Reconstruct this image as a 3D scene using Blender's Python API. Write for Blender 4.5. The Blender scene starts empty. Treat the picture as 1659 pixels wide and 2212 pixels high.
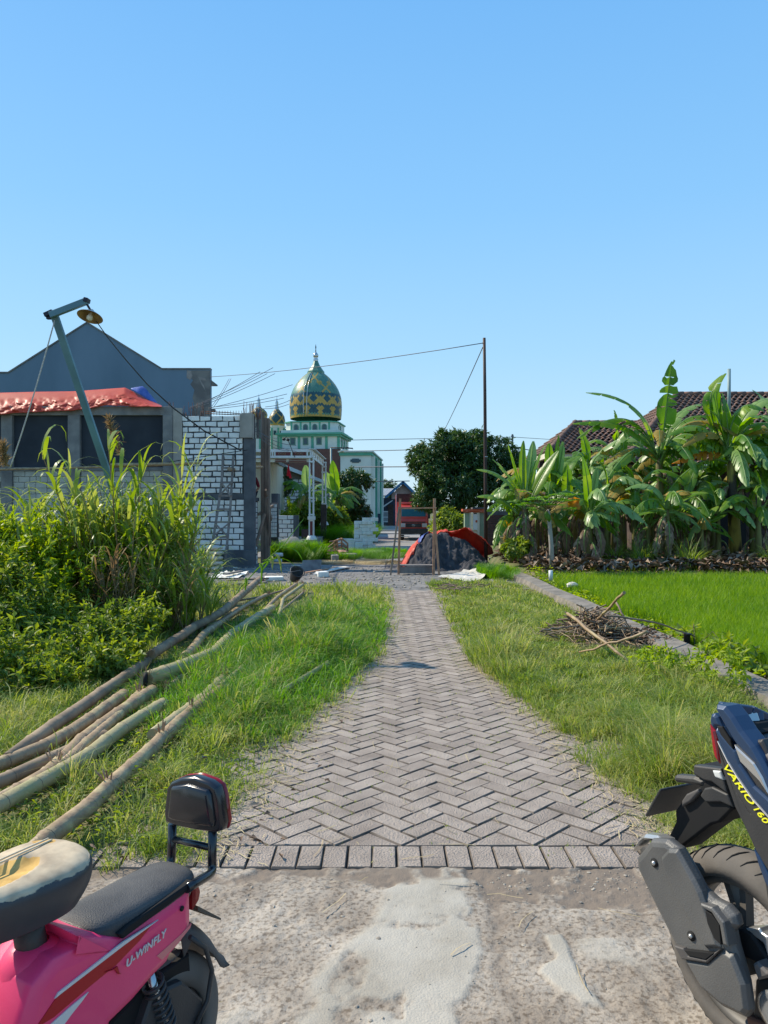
import bpy, math, random
import numpy as np
from mathutils import Vector, Matrix, noise as mnoise
R = math.radians
random.seed(7); RNG = np.random.default_rng(11)
sc = bpy.context.scene
col = sc.collection

# ------------------------------------------------------------------ camera, sky, sun, exposure
H = 1.5; F = 1661.0; U0 = 829.5; V0 = 1106.0
cam = bpy.data.objects.new('camera', bpy.data.cameras.new('camera')); col.objects.link(cam)
cam.location = (0, 0, H); cam.rotation_euler = (R(90), 0, 0)
cam.data.sensor_fit = 'HORIZONTAL'; cam.data.sensor_width = 36; cam.data.lens = 36.04
cam.data.clip_start = .05; cam.data.clip_end = 3000
sc.camera = cam
SUN = Vector((-.916, .402, 0)).normalized() * math.cos(R(42.6)); SUN.z = math.sin(R(42.6))
w = bpy.data.worlds.new('World'); sc.world = w; w.use_nodes = True
nt = w.node_tree
for n in list(nt.nodes): nt.nodes.remove(n)
sky = nt.nodes.new('ShaderNodeTexSky'); sky.sky_type = 'NISHITA'; sky.sun_disc = False
sky.sun_elevation = R(42.6); sky.sun_rotation = math.atan2(SUN.x, SUN.y)
sky.altitude = 0; sky.air_density = 1.25; sky.dust_density = .6; sky.ozone_density = 2.2
bg = nt.nodes.new('ShaderNodeBackground'); bg.inputs[1].default_value = .125
out = nt.nodes.new('ShaderNodeOutputWorld')
tcw = nt.nodes.new('ShaderNodeTexCoord'); sep = nt.nodes.new('ShaderNodeSeparateXYZ'); rmp = nt.nodes.new('ShaderNodeValToRGB')
nt.links.new(tcw.outputs['Generated'], sep.inputs[0]); nt.links.new(sep.outputs[2], rmp.inputs[0])
e = rmp.color_ramp.elements
for i_, (p_, c_) in enumerate([(0, (.60, .79, .90)), (.07, (.50, .75, .93)), (.20, (.36, .66, .95)), (.36, (.245, .56, .94)), (.56, (.165, .46, .89)), (1, (.07, .28, .68))]):
    q_ = e[i_] if i_ < 2 else e.new(p_)
    q_.position = p_; q_.color = (*c_, 1)
scl = nt.nodes.new('ShaderNodeVectorMath'); scl.operation = 'SCALE'; scl.inputs['Scale'].default_value = 7.2
nt.links.new(rmp.outputs[0], scl.inputs[0])
mxw = nt.nodes.new('ShaderNodeMix'); mxw.data_type = 'RGBA'; mxw.inputs[0].default_value = .88
nt.links.new(sky.outputs[0], mxw.inputs[6]); nt.links.new(scl.outputs[0], mxw.inputs[7])
nt.links.new(mxw.outputs[2], bg.inputs[0]); nt.links.new(bg.outputs[0], out.inputs[0])
sl = bpy.data.objects.new('sun', bpy.data.lights.new('sun', 'SUN')); col.objects.link(sl)
sl.data.energy = 5.0; sl.data.angle = R(.5); sl.data.color = (1, .90, .73)
sl.rotation_euler = SUN.to_track_quat('Z', 'Y').to_euler()
sc.view_settings.view_transform = 'Standard'; sc.view_settings.look = 'None'
sc.view_settings.exposure = .3; sc.view_settings.gamma = 1
sc.cycles.use_denoising = True
sc.cycles.max_bounces = 6; sc.cycles.transparent_max_bounces = 8

# ------------------------------------------------------------------ helpers
def P(u, v, Y): return Vector(((u-U0)*Y/F, Y, H-(v-V0)*Y/F))
def G(u, v, z=0.):
    Y = (H-z)*F/(v-V0); return Vector(((u-U0)*Y/F, Y, z))
def XZ(u, v, Y): p = P(u, v, Y); return p.x, p.z

def tag(o, label=None, cat=None, group=None, kind=None):
    if label: o['label'] = label
    if cat: o['category'] = cat
    if group: o['group'] = group
    if kind: o['kind'] = kind
    return o
def thing(name, label, cat, loc=(0, 0, 0), group=None, rz=0):
    o = bpy.data.objects.new(name, None); col.objects.link(o)
    o.location = loc; o.rotation_euler = (0, 0, rz); o.empty_display_size = .1
    return tag(o, label, cat, group)
def rootloc(p):
    while p.parent: p = p.parent
    return Vector(p.location)
def copy_tree(o, parent=None):
    c = o.copy(); col.objects.link(c); c.parent = parent
    for ch in list(o.children): copy_tree(ch, c)
    return c

class MB:
    def __init__(s): s.v = []; s.f = []; s.m = []; s.mi = 0; s.sm = []; s.smooth = False
    def add(s, vs, fs):
        b = len(s.v); s.v += [tuple(x) for x in vs]
        for f in fs: s.f.append(tuple(b+i for i in f)); s.m.append(s.mi); s.sm.append(s.smooth)
        return s
    def box(s, x0, x1, y0, y1, z0, z1, rot=None, piv=None):
        vs = [Vector((x, y, z)) for x in (x0, x1) for y in (y0, y1) for z in (z0, z1)]
        if rot is not None:
            c = Vector(piv) if piv else Vector(((x0+x1)/2, (y0+y1)/2, (z0+z1)/2))
            vs = [c+rot@(q-c) for q in vs]
        return s.add(vs, [(0, 1, 3, 2), (4, 6, 7, 5), (0, 4, 5, 1), (2, 3, 7, 6), (0, 2, 6, 4), (1, 5, 7, 3)])
    def beam(s, a, b, w, h=None, up=(0, 0, 1)):
        h = h or w; a = Vector(a); b = Vector(b); d = (b-a).normalized(); up = Vector(up)
        if abs(d.dot(up)) > .95: up = Vector((0, 1, 0))
        x = d.cross(up).normalized(); y = x.cross(d).normalized()
        vs = [p+x*i*w/2+y*j*h/2 for p in (a, b) for i, j in ((-1, -1), (1, -1), (1, 1), (-1, 1))]
        return s.add(vs, [(3, 2, 1, 0), (4, 5, 6, 7), (0, 1, 5, 4), (1, 2, 6, 5), (2, 3, 7, 6), (3, 0, 4, 7)])
    def tube(s, pts, r, n=8, cap=True):
        pts = [Vector(p) for p in pts]; k = len(pts)
        rs = r if hasattr(r, '__len__') else [r]*k
        sm = s.smooth; s.smooth = True
        vs = []; px = None
        for i, p in enumerate(pts):
            d = (pts[min(i+1, k-1)]-pts[max(i-1, 0)])
            d = d.normalized() if d.length > 1e-9 else Vector((0, 0, 1))
            if px is None:
                px = d.cross(Vector((0, 0, 1)) if abs(d.z) < .9 else Vector((1, 0, 0))).normalized()
            else:
                px = (px-d*px.dot(d)).normalized()
            py = d.cross(px)
            for j in range(n):
                a = 2*math.pi*j/n; vs.append(p+(px*math.cos(a)+py*math.sin(a))*rs[i])
        fs = [(i*n+j, i*n+(j+1) % n, (i+1)*n+(j+1) % n, (i+1)*n+j) for i in range(k-1) for j in range(n)]
        s.add(vs, fs); s.smooth = False
        if cap:
            b = len(s.v)-n*k
            for f in (tuple(range(n))[::-1], tuple((k-1)*n+j for j in range(n))):
                s.f.append(tuple(b+i for i in f)); s.m.append(s.mi); s.sm.append(False)
        s.smooth = sm
        return s
    def lathe(s, prof, c=(0, 0, 0), n=24, axis=None, smooth=True, a0=0):
        c = Vector(c); sm = s.smooth; s.smooth = smooth
        q = Vector((0, 0, 1)).rotation_difference(Vector(axis)) if axis is not None else None
        vs = []
        for r, z in prof:
            for j in range(n):
                a = 2*math.pi*j/n+a0; p = Vector((r*math.cos(a), r*math.sin(a), z))
                vs.append(c+(q@p if q else p))
        fs = [(i*n+j, i*n+(j+1) % n, (i+1)*n+(j+1) % n, (i+1)*n+j) for i in range(len(prof)-1) for j in range(n)]
        s.add(vs, fs); s.smooth = sm; return s
    def build(s, name, mat, parent=None, bevel=0, loc=None):
        me = bpy.data.meshes.new(name)
        V = [Vector(x) for x in s.v]
        if parent is not None: o0 = rootloc(parent)
        elif loc is not None: o0 = Vector(loc)
        else:
            xs = [x.x for x in V]; ys = [x.y for x in V]; zs = [x.z for x in V]
            o0 = Vector(((min(xs)+max(xs))/2, (min(ys)+max(ys))/2, min(zs)))
        me.from_pydata([tuple(x-o0) for x in V], [], s.f)
        for m in (mat if isinstance(mat, (list, tuple)) else [mat]): me.materials.append(m)
        me.polygons.foreach_set('material_index', s.m)
        me.polygons.foreach_set('use_smooth', s.sm)
        me.validate(); me.update()
        o = bpy.data.objects.new(name, me); col.objects.link(o)
        if parent is not None: o.parent = parent
        else: o.location = o0
        if bevel:
            b = o.modifiers.new('bevel', 'BEVEL'); b.width = bevel; b.segments = 2; b.limit_method = 'ANGLE'
        return o
def struct(o): o['kind'] = 'structure'; return o

def mesh_np(name, V, loops, starts, mat, parent=None, loc=None, smooth=False):
    V = np.asarray(V, dtype=np.float32).reshape(-1, 3)
    o0 = np.array(rootloc(parent) if parent is not None else (loc if loc is not None else (0, 0, 0)), dtype=np.float32)
    me = bpy.data.meshes.new(name)
    me.vertices.add(len(V)); me.vertices.foreach_set('co', (V-o0).ravel())
    me.loops.add(len(loops)); me.loops.foreach_set('vertex_index', np.asarray(loops, dtype=np.int32))
    me.polygons.add(len(starts)); me.polygons.foreach_set('loop_start', np.asarray(starts, dtype=np.int32))
    if smooth: me.polygons.foreach_set('use_smooth', np.ones(len(starts), dtype=bool))
    me.materials.append(mat); me.update(calc_edges=True); me.validate()
    o = bpy.data.objects.new(name, me); col.objects.link(o)
    if parent is not None: o.parent = parent
    else: o.location = tuple(o0)
    return o
def rep(pattern, n, stride):
    p = np.array(pattern); return (p[None]+(np.arange(n)*stride)[:, None]).ravel()
def norm(a): return a/np.maximum(np.linalg.norm(a, axis=-1, keepdims=True), 1e-9)
def blades(pos, h, wd, lean, seed=0):
    """grass blades: two-segment tapering, curved by lean"""
    n = len(pos); r = np.random.default_rng(seed)
    a = r.uniform(0, 2*np.pi, n); b = r.uniform(0, 2*np.pi, n)
    side = np.stack([np.cos(a), np.sin(a), 0*a], 1); ld = np.stack([np.cos(b), np.sin(b), 0*b], 1)
    up = np.array([0, 0, 1.])
    h = h[:, None]; wd = wd[:, None]; L = lean[:, None]
    mid = pos+up*h*.6+ld*h*L*.35; tip = pos+up*h*(1-.45*np.minimum(L, 1.6)*.8)+ld*h*L*1.05
    V = np.stack([pos-side*wd/2, pos+side*wd/2, mid+side*wd*.38, mid-side*wd*.38, tip], 1)
    loops = rep([0, 1, 2, 3, 3, 2, 4], n, 5); st = np.stack([np.arange(n)*7, np.arange(n)*7+4], 1).ravel()
    return V.reshape(-1, 3), loops, st
def cards(pos, d, nrm, L, W, fold=.25, wp=.45):
    """folded pointed leaves: base, left, tip, right"""
    n = len(pos); d = norm(d); s = norm(np.cross(d, nrm)); up = np.cross(s, d)
    L = L[:, None]; W = W[:, None]
    m = pos+d*L*wp
    V = np.stack([pos, m-s*W/2+up*W*fold, pos+d*L-up*L*.12, m+s*W/2+up*W*fold], 1)
    loops = rep([0, 1, 2, 0, 2, 3], n, 4); st = np.arange(2*n)*3
    return V.reshape(-1, 3), loops, st
def strips(C, wd, side):
    """C (n,k,3) curves, wd (n,k) widths, side (n,3)"""
    n, k, _ = C.shape; off = side[:, None, :]*wd[:, :, None]/2
    V = np.stack([C-off, C+off], 2).reshape(n, 2*k, 3)
    pat = []
    for i in range(k-1): pat += [2*i, 2*i+1, 2*i+3, 2*i+2]
    loops = rep(pat, n, 2*k); st = np.arange(n*(k-1))*4
    return V.reshape(-1, 3), loops, st
def merge(*parts):
    V = []; L = []; S = []; vo = lo = 0
    for v, l, s in parts:
        V.append(v); L.append(np.asarray(l)+vo); S.append(np.asarray(s)+lo); vo += len(v); lo += len(l)
    return np.concatenate(V), np.concatenate(L), np.concatenate(S)
def rdir(n, r=RNG):
    return norm(r.normal(size=(n, 3)))
def hash2(ix, iy, seed=0):
    h = (ix.astype(np.int64)*374761393+iy.astype(np.int64)*668265263+seed*1442695041) & 0xffffffff
    h = ((h ^ (h >> 13))*1274126177) & 0xffffffff
    return ((h ^ (h >> 16)) & 0xffff)/65535.
def vnoise(x, y, seed=0):
    x = np.asarray(x, float); y = np.asarray(y, float)
    ix = np.floor(x); iy = np.floor(y); fx = x-ix; fy = y-iy
    fx = fx*fx*(3-2*fx); fy = fy*fy*(3-2*fy)
    a = hash2(ix, iy, seed); b = hash2(ix+1, iy, seed); c = hash2(ix, iy+1, seed); d = hash2(ix+1, iy+1, seed)
    return (a*(1-fx)+b*fx)*(1-fy)+(c*(1-fx)+d*fx)*fy
def fbm(x, y, o=4, seed=0):
    t = 0; a = .5; x = np.asarray(x, float); y = np.asarray(y, float)
    for i in range(o): t = t+a*vnoise(x*2**i, y*2**i, seed+i); a *= .5
    return t/(1-.5**o)
def grid(name, xs, ys, zf, mat, parent=None, loc=None, smooth=True):
    X, Y = np.meshgrid(xs, ys); Z = zf(X, Y); V = np.stack([X, Y, Z], -1).reshape(-1, 3)
    nx = len(xs); ny = len(ys); i = (np.arange(ny-1)[:, None]*nx+np.arange(nx-1)[None]).ravel()
    loops = np.stack([i, i+1, i+nx+1, i+nx], 1).ravel(); st = np.arange(len(i))*4
    return mesh_np(name, V, loops, st, mat, parent, loc, smooth)
def surf(pts, mat, name, parent=None, smooth=True, loc=None):
    """pts (a,b,3) parametric surface"""
    a, b, _ = pts.shape; i = (np.arange(a-1)[:, None]*b+np.arange(b-1)[None]).ravel()
    loops = np.stack([i, i+1, i+b+1, i+b], 1).ravel(); st = np.arange(len(i))*4
    return mesh_np(name, pts.reshape(-1, 3), loops, st, mat, parent, loc, smooth)

# ------------------------------------------------------------------ materials
def mat(name, c1, c2=None, rough=.8, scale=5., detail=5., bump=0., bscale=None, metal=0., coat=0., transl=0., island=0., spec=.35,
        lo=.35, hi=.65, stretch=(1, 1, 1), c3=None):
    m = bpy.data.materials.new(name); m.use_nodes = True; t = m.node_tree; N = t.nodes; L = t.links
    b = N['Principled BSDF']; b.inputs['Roughness'].default_value = rough; b.inputs['Metallic'].default_value = metal
    b.inputs['Specular IOR Level'].default_value = spec; b.inputs['Coat Weight'].default_value = coat
    c2 = c2 or tuple(x*.75 for x in c1)
    tc = N.new('ShaderNodeTexCoord'); mp = N.new('ShaderNodeMapping'); mp.inputs['Scale'].default_value = stretch
    L.new(tc.outputs['Object'], mp.inputs[0])
    nz = N.new('ShaderNodeTexNoise'); nz.inputs['Scale'].default_value = scale; nz.inputs['Detail'].default_value = detail
    L.new(mp.outputs[0], nz.inputs['Vector'])
    mr = N.new('ShaderNodeMapRange'); mr.inputs[1].default_value = lo; mr.inputs[2].default_value = hi
    L.new(nz.outputs[0], mr.inputs[0])
    fac = mr.outputs[0]
    geo = None
    if island:
        geo = N.new('ShaderNodeNewGeometry')
        mx = N.new('ShaderNodeMath'); mx.operation = 'MULTIPLY_ADD'; mx.inputs[1].default_value = island
        L.new(geo.outputs['Random Per Island'], mx.inputs[0])
        m2 = N.new('ShaderNodeMath'); m2.operation = 'MULTIPLY'; m2.inputs[1].default_value = 1-island
        L.new(fac, m2.inputs[0]); L.new(m2.outputs[0], mx.inputs[2]); fac = mx.outputs[0]
    cr = N.new('ShaderNodeValToRGB'); e = cr.color_ramp.elements
    e[0].color = (*c1, 1); e[1].color = (*c2, 1)
    if c3: q = e.new(.5); q.color = (*c2, 1); e[-1].color = (*c3, 1)
    L.new(fac, cr.inputs[0]); L.new(cr.outputs[0], b.inputs['Base Color'])
    if bump:
        n2 = N.new('ShaderNodeTexNoise'); n2.inputs['Scale'].default_value = bscale or scale*4; n2.inputs['Detail'].default_value = 6
        L.new(mp.outputs[0], n2.inputs['Vector'])
        bp = N.new('ShaderNodeBump'); bp.inputs['Strength'].default_value = min(1, bump); bp.inputs['Distance'].default_value = .01*max(1, bump)
        L.new(n2.outputs[0], bp.inputs['Height']); L.new(bp.outputs[0], b.inputs['Normal'])
    if transl:
        tr = N.new('ShaderNodeBsdfTranslucent'); hs = N.new('ShaderNodeHueSaturation')
        hs.inputs['Hue'].default_value = .485; hs.inputs['Saturation'].default_value = 1.15; hs.inputs['Value'].default_value = 1.95
        L.new(cr.outputs[0], hs.inputs['Color']); L.new(hs.outputs[0], tr.inputs[0])
        ms = N.new('ShaderNodeMixShader'); ms.inputs[0].default_value = transl
        L.new(b.outputs[0], ms.inputs[1]); L.new(tr.outputs[0], ms.inputs[2])
        L.new(ms.outputs[0], N['Material Output'].inputs[0])
    return m
M = {}
M['soil'] = mat('soil', (.20, .15, .105), (.10, .085, .05), rough=.95, scale=3, bump=1.2, bscale=30)
M['verge'] = mat('verge_soil', (.17, .15, .07), (.075, .10, .03), rough=.95, scale=2.5, bump=1.2, bscale=40)
M['road'] = mat('road_surface', (.28, .265, .25), (.20, .19, .18), rough=.9, scale=1.2, bump=.6, bscale=60)
M['gravel'] = mat('dark_gravel', (.25, .235, .22), (.12, .115, .11), rough=.95, scale=2.2, bump=2, bscale=45)
M['paver'] = mat('paver', (.235, .190, .158), (.46, .385, .325), rough=.92, scale=5, detail=10, bump=1.6, bscale=110, island=.42, lo=.3, hi=.7)
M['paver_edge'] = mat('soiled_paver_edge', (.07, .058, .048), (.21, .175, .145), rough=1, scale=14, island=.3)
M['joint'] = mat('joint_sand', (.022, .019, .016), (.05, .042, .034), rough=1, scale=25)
M['blade'] = mat('grass_blade', (.10, .19, .025), (.22, .29, .055), rough=.5, scale=1.6, transl=.38, island=.62, c3=(.46, .42, .18))
M['blade_lush'] = mat('lush_blade', (.075, .20, .022), (.15, .30, .035), rough=.5, scale=1.5, transl=.4, island=.6)
M['rice'] = mat('rice_blade', (.09, .21, .012), (.21, .33, .025), rough=.5, scale=.8, transl=.45, island=.55)
M['straw'] = mat('straw', (.50, .42, .24), (.36, .27, .15), rough=.8, scale=4, island=.6)
M['tallgrass'] = mat('tall_grass_leaf', (.10, .18, .02), (.21, .29, .045), rough=.42, scale=1.2, transl=.38, island=.6, c3=(.36, .38, .12), spec=.5)
M['drygrass'] = mat('dry_grass_leaf', (.33, .25, .12), (.20, .13, .07), rough=.8, scale=2, transl=.2, island=.6)
M['shrub'] = mat('shrub_leaf', (.05, .10, .02), (.14, .21, .035), rough=.5, scale=2.3, transl=.4, island=.55, c3=(.32, .38, .05))
M['shrub_y'] = mat('yellow_shrub_leaf', (.14, .25, .02), (.30, .38, .03), rough=.5, scale=1.6, transl=.4, island=.5)
M['mango'] = mat('mango_leaf', (.026, .06, .015), (.05, .105, .022), rough=.38, scale=1, transl=.2, island=.6, c3=(.07, .13, .03), spec=.5)
M['olive'] = mat('olive_leaf', (.05, .075, .035), (.10, .13, .06), rough=.5, scale=1, transl=.2, island=.6)
M['banana'] = mat('banana_leaf', (.035, .12, .015), (.11, .24, .018), rough=.36, scale=1.6, transl=.46, island=.55, c3=(.28, .38, .045), spec=.5, bump=.3, bscale=30)
M['banana_pale'] = mat('pale_banana_leaf', (.16, .29, .08), (.26, .38, .13), rough=.35, scale=3, transl=.4, spec=.5)
M['banana_dry'] = mat('yellowed_banana_leaf', (.55, .26, .03), (.40, .17, .02), rough=.6, scale=6, transl=.35, island=.4)
M['banana_olive'] = mat('browning_banana_leaf', (.24, .19, .03), (.36, .24, .04), rough=.6, scale=6, transl=.3, island=.4)
M['dead'] = mat('dead_leaf', (.25, .16, .10), (.13, .085, .06), rough=.9, scale=5, island=.5, c3=(.42, .33, .24))
M['stemb'] = mat('banana_stem', (.16, .17, .05), (.09, .06, .03), rough=.6, scale=6, stretch=(1, 1, .25), bump=.4)
M['stemy'] = mat('yellow_banana_stem', (.34, .28, .06), (.035, .028, .02), rough=.6, scale=3.5, stretch=(1, 1, .3), bump=.4, lo=.42, hi=.56)
M['bark'] = mat('bark', (.13, .10, .075), (.07, .055, .04), rough=.95, scale=9, bump=1.5)
M['bamboo'] = mat('bamboo_tan', (.47, .34, .19), (.27, .18, .105), rough=.55, scale=6, detail=8, bump=.5, bscale=50, lo=.3, hi=.7, c3=(.46, .37, .19))
M['bamboo_g'] = mat('bamboo_greenish', (.31, .29, .13), (.40, .31, .17), rough=.5, scale=5, detail=8, bump=.5, bscale=50)
M['bamboo_d'] = mat('bamboo_weathered', (.33, .24, .155), (.17, .12, .08), rough=.75, scale=5, bump=.5)
M['frayed'] = mat('frayed_bamboo_fibre', (.42, .27, .17), (.20, .11, .07), rough=.9, scale=8, island=.6)
M['node'] = mat('bamboo_node', (.22, .16, .10), (.13, .095, .06), rough=.8)
M['wood'] = mat('rough_wood', (.26, .19, .14), (.15, .11, .085), rough=.9, scale=8, stretch=(1, 1, .2), bump=.6)
M['wood_o'] = mat('orange_wood', (.42, .24, .14), (.30, .16, .10), rough=.85, scale=8, bump=.4)
M['wood_g'] = mat('grey_plank', (.23, .205, .19), (.14, .125, .12), rough=.9, scale=6, stretch=(1, 1, .2), bump=.5)
M['pole'] = mat('dark_pole', (.035, .022, .020), (.06, .03, .025), rough=.6, scale=6)
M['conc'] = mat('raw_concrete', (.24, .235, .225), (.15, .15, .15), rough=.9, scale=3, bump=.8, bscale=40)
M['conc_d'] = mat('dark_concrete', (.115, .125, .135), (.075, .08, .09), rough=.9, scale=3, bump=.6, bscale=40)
M['form'] = mat('formwork_board', (.36, .33, .29), (.27, .25, .22), rough=.85, scale=3, bump=.3)
M['panel'] = mat('black_panel', (.014, .02, .03), (.03, .038, .05), rough=.7, scale=1.2)
M['wbrick'] = mat('white_brick', (.80, .80, .77), (.56, .56, .53), rough=.95, scale=3.5, bump=.8, bscale=60, island=.35, lo=.45, hi=.8)
M['gbrick'] = mat('greyish_brick', (.46, .46, .41), (.33, .33, .29), rough=.95, scale=3.5, bump=.8, bscale=60, island=.35)
M['mortar'] = mat('dark_mortar', (.045, .045, .05), (.08, .08, .08), rough=1, scale=8)
M['mortar_g'] = mat('grey_mortar', (.16, .155, .14), (.20, .19, .17), rough=1, scale=8)
M['gable'] = mat('blue_grey_paint', (.145, .215, .28), (.105, .165, .22), rough=.8, scale=.5, detail=8, stretch=(1, 1, .35), bump=.3, bscale=3)
M['plaster'] = mat('bare_plaster', (.20, .19, .175), (.13, .125, .12), rough=.9, scale=1.5, lo=.4, hi=.55)
M['tarp'] = mat('orange_tarp', (.62, .075, .035), (.52, .055, .028), rough=.5, scale=3, transl=.12)
M['tarp_b'] = mat('blue_tarp', (.05, .09, .30), (.09, .13, .36), rough=.5, scale=8)
M['sheet'] = mat('white_sheet', (.66, .62, .54), (.50, .46, .40), rough=.7, scale=5)
M['lampb'] = mat('lamp_blue_paint', (.13, .26, .30), (.09, .18, .22), rough=.5, scale=3)
M['clamp'] = mat('dark_clamp', (.012, .014, .04), (.02, .02, .03), rough=.5)
M['shade_in'] = mat('rusty_enamel', (.42, .27, .13), (.20, .11, .06), rough=.6, scale=9)
M['shade_out'] = mat('white_enamel', (.6, .6, .58), (.45, .43, .4), rough=.4)
M['bulb'] = mat('frosted_bulb', (.75, .72, .6), (.7, .68, .58), rough=.3)
M['cable'] = mat('black_cable', (.012, .012, .014), (.02, .02, .02), rough=.6)
M['wire'] = mat('grey_wire', (.11, .13, .15), (.09, .1, .12), rough=.6)
M['rope'] = mat('white_rope', (.6, .6, .6), (.4, .4, .42), rough=.8, scale=60)
M['rebar'] = mat('steel_rebar', (.16, .17, .19), (.11, .10, .10), rough=.6, scale=10)
M['rust'] = mat('rust', (.16, .07, .045), (.09, .05, .04), rough=.9, scale=10)
M['cream'] = mat('cream_wall', (.66, .62, .50), (.58, .54, .43), rough=.85, scale=1.5)
M['mwhite'] = mat('mosque_white', (.64, .68, .62), (.55, .60, .54), rough=.8, scale=.7)
M['mgreen'] = mat('mosque_green', (.10, .36, .25), (.08, .30, .21), rough=.7, scale=1)
M['mwin'] = mat('mosque_window', (.03, .07, .09), (.05, .10, .12), rough=.15)
M['domeg'] = mat('dome_green', (.06, .17, .13), (.10, .23, .16), rough=.42, scale=3, spec=.4, coat=.05, lo=.3, hi=.7)
M['domet'] = mat('dome_deep_teal', (.012, .055, .075), (.022, .085, .10), rough=.42, scale=3, spec=.4)
M['domey'] = mat('dome_gold', (.46, .31, .07), (.37, .24, .05), rough=.45, scale=3, spec=.4)
M['silver'] = mat('silver_finial', (.55, .56, .56), (.45, .46, .46), rough=.22, metal=.8)
M['rbrick'] = mat('old_red_brick', (.13, .065, .055), (.07, .045, .042), rough=.95, scale=4, bump=1, island=.5)
M['maroon'] = mat('maroon_panel', (.17, .035, .03), (.13, .03, .03), rough=.5)
M['white'] = mat('white_paint', (.74, .74, .71), (.62, .62, .60), rough=.5, scale=3)
M['gold'] = mat('gold_trim', (.5, .36, .2), (.4, .3, .15), rough=.5)
M['steelp'] = mat('painted_steel_pole', (.25, .36, .36), (.2, .28, .28), rough=.5)
M['block'] = mat('light_block', (.80, .79, .73), (.62, .61, .56), rough=.95, scale=5, bump=.6, bscale=70, lo=.4, hi=.75)
M['yblock'] = mat('mossy_block', (.46, .41, .21), (.30, .28, .15), rough=.95, scale=6, bump=.6)
M['crate'] = mat('reddish_crate', (.40, .17, .12), (.60, .48, .40), rough=.9, scale=6, island=.6)
M['stone'] = mat('stone_chunk', (.42, .37, .30), (.26, .22, .18), rough=.95, scale=5, bump=.8)
M['sand'] = mat('dark_sand', (.040, .040, .046), (.075, .073, .08), rough=.95, scale=6, bump=1.2, bscale=50)
M['wallstone'] = mat('retaining_wall', (.25, .22, .185), (.14, .128, .11), rough=.95, scale=5, bump=1, bscale=30)
M['pvc'] = mat('pvc_pipe', (.70, .72, .70), (.6, .62, .6), rough=.4)
M['truckred'] = mat('truck_red', (.78, .09, .06), (.68, .07, .05), rough=.35, coat=.3, scale=2)
M['truckdk'] = mat('truck_grille', (.045, .05, .055), (.03, .033, .035), rough=.5)
M['glass'] = mat('windscreen', (.04, .16, .20), (.05, .18, .22), rough=.06, spec=.8)
M['lens'] = mat('headlamp_lens', (.62, .64, .62), (.5, .5, .5), rough=.12)
M['tyre'] = mat('rubber', (.022, .021, .021), (.03, .028, .026), rough=.75, scale=9, bump=.2)
M['pillarg'] = mat('pillar_green', (.22, .30, .21), (.27, .34, .24), rough=.8, scale=5)
M['orange'] = mat('orange_trim', (.55, .12, .05), (.45, .10, .05), rough=.7)
M['tile'] = mat('clay_roof_tile', (.20, .105, .075), (.11, .075, .06), rough=.9, scale=1.2, island=.6, c3=(.29, .16, .115))
M['housew'] = mat('house_wall_brick', (.09, .06, .05), (.055, .04, .036), rough=.95, scale=4, bump=1)
M['metalroof'] = mat('light_roof', (.60, .60, .60), (.5, .5, .5), rough=.5)
M['bluetrim'] = mat('blue_fascia', (.05, .18, .33), (.05, .15, .28), rough=.6)
M['pinkwall'] = mat('pinkish_wall', (.5, .33, .28), (.42, .28, .24), rough=.8)
M['darkwall'] = mat('dark_blue_wall', (.03, .045, .075), (.04, .055, .08), rough=.7)
M['slab'] = mat('concrete_slab', (.30, .27, .25), (.22, .20, .185), rough=.9, scale=4, bump=.5)
M['shirt'] = mat('dark_red_shirt', (.16, .012, .02), (.12, .01, .015), rough=.9)
M['trouser'] = mat('navy_trousers', (.012, .014, .03), (.02, .02, .035), rough=.9)
M['skin'] = mat('skin', (.30, .17, .11), (.26, .14, .09), rough=.6)
M['hair'] = mat('black_hair', (.01, .009, .009), (.015, .012, .01), rough=.6)
M['flag'] = mat('red_pennant', (.62, .03, .03), (.5, .02, .02), rough=.8, transl=.3)
M['sack'] = mat('cement_sack', (.42, .33, .25), (.55, .50, .42), rough=.85, scale=6)
M['pinkp'] = mat('pink_plastic', (.80, .045, .16), (.72, .035, .125), rough=.42, scale=2, spec=.5, coat=.15, bump=.05, bscale=200)
M['redp'] = mat('red_decal', (.42, .01, .015), (.36, .008, .012), rough=.4)
M['lightp'] = mat('pale_decal', (.62, .60, .58), (.55, .52, .5), rough=.4)
M['salmon'] = mat('salmon_decal', (.70, .22, .20), (.66, .17, .18), rough=.4)
M['vinyl'] = mat('black_vinyl', (.028, .029, .033), (.045, .045, .048), rough=.48, scale=6, bump=.25, bscale=260, spec=.5)
M['vinyl_dust'] = mat('dusty_vinyl', (.055, .055, .058), (.12, .115, .11), rough=.6, scale=7, bump=.3, bscale=300, lo=.35, hi=.75)
M['gloss'] = mat('gloss_black', (.012, .013, .017), (.10, .10, .10), rough=.2, scale=9, spec=.6, lo=.55, hi=.85)
M['blackp'] = mat('black_plastic', (.032, .032, .034), (.05, .048, .046), rough=.5, scale=6, bump=.1, bscale=200)
M['fender'] = mat('dusty_fender', (.10, .092, .088), (.065, .06, .058), rough=.6, scale=4)
M['worn'] = mat('worn_seat_backing', (.66, .56, .40), (.56, .46, .32), rough=.9, scale=5, bump=.3, bscale=50)
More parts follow.
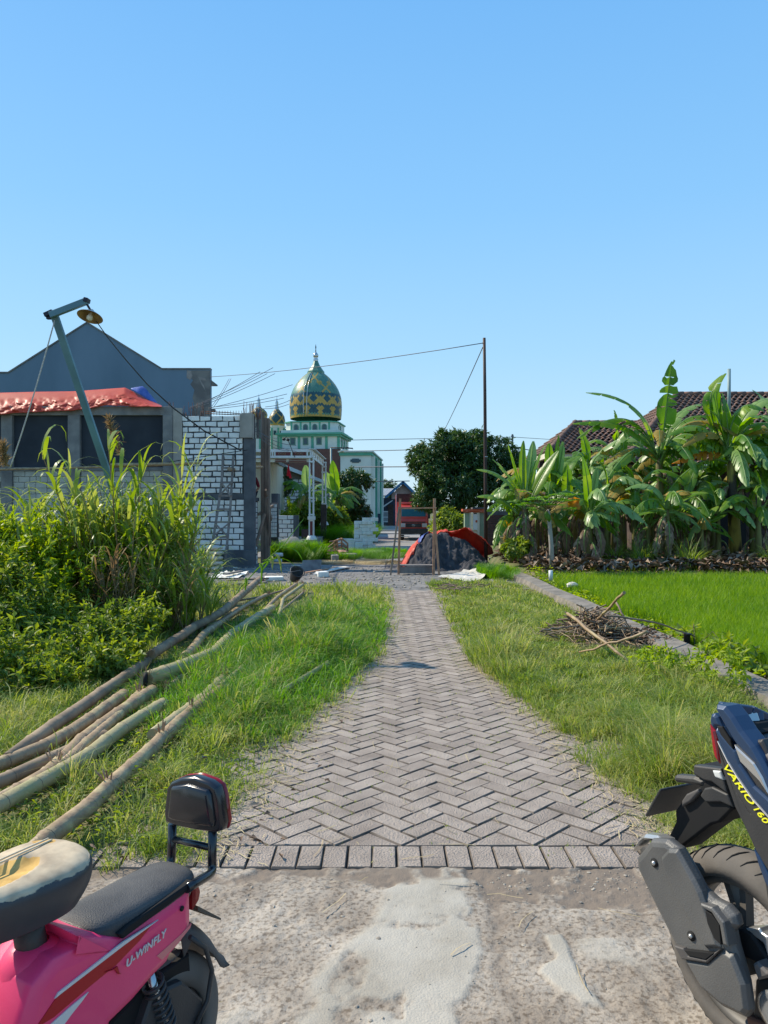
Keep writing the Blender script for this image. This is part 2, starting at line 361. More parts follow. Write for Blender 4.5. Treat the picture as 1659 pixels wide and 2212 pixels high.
def torn_mat():
    m = bpy.data.materials.new('torn_seat_cover'); m.use_nodes = True; t = m.node_tree; N = t.nodes; L = t.links; b = N['Principled BSDF']
    tc = N.new('ShaderNodeTexCoord'); fac = []
    for nm, th, amp, sc_, det in (('wear', .60, .30, 16, 7), ('foam', .5, .35, 30, 5)):
        a = N.new('ShaderNodeAttribute'); a.attribute_name = nm; n = N.new('ShaderNodeTexNoise'); n.inputs['Scale'].default_value = sc_; n.inputs['Detail'].default_value = det; n.inputs['Roughness'].default_value = .65
        L.new(tc.outputs['Object'], n.inputs['Vector']); k = N.new('ShaderNodeMath'); k.operation = 'MULTIPLY_ADD'; k.inputs[1].default_value = amp; L.new(n.outputs[0], k.inputs[0]); L.new(a.outputs['Fac'], k.inputs[2])
        r = N.new('ShaderNodeMapRange'); r.inputs[1].default_value = th+amp*.5-.008; r.inputs[2].default_value = th+amp*.5+.008; L.new(k.outputs[0], r.inputs[0]); fac.append(r.outputs[0])
    n = N.new('ShaderNodeTexNoise'); n.inputs['Scale'].default_value = 22; n.inputs['Detail'].default_value = 8; L.new(tc.outputs['Object'], n.inputs['Vector'])
    cr = N.new('ShaderNodeValToRGB'); cr.color_ramp.elements[0].position = .35; cr.color_ramp.elements[1].position = .62; cr.color_ramp.elements[0].color = (.36, .28, .19, 1); cr.color_ramp.elements[1].color = (.55, .44, .30, 1); L.new(n.outputs[0], cr.inputs[0])
    c1 = N.new('ShaderNodeValToRGB'); c1.color_ramp.elements[0].color = (.022, .024, .03, 1); c1.color_ramp.elements[1].color = (.05, .05, .055, 1); L.new(n.outputs[0], c1.inputs[0])
    c2 = N.new('ShaderNodeValToRGB'); c2.color_ramp.elements[0].position = .3; c2.color_ramp.elements[1].position = .6; c2.color_ramp.elements[0].color = (.36, .20, .05, 1); c2.color_ramp.elements[1].color = (.66, .42, .13, 1); L.new(n.outputs[0], c2.inputs[0])
    x1 = N.new('ShaderNodeMix'); x1.data_type = 'RGBA'; L.new(fac[0], x1.inputs[0]); L.new(c1.outputs[0], x1.inputs[6]); L.new(cr.outputs[0], x1.inputs[7])
    x2 = N.new('ShaderNodeMix'); x2.data_type = 'RGBA'; L.new(fac[1], x2.inputs[0]); L.new(x1.outputs[2], x2.inputs[6]); L.new(c2.outputs[0], x2.inputs[7]); L.new(x2.outputs[2], b.inputs['Base Color'])
    r = N.new('ShaderNodeMapRange'); r.inputs[3].default_value = .42; r.inputs[4].default_value = .9; L.new(fac[0], r.inputs[0]); L.new(r.outputs[0], b.inputs['Roughness'])
    h = N.new('ShaderNodeMath'); h.operation = 'MULTIPLY_ADD'; h.inputs[1].default_value = -1.; L.new(fac[0], h.inputs[0]); k2 = N.new('ShaderNodeMath'); k2.operation = 'MULTIPLY'; k2.inputs[1].default_value = .5; L.new(n.outputs[0], k2.inputs[0]); L.new(k2.outputs[0], h.inputs[2])
    bp = N.new('ShaderNodeBump'); bp.inputs['Strength'].default_value = .7; bp.inputs['Distance'].default_value = .003; L.new(h.outputs[0], bp.inputs['Height']); L.new(bp.outputs[0], b.inputs['Normal'])
    return m
M['torn'] = torn_mat()
M['foam'] = mat('yellow_foam', (.72, .50, .18), (.60, .38, .10), rough=1, scale=18, bump=1.5, bscale=60)
M['blue_p'] = mat('matte_navy_paint', (.028, .055, .115), (.024, .048, .10), rough=.36, spec=.5, metal=.25, coat=.1)
M['grey_p'] = mat('matte_grey_rail', (.055, .075, .11), (.05, .065, .095), rough=.33, spec=.5, metal=.4)
M['yellow'] = mat('yellow_lettering', (.80, .78, .03), (.80, .78, .03), rough=.5)
M['redlens'] = mat('tail_lamp', (.30, .012, .018), (.22, .01, .012), rough=.12, coat=.5)
M['redref'] = mat('orange_reflector', (.8, .1, .02), (.8, .1, .02), rough=.3)
M['muff'] = mat('exhaust_cover', (.075, .075, .075), (.11, .108, .104), rough=.45, scale=5, bump=.15, bscale=250, spec=.5)
M['alu'] = mat('aluminium', (.55, .54, .52), (.48, .47, .45), rough=.3, metal=.7)
M['rim'] = mat('dusty_rim', (.10, .095, .088), (.16, .145, .13), rough=.5, scale=5)
M['tyre_d'] = mat('dusty_tyre', (.11, .10, .09), (.165, .145, .125), rough=.85, scale=5, bump=.3)
M['hole'] = mat('dark_recess', (.006, .006, .008), (.01, .01, .01), rough=.8)

# ------------------------------------------------------------------ the ground
YB = 3.24                                  # edge between concrete road and pavers
LEFT = [(470, 1800), (500, 1760), (560, 1700), (640, 1610), (700, 1560), (760, 1490), (820, 1437), (850, 1380), (857, 1290), (835, 1262)]
RIGHT = [(1410, 1800), (1370, 1740), (1290, 1680), (1200, 1600), (1095, 1500), (1025, 1437), (988, 1380), (945, 1290), (925, 1262)]
LW = np.array([G(*p)[:2] for p in LEFT]); RW = np.array([G(*p)[:2] for p in RIGHT])
def xl(y): return np.interp(y, LW[:, 1], LW[:, 0])
def xr(y): return np.interp(y, RW[:, 1], RW[:, 0])
def gz(x, y):
    x = np.asarray(x, float); y = np.asarray(y, float)
    z = -.035+0*x
    n = fbm(x*1.3, y*1.3, 3, 5)
    out = np.clip(np.maximum(xl(y)-.05-x, x-xr(y)-.05)/.5, 0, 1)*np.clip((16.5-y)/1.5, 0, 1)*np.clip((y-YB+.1)/.3, 0, 1)
    z = z+out*(.03+.05*n)
    z = z-.07*np.clip((x-2.3)/.5, 0, 1)*np.clip((y-YB+.1)/.3, 0, 1)*np.clip((19-y)/2, 0, 1)
    r = np.clip((x-3.15)/.1, 0, 1)*np.clip((y-3)/.5, 0, 1)
    z = z*(1-r)+r*(-.06+.05*n+np.clip((y-16.3)/.8, 0, 1)*.20)
    z = z-np.clip((-1.6-x)/3, 0, 1)*.12*np.clip((15-y)/3, 0, 1)
    return z
def axis(parts):
    a = np.concatenate([np.linspace(p, q, n, endpoint=False) for p, q, n in parts]+[[parts[-1][1]]]); return a
xs = axis([(-600, -40, 14), (-40, -8, 24), (-8, 6, 112), (6, 14, 30), (14, 40, 16), (40, 600, 14)])
ys = axis([(-30, 2, 12), (2, 20, 150), (20, 40, 40), (40, 120, 20), (120, 900, 12)])
g = struct(grid('ground', xs, ys, gz, M['verge']))

# concrete road: real relief (two smooth repair strips, a crack, worn aggregate)
m = bpy.data.materials.new('worn_concrete'); m.use_nodes = True; t = m.node_tree; N = t.nodes; L = t.links
b = N['Principled BSDF']; b.inputs['Roughness'].default_value = .95; b.inputs['Specular IOR Level'].default_value = .2
def nn(ty, **k):
    n = N.new(ty)
    for a, v in k.items(): setattr(n, a, v)
    return n
at = nn('ShaderNodeAttribute', attribute_name='patch')
tc = nn('ShaderNodeTexCoord')
n1 = nn('ShaderNodeTexNoise'); n1.inputs['Scale'].default_value = 3.5; n1.inputs['Detail'].default_value = 8; L.new(tc.outputs['Object'], n1.inputs['Vector'])
n2 = nn('ShaderNodeTexNoise'); n2.inputs['Scale'].default_value = 60; n2.inputs['Detail'].default_value = 8; L.new(tc.outputs['Object'], n2.inputs['Vector'])
c1 = nn('ShaderNodeValToRGB'); c1.color_ramp.elements[0].position = .38; c1.color_ramp.elements[0].color = (.26, .215, .17, 1)
c1.color_ramp.elements[1].position = .64; c1.color_ramp.elements[1].color = (.42, .365, .30, 1); L.new(n1.outputs[0], c1.inputs[0])
c2 = nn('ShaderNodeValToRGB'); c2.color_ramp.elements[0].position = .36; c2.color_ramp.elements[0].color = (.42, .38, .34, 1)
c2.color_ramp.elements[1].position = .52; c2.color_ramp.elements[1].color = (1, 1, 1, 1); L.new(n2.outputs[0], c2.inputs[0])
mu = nn('ShaderNodeMix', data_type='RGBA', blend_type='MULTIPLY'); mu.inputs[0].default_value = .8; L.new(c1.outputs[0], mu.inputs[6]); L.new(c2.outputs[0], mu.inputs[7])
c3 = nn('ShaderNodeValToRGB'); c3.color_ramp.elements[0].position = .35; c3.color_ramp.elements[0].color = (.34, .305, .25, 1)
c3.color_ramp.elements[1].position = .6; c3.color_ramp.elements[1].color = (.43, .395, .335, 1); L.new(n1.outputs[0], c3.inputs[0])
mp_ = nn('ShaderNodeMix', data_type='RGBA'); L.new(at.outputs['Fac'], mp_.inputs[0]); L.new(mu.outputs[2], mp_.inputs[6]); L.new(c3.outputs[0], mp_.inputs[7])
at2 = nn('ShaderNodeAttribute', attribute_name='dirt')
ms = nn('ShaderNodeMix', data_type='RGBA'); ms.inputs[7].default_value = (.20, .16, .125, 1); L.new(at2.outputs['Fac'], ms.inputs[0]); L.new(mp_.outputs[2], ms.inputs[6])
L.new(ms.outputs[2], b.inputs['Base Color'])
n3 = nn('ShaderNodeTexNoise'); n3.inputs['Scale'].default_value = 130; n3.inputs['Detail'].default_value = 6; L.new(tc.outputs['Object'], n3.inputs['Vector'])
bp = nn('ShaderNodeBump'); bp.inputs['Strength'].default_value = .55; bp.inputs['Distance'].default_value = .006; L.new(n3.outputs[0], bp.inputs['Height']); L.new(bp.outputs[0], b.inputs['Normal'])
M['concrete'] = m
def wob(x, y, k=.05, s=7): return (fbm(x*s, y*s, 4, 3)-.5)*k*2
def patch(x, y):
    wx = x+wob(x, y, .05, 6); wy = y+wob(y, x, .05, 6)
    left = np.interp(y, [1.5, 2.2, 2.45, 2.8, 3.25], [-.34, -.30, -.26, -.06, -.01])
    rg = np.interp(y, [1.5, 2.3, 2.6, 3.25], [.20, .22, .36, .34])
    p = np.clip((wx-left)/.06, 0, 1)*np.clip((rg-wx)/.02, 0, 1)
    soft = fbm(x*9+30, y*9, 5, 9); p = p*np.where(wx < .05, np.clip((soft-.34)/.14, 0, 1), np.clip((soft-.22)/.12, 0, 1))*(.88+.12*np.clip((fbm(x*40, y*40, 3, 33)-.35)/.1, 0, 1))
    q = np.clip((wx-(.560-.05*(y-2.5)-wob(x, y, .03, 6)))/.01, 0, 1)*np.clip((.645-.05*(y-2.5)-wx+wob(x, y, .03, 6))/.01, 0, 1)*np.clip((wy-2.33)/.02, 0, 1)*np.clip((2.72-wy)/.02, 0, 1)
    e = np.clip((fbm(x*4+9, y*5+3, 5, 21)-.57)/.14, 0, 1)*.6
    return np.clip(p+q+e*(y < 2.7), 0, 1)
def dirt(x, y):
    d = np.clip((y-3.12+wob(x, y, .12, 4))/.05, 0, 1)
    k = np.exp(-((x-(.40+.02*np.sin(y*7)))/.035)**2)*np.clip((y-2.3)/.2, 0, 1)
    d2 = np.clip((x-.37)/.05, 0, 1)*np.clip((y-2.93+wob(x, y, .2, 5))/.06, 0, 1)
    return np.clip((d+k*.6+d2)*np.clip((fbm(x*14, y*14, 4, 2)-.3)/.2, 0, 1), 0, 1)
def croad(x, y):
    p = patch(x, y)
    rough = (fbm(x*22, y*22, 5, 1)-.5)*.012+(fbm(x*55, y*55, 3, 8)-.5)*.008+(fbm(x*5, y*5, 2, 18)-.5)*.008
    z = .002+rough*(1-p*.85)+p*.006-dirt(x, y)*.008
    return z
cx = np.arange(-1.7, 1.9, .0075); cy = np.arange(1.3, YB+.006, .0075)
o = struct(grid('concrete_road', cx, cy, croad, M['concrete']))
X, Y = np.meshgrid(cx, cy)
for nm, fn in (('patch', patch), ('dirt', dirt)):
    a = o.data.attributes.new(nm, 'FLOAT', 'POINT'); a.data.foreach_set('value', fn(X, Y).astype(np.float32).ravel())
q = MB()
q.add([(-8, -6, -.008), (-1.7, -6, -.008), (-1.7, YB-.02, -.008), (-8, YB-.02, -.008), (8, -6, -.008), (1.89, -6, -.008), (1.89, YB-.02, -.008), (8, YB-.02, -.008),
       (-1.7, 1.302, -.008), (1.89, 1.302, -.008)], [(0, 1, 2, 3), (5, 4, 7, 6), (1, 5, 9, 8)])
struct(q.build('road_edge', M['concrete'])); 

# paver path: header row, half-hexagon edge pieces, 45 degree herringbone, each stone modelled
pb = MB(); rr = random.Random(3)
def stone(poly, gap=.0020, ch=.0050, jitter=True):
    if len(poly) < 3: return
    A = sum(poly[i-1][0]*poly[i][1]-poly[i][0]*poly[i-1][1] for i in range(len(poly)))/2
    if abs(A) < .0012: return
    if A < 0: poly = poly[::-1]
    n = len(poly)
    def inset(d):
        res = []
        for i in range(n):
            p0, p1, p2 = Vector(poly[i-1]), Vector(poly[i]), Vector(poly[(i+1) % n])
            a = (p1-p0).normalized(); c = (p2-p1).normalized()
            n1 = Vector((-a.y, a.x)); n2 = Vector((-c.y, c.x)); bis = (n1+n2)
            bis = bis/max(.3, bis.length_squared)*2*d if bis.length > .01 else n1*d
            res.append(p1+bis)
        return res
    z = rr.uniform(-.003, .0028); tx = rr.uniform(-.014, .014); ty = rr.uniform(-.014, .014)
    cx_ = sum(p[0] for p in poly)/n; cy_ = sum(p[1] for p in poly)/n
    jx, jy = rr.uniform(-.0012, .0012), rr.uniform(-.0012, .0012)
    f = lambda q, h: (q.x+jx, q.y+jy, h+z+(q.x-cx_)*tx+(q.y-cy_)*ty)
    o_, i_ = inset(gap+rr.uniform(0, .0012)), inset(gap+ch)
    vs = [f(q, -.03) for q in o_]+[f(q, -.004) for q in o_]+[f(q, .003) for q in i_]
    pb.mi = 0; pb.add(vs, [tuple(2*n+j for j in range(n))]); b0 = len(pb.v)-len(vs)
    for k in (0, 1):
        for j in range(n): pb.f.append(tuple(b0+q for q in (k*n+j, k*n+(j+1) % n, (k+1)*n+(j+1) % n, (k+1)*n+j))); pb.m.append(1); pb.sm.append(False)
A_, B_ = .105, .21
x = -1.55
while x < 1.7:
    stone([(x, YB), (x+.107, YB), (x+.107, YB+.21), (x, YB+.21)]); x += .107
Yh = YB+.212
a_u = A_*math.sqrt(.5); c45 = math.sqrt(.5); x_off = -1.63; yo = Yh+a_u
def rot(p): return ((p[0]-p[1])*c45, (p[0]+p[1])*c45)
for k in range(-2, 13):                      # bishop's-hat pieces fill the teeth of the herringbone
    x0 = x_off+(4*k+3)*a_u
    if -1.7 < x0 < 1.7: stone([(x0, Yh), (x0+4*a_u, Yh), (x0+2*a_u, Yh+2*a_u)])
for i in range(-90, 140):
    for j in range(-90, 140):
        s_ = (i-j) % 4
        if s_ == 0 and i+j >= 0: rc = [(i, j), (i+2, j), (i+2, j+1), (i, j+1)]
        elif s_ == 3 and i+j >= -1: rc = [(i, j), (i+1, j), (i+1, j+2), (i, j+2)]
        else: continue
        pl = [rot((p[0]*A_, p[1]*A_)) for p in rc]
        pl = [(p[0]+x_off, p[1]+yo) for p in pl]
        ymn = min(p[1] for p in pl); xmn = min(p[0] for p in pl); xmx = max(p[0] for p in pl)
        if ymn > 14.6 or xmx < -1.5 or xmn > 1.6: continue
        if xmx < xl(ymn)-.35 or xmn > xr(ymn)+.3: continue
        stone(pl)
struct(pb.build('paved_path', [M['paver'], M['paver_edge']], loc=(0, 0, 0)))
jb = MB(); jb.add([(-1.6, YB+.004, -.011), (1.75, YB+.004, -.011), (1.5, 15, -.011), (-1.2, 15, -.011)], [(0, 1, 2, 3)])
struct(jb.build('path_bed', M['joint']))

# gravel yard and far road
def gyard(x, y): return -.004+(fbm(x*6, y*6, 4, 4)-.5)*.035*np.clip(np.minimum((y-14.0)/.8, (21.5-y)/1.), 0, 1)-.01*np.clip((14.6-y), 0, 1)
gx = np.arange(-6, 3, .07); gy = np.arange(14.0, 22.6, .07)
struct(grid('gravel_yard', gx, gy, gyard, M['gravel']))
m = M['farpave'] = mat('far_paving', (.24, .225, .21), (.31, .29, .27), rough=.9, scale=.8, bump=.5, bscale=70)
q = MB()
q.add([(-.85, 22.5, -.002), (1.9, 22.5, -.002), (2.4, 40, -.002), (2.4, 90, -.002), (-1.8, 90, -.002), (-1.2, 40, -.002)], [(0, 1, 2, 3, 4, 5)])
struct(q.build('far_road', m))
q = MB(); q.box(-1.2, 2.0, 52, 52.3, 0, .06); q.box(-1.2, 2.2, 60, 60.3, .0, .08)
struct(q.build('far_kerb', M['road']))

# low retaining wall along the rice field
wb = MB()
yy = 5.0; i = 0
while yy < 20.2:
    y2 = min(yy+2.6+.6*rr.random(), 20.4); j = .006*rr.uniform(-1, 1)
    segs = 6
    for s_ in range(segs):
        a = yy+(y2-yy)*s_/segs; c = yy+(y2-yy)*(s_+1)/segs
        xo = .02*math.sin(a*1.7); xp = .02*math.sin(c*1.7)
        wb.add([(2.84+xo, a, -.1), (2.90+xo, a, .105+j), (3.17+xo, a, .12+j), (3.20+xo, a, -.15),
                (2.84+xp, c, -.1), (2.90+xp, c, .105+j), (3.17+xp, c, .12+j), (3.20+xp, c, -.15)],
               [(1, 0, 4, 5), (2, 1, 5, 6), (3, 2, 6, 7)]+([(0, 1, 2, 3)] if s_ == 0 else [])+([(7, 6, 5, 4)] if s_ == segs-1 else []))
    yy = y2+.008
w_ = wb.build('retaining_wall', M['wallstone']); tag(w_, 'low grey stone and mortar retaining wall running between the grass verge and the rice field', 'wall')

# ------------------------------------------------------------------ grass, rice, litter (uncountable)
def scatter(n, xf, ylo, yhi, pw=1.0, seed=0):
    r = np.random.default_rng(seed); u = r.random(n)
    y = ylo*(yhi/ylo)**u if pw else ylo+(yhi-ylo)*u
    lo, hi = xf(y); x = lo+(hi-lo)*r.random(n)
    return x, y, r
def mk_grass(name, n, xf, ylo, yhi, hf, wd, material, seed, kind='stuff', ln=(.3, 1.3), keep=None, label=None):
    x, y, r = scatter(n, xf, ylo, yhi, 1, seed)
    if keep is not None: k = keep(x, y, r); x, y = x[k], y[k]
    n = len(x); h = hf(x, y)*r.uniform(.5, 1.25, n)
    tf = (r.random(n) < .42) & (hf(x, y) > .05); cs = .17; ix = np.floor(x/cs); iy = np.floor(y/cs)
    tx = (ix+hash2(ix, iy, 3))*cs; ty = (iy+hash2(ix, iy, 4))*cs; big = .75+1.0*hash2(ix, iy, 5)**2
    nx = np.where(tf, tx+r.normal(0, .022, n), x); ny = np.where(tf, ty+r.normal(0, .022, n), y); h = np.where(tf, h*big, h)
    if keep is not None and 'verge' in name:
        ok = (polefree(nx, ny) > .0) & (nx < 2.92); ok &= (nx < xl(ny)+.03) | (nx > xr(ny)-.03); x, y, h, nx, ny = x[ok], y[ok], h[ok], nx[ok], ny[ok]; n = len(nx)
    x, y = nx, ny
    z = gz(x, y)-.005
    V = blades(np.stack([x, y, z], 1), h, wd*np.clip(y/5, .8, 2.4)*r.uniform(.7, 1.3, n), r.uniform(*ln, n), seed)
    o = mesh_np(name, *V, material); tag(o, label, None, None, kind); return o
edge_n = lambda y, s: .10*(fbm(y*3, y*0+s, 3, 6)-.5)*2+.05
def lush(x, y): return np.exp(-(((x+1.05-.10*(y-7))/.9)**2+((y-8.0)/3.4)**2))
def hL(x, y): return (.06+.13*fbm(x*1.4, y*1.4, 3, 12))*np.clip(.45+polefree(x, y)*2.2, 0, 1)+.22*lush(x, y)*np.clip((xl(y)-x-.15)/.5, 0, 1)+.04*np.clip((-1.5-x), 0, 1)
BL = [
 ('bamboo_d', .058, [(563, 1250, .16), (485, 1323, .10), (417, 1362, .04), (325, 1424, .02)], 'weathered bamboo pole at the back running up to the gravel, topmost of the heap', [1.]),
 ('bamboo_d', .050, [(318, 1428), (235, 1488), (118, 1571), (20, 1645)], 'dark weathered bamboo pole along the shrub, farthest to the left', None),
 ('bamboo', .052, [(512, 1318, -.02), (446, 1368), (417, 1404), (400, 1424)], 'short tan bamboo length between the back pole and the thick one', None),
 ('bamboo_g', .070, [(316, 1468, .06), (394, 1440, .06), (462, 1413, .03), (500, 1372), (540, 1345), (586, 1318)], 'thickest bamboo pole with a broken hollow end facing the viewer', [0.]),
 ('bamboo', .052, [(329, 1492), (235, 1557), (176, 1600), (95, 1680), (-20, 1745)], 'tan bamboo pole with a dark middle running out at the left edge', [.75]),
 ('bamboo_g', .049, [(353, 1520), (274, 1567), (188, 1633), (98, 1688), (-30, 1760, .02)], 'smooth greenish bamboo pole, second from the front', None),
 ('bamboo', .048, [(267, 1500), (216, 1539), (157, 1579), (78, 1622), (-30, 1665)], 'warm tan bamboo pole lying highest on the left', None),
 ('bamboo_d', .045, [(225, 1590, -.02), (149, 1622), (60, 1662), (-30, 1700)], 'dark weathered bamboo pole between the tan ones at the left', None),
 ('bamboo', .050, [(488, 1484), (431, 1524), (373, 1571), (290, 1649), (224, 1708), (176, 1755), (110, 1800), (40, 1862)], 'long split tan bamboo pole nearest the viewer', [.25, .45, .72]),
 ('bamboo_g', .050, [(482, 1466), (440, 1508), (395, 1543), (330, 1590)], 'greenish bamboo pole end with a torn tip behind the front pole', [0.]),
 ('bamboo_g', .030, [(654, 1263, .06), (612, 1294), (600, 1340), (577, 1385), (554, 1413), (526, 1447), (480, 1490)], 'thin pale bamboo cane on the right side of the heap', [0.]),
 ('bamboo', .034, [(640, 1262, .08), (600, 1290), (560, 1330)], 'short bamboo cane with a frayed end near the gravel', [0.]),
 ('bamboo_g', .026, [(708, 1432), (660, 1462), (615, 1490)], 'thin pale cane half buried in the lush grass beside the path', None),
 ('bamboo', .040, [(300, 1500), (262, 1540), (196, 1600), (130, 1660)], 'tan bamboo pole lying under the ones left of the thick broken end', [.0]),
 ('bamboo_d', .030, [(470, 1395), (405, 1448), (360, 1490)], 'thin brown bamboo cane beside the thickest pole', [1.]),
 ('bamboo_d', .022, [(655, 1280), (596, 1330), (540, 1400)], 'thin brown cane crossing the far end of the heap', [0., 1.]),
 ('bamboo_d', .020, [(630, 1270), (560, 1290), (500, 1300)], 'thin brown branch lying across the far bamboo ends', [0., .5, 1.]),
 ('bamboo', .036, [(575, 1285), (530, 1310), (470, 1350)], 'tan bamboo stub lying among weeds near the leaning stalk', None),
]
SEG = []
for q_ in BL:
    w_ = [G(p[0], p[1], .1) for p in q_[2]]; SEG += [(a.x, a.y, c.x, c.y, q_[1]) for a, c in zip(w_, w_[1:])]
def polefree(x, y, m=.012):
    d = np.full(np.shape(x), 9.)
    for ax, ay, bx, by, r_ in SEG:
        t = np.clip(((x-ax)*(bx-ax)+(y-ay)*(by-ay))/((bx-ax)**2+(by-ay)**2+1e-9), 0, 1)
        d = np.minimum(d, np.hypot(x-ax-t*(bx-ax), y-ay-t*(by-ay))-r_)
    return d
def keepL(x, y, r):
    d = xl(y)-x+edge_n(y, 1.5)
    p = np.clip(d/.28, 0, 1)*(.2+.8*np.clip((fbm(x*2.4, y*2.4, 3, 17)-.38)/.12, 0, 1))
    dirtspot = np.exp(-(((x+2.1)/.35)**2+((y-9.3)/1.3)**2))
    pf = polefree(x, y)
    return (pf > .0) & (r.random(len(x)) < np.clip(.25+pf/.16, 0, 1)) & (r.random(len(x)) < p*(1-.7*dirtspot)*np.clip((16.2-y)/1.5, 0, 1))
LB = lambda y: (-.62*y-.4, xl(y)+.08)
mk_grass('grass_verge_left', 150000, LB, 3.3, 16.2, hL, .0060, M['blade'], 1, keep=keepL, label='green grass verge between the bamboo poles and the paved path')
mk_grass('lush_grass', 52000, lambda y: (xl(y)-2.2, xl(y)-.12), 5.0, 13.5, lambda x, y: .07+.24*lush(x, y), .006, M['blade_lush'], 2,
         keep=lambda x, y, r: (r.random(len(x)) < lush(x, y)*1.2) & (polefree(x, y) > .02), label='taller lush green grass beside the path')
def keepR(x, y, r):
    d = x-xr(y)+edge_n(y, 7.5)
    p = np.clip(d/.25, 0, 1)*(.22+.78*np.clip((fbm(x*2.3+8, y*2.3, 3, 27)-.37)/.12, 0, 1))
    dry = np.exp(-(((x-2.1)/.8)**2+((y-14.4)/1.1)**2))
    return r.random(len(x)) < p*(1-.75*dry)*np.clip((16.8-y)/1.5, 0, 1)
def hR(x, y):
    x = np.asarray(x)
    tuft = np.exp(-(((x-1.75)/.30)**2+((y-4.6)/.8)**2))+np.exp(-(((x-1.15)/.22)**2+((y-7.6)/.7)**2))+.8*np.exp(-(((x-2.5)/.4)**2+((y-6.3)/.9)**2))
    return .065+.13*fbm(x*1.6+3, y*1.6, 3, 32)**1.2+.16*tuft
mk_grass('grass_verge_right', 165000, lambda y: (xr(y)-.08, 0*y+2.9), 3.3, 16.8, hR, .0058, M['blade'], 3, keep=keepR, label='green and yellowing grass verge right of the paved path')
mk_grass('grass_by_scooter', 24000, lambda y: (0*y+1.2, 0*y+3.0), 3.3, 4.6, lambda x, y: .10+0*x, .0045, M['blade'], 4, label='grass behind the parked scooter', keep=lambda x, y, r: r.random(len(x)) < np.clip((x-xr(y))/.2, 0, 1))
def hill(o, x, y): return o
# rice
x, y, r = scatter(120000, lambda y: (3.45+.12*np.sin(y*2.1), np.minimum(.60*y+1.5, 12)), 5.6, 17.0, 1, 5)
cxr = np.round(x/.20)*.20+r.normal(0, .034, len(x)); cyr = np.round(y/.20)*.20+r.normal(0, .030, len(x))
V = blades(np.stack([cxr, cyr, gz(cxr, cyr)*0-.06], 1), r.uniform(.20, .36, len(x)), .007*np.clip(y/8, .8, 2), r.uniform(.08, .5, len(x)), 6)
tag(mesh_np('rice_plants', *V, M['rice']), 'dense bright green rice field', None, None, 'stuff')
# grass tussocks on bare places: by the stack, house yard, behind canopy
def patch_grass(name, n, cx_, cy_, rx, ry, h, wd, mt, seed, label, z=0):
    r = np.random.default_rng(seed); a = r.uniform(0, 2*np.pi, n); q = np.sqrt(r.random(n))
    x = cx_+rx*q*np.cos(a); y = cy_+ry*q*np.sin(a)
    V = blades(np.stack([x, y, 0*x+z], 1), h*r.uniform(.5, 1.2, n), wd*r.uniform(.7, 1.3, n), r.uniform(.2, 1.2, n), seed)
    return tag(mesh_np(name, *V, mt, loc=(cx_, cy_, 0)), label, None, None, 'stuff')
patch_grass('grass_patch', 9000, -.75, 26.3, 1.6, 2.2, .28, .016, M['blade_lush'], 41, 'ragged green grass around the foot of the block stack')
patch_grass('tall_weeds', 16000, -3.3, 38.5, 2.8, 4.5, 1.0, .03, M['blade_lush'], 42, 'bright knee-high weeds in the plot behind the block stack')
patch_grass('dry_grass_patch', 5000, -.9, 22.6, 1.5, .9, .09, .012, M['straw'], 43, 'dry grass strip at the edge of the gravel')
patch_grass('weeds_by_building', 4500, -2.9, 24.8, .9, 1.3, .65, .02, M['blade_lush'], 44, 'green weeds in front of the low block wall')
patch_grass('dry_straw_patch', 2600, 2.0, 14.4, .8, .9, .05, .010, M['straw'], 45, 'yellow straw patch on the right verge')
patch_grass('weeds_by_pole', 3200, 2.65, 18.3, .45, 1.5, .28, .012, M['blade_lush'], 46, 'green weeds between the pole and the retaining wall')
def joint_moss():
    r = np.random.default_rng(88); n = 9000; y = 3.3*(4.0**r.random(n)); lo, hi = xl(y), xr(y); t = r.random(n); x = lo+(hi-lo)*np.where(r.random(n) < .75, np.where(r.random(n) < .5, t**2.2*.35, 1-t**2.2*.35), t)
    keep = fbm(x*5, y*5, 3, 91) > .5; x, y = x[keep], y[keep]; n = len(x)
    # snap to the two families of 45 degree joints
    u = ((x-x_off)+(y-yo))*c45/A_; v = ((y-yo)-(x-x_off))*c45/A_; a = r.random(n) < .5
    u = np.where(a, np.round(u), u); v = np.where(a, v, np.round(v)); X_ = (u-v)*c45*A_+x_off; Y_ = (u+v)*c45*A_+yo
    V = blades(np.stack([X_, Y_, 0*X_-.004], 1), r.uniform(.006, .022, n), np.full(n, .004), r.uniform(.5, 1.5, n), 92)
    tag(mesh_np('joint_moss', *V, M['blade']), 'tiny weeds and moss growing in the paving joints', None, None, 'stuff')
joint_moss()
def flatbits(name, n, fx, L0, L1, W, mt, seed, label, z=.008):
    r = np.random.default_rng(seed); x, y = fx(r, n)
    a = r.uniform(0, 2*np.pi, n); k = 4; Ln = r.uniform(L0, L1, n); cv = r.normal(0, .6, n)
    C = np.zeros((n, k, 3)); px = x.copy(); py = y.copy()
    for i in range(k):
        C[:, i] = np.stack([px, py, z+.008*r.random(n)], 1)
        aa = a+cv*i/k; px = px+np.cos(aa)*Ln/k; py = py+np.sin(aa)*Ln/k
    V = strips(C, np.full((n, k), W)*r.uniform(.6, 1.4, (n, 1)), np.stack([-np.sin(a), np.cos(a), .3+0*a], 1))
    return tag(mesh_np(name, *V, mt), label, None, None, 'stuff')
def edgepts(r, n):
    y = 3.25*(4.2**r.random(n)); left = r.random(n) < .5
    x = np.where(left, xl(y)+r.normal(.0, .09, n), xr(y)-r.normal(.0, .09, n)); return x, y
flatbits('dry_straw', 2600, edgepts, .03, .13, .0035, M['straw'], 51, 'loose dry straw along both edges of the path')
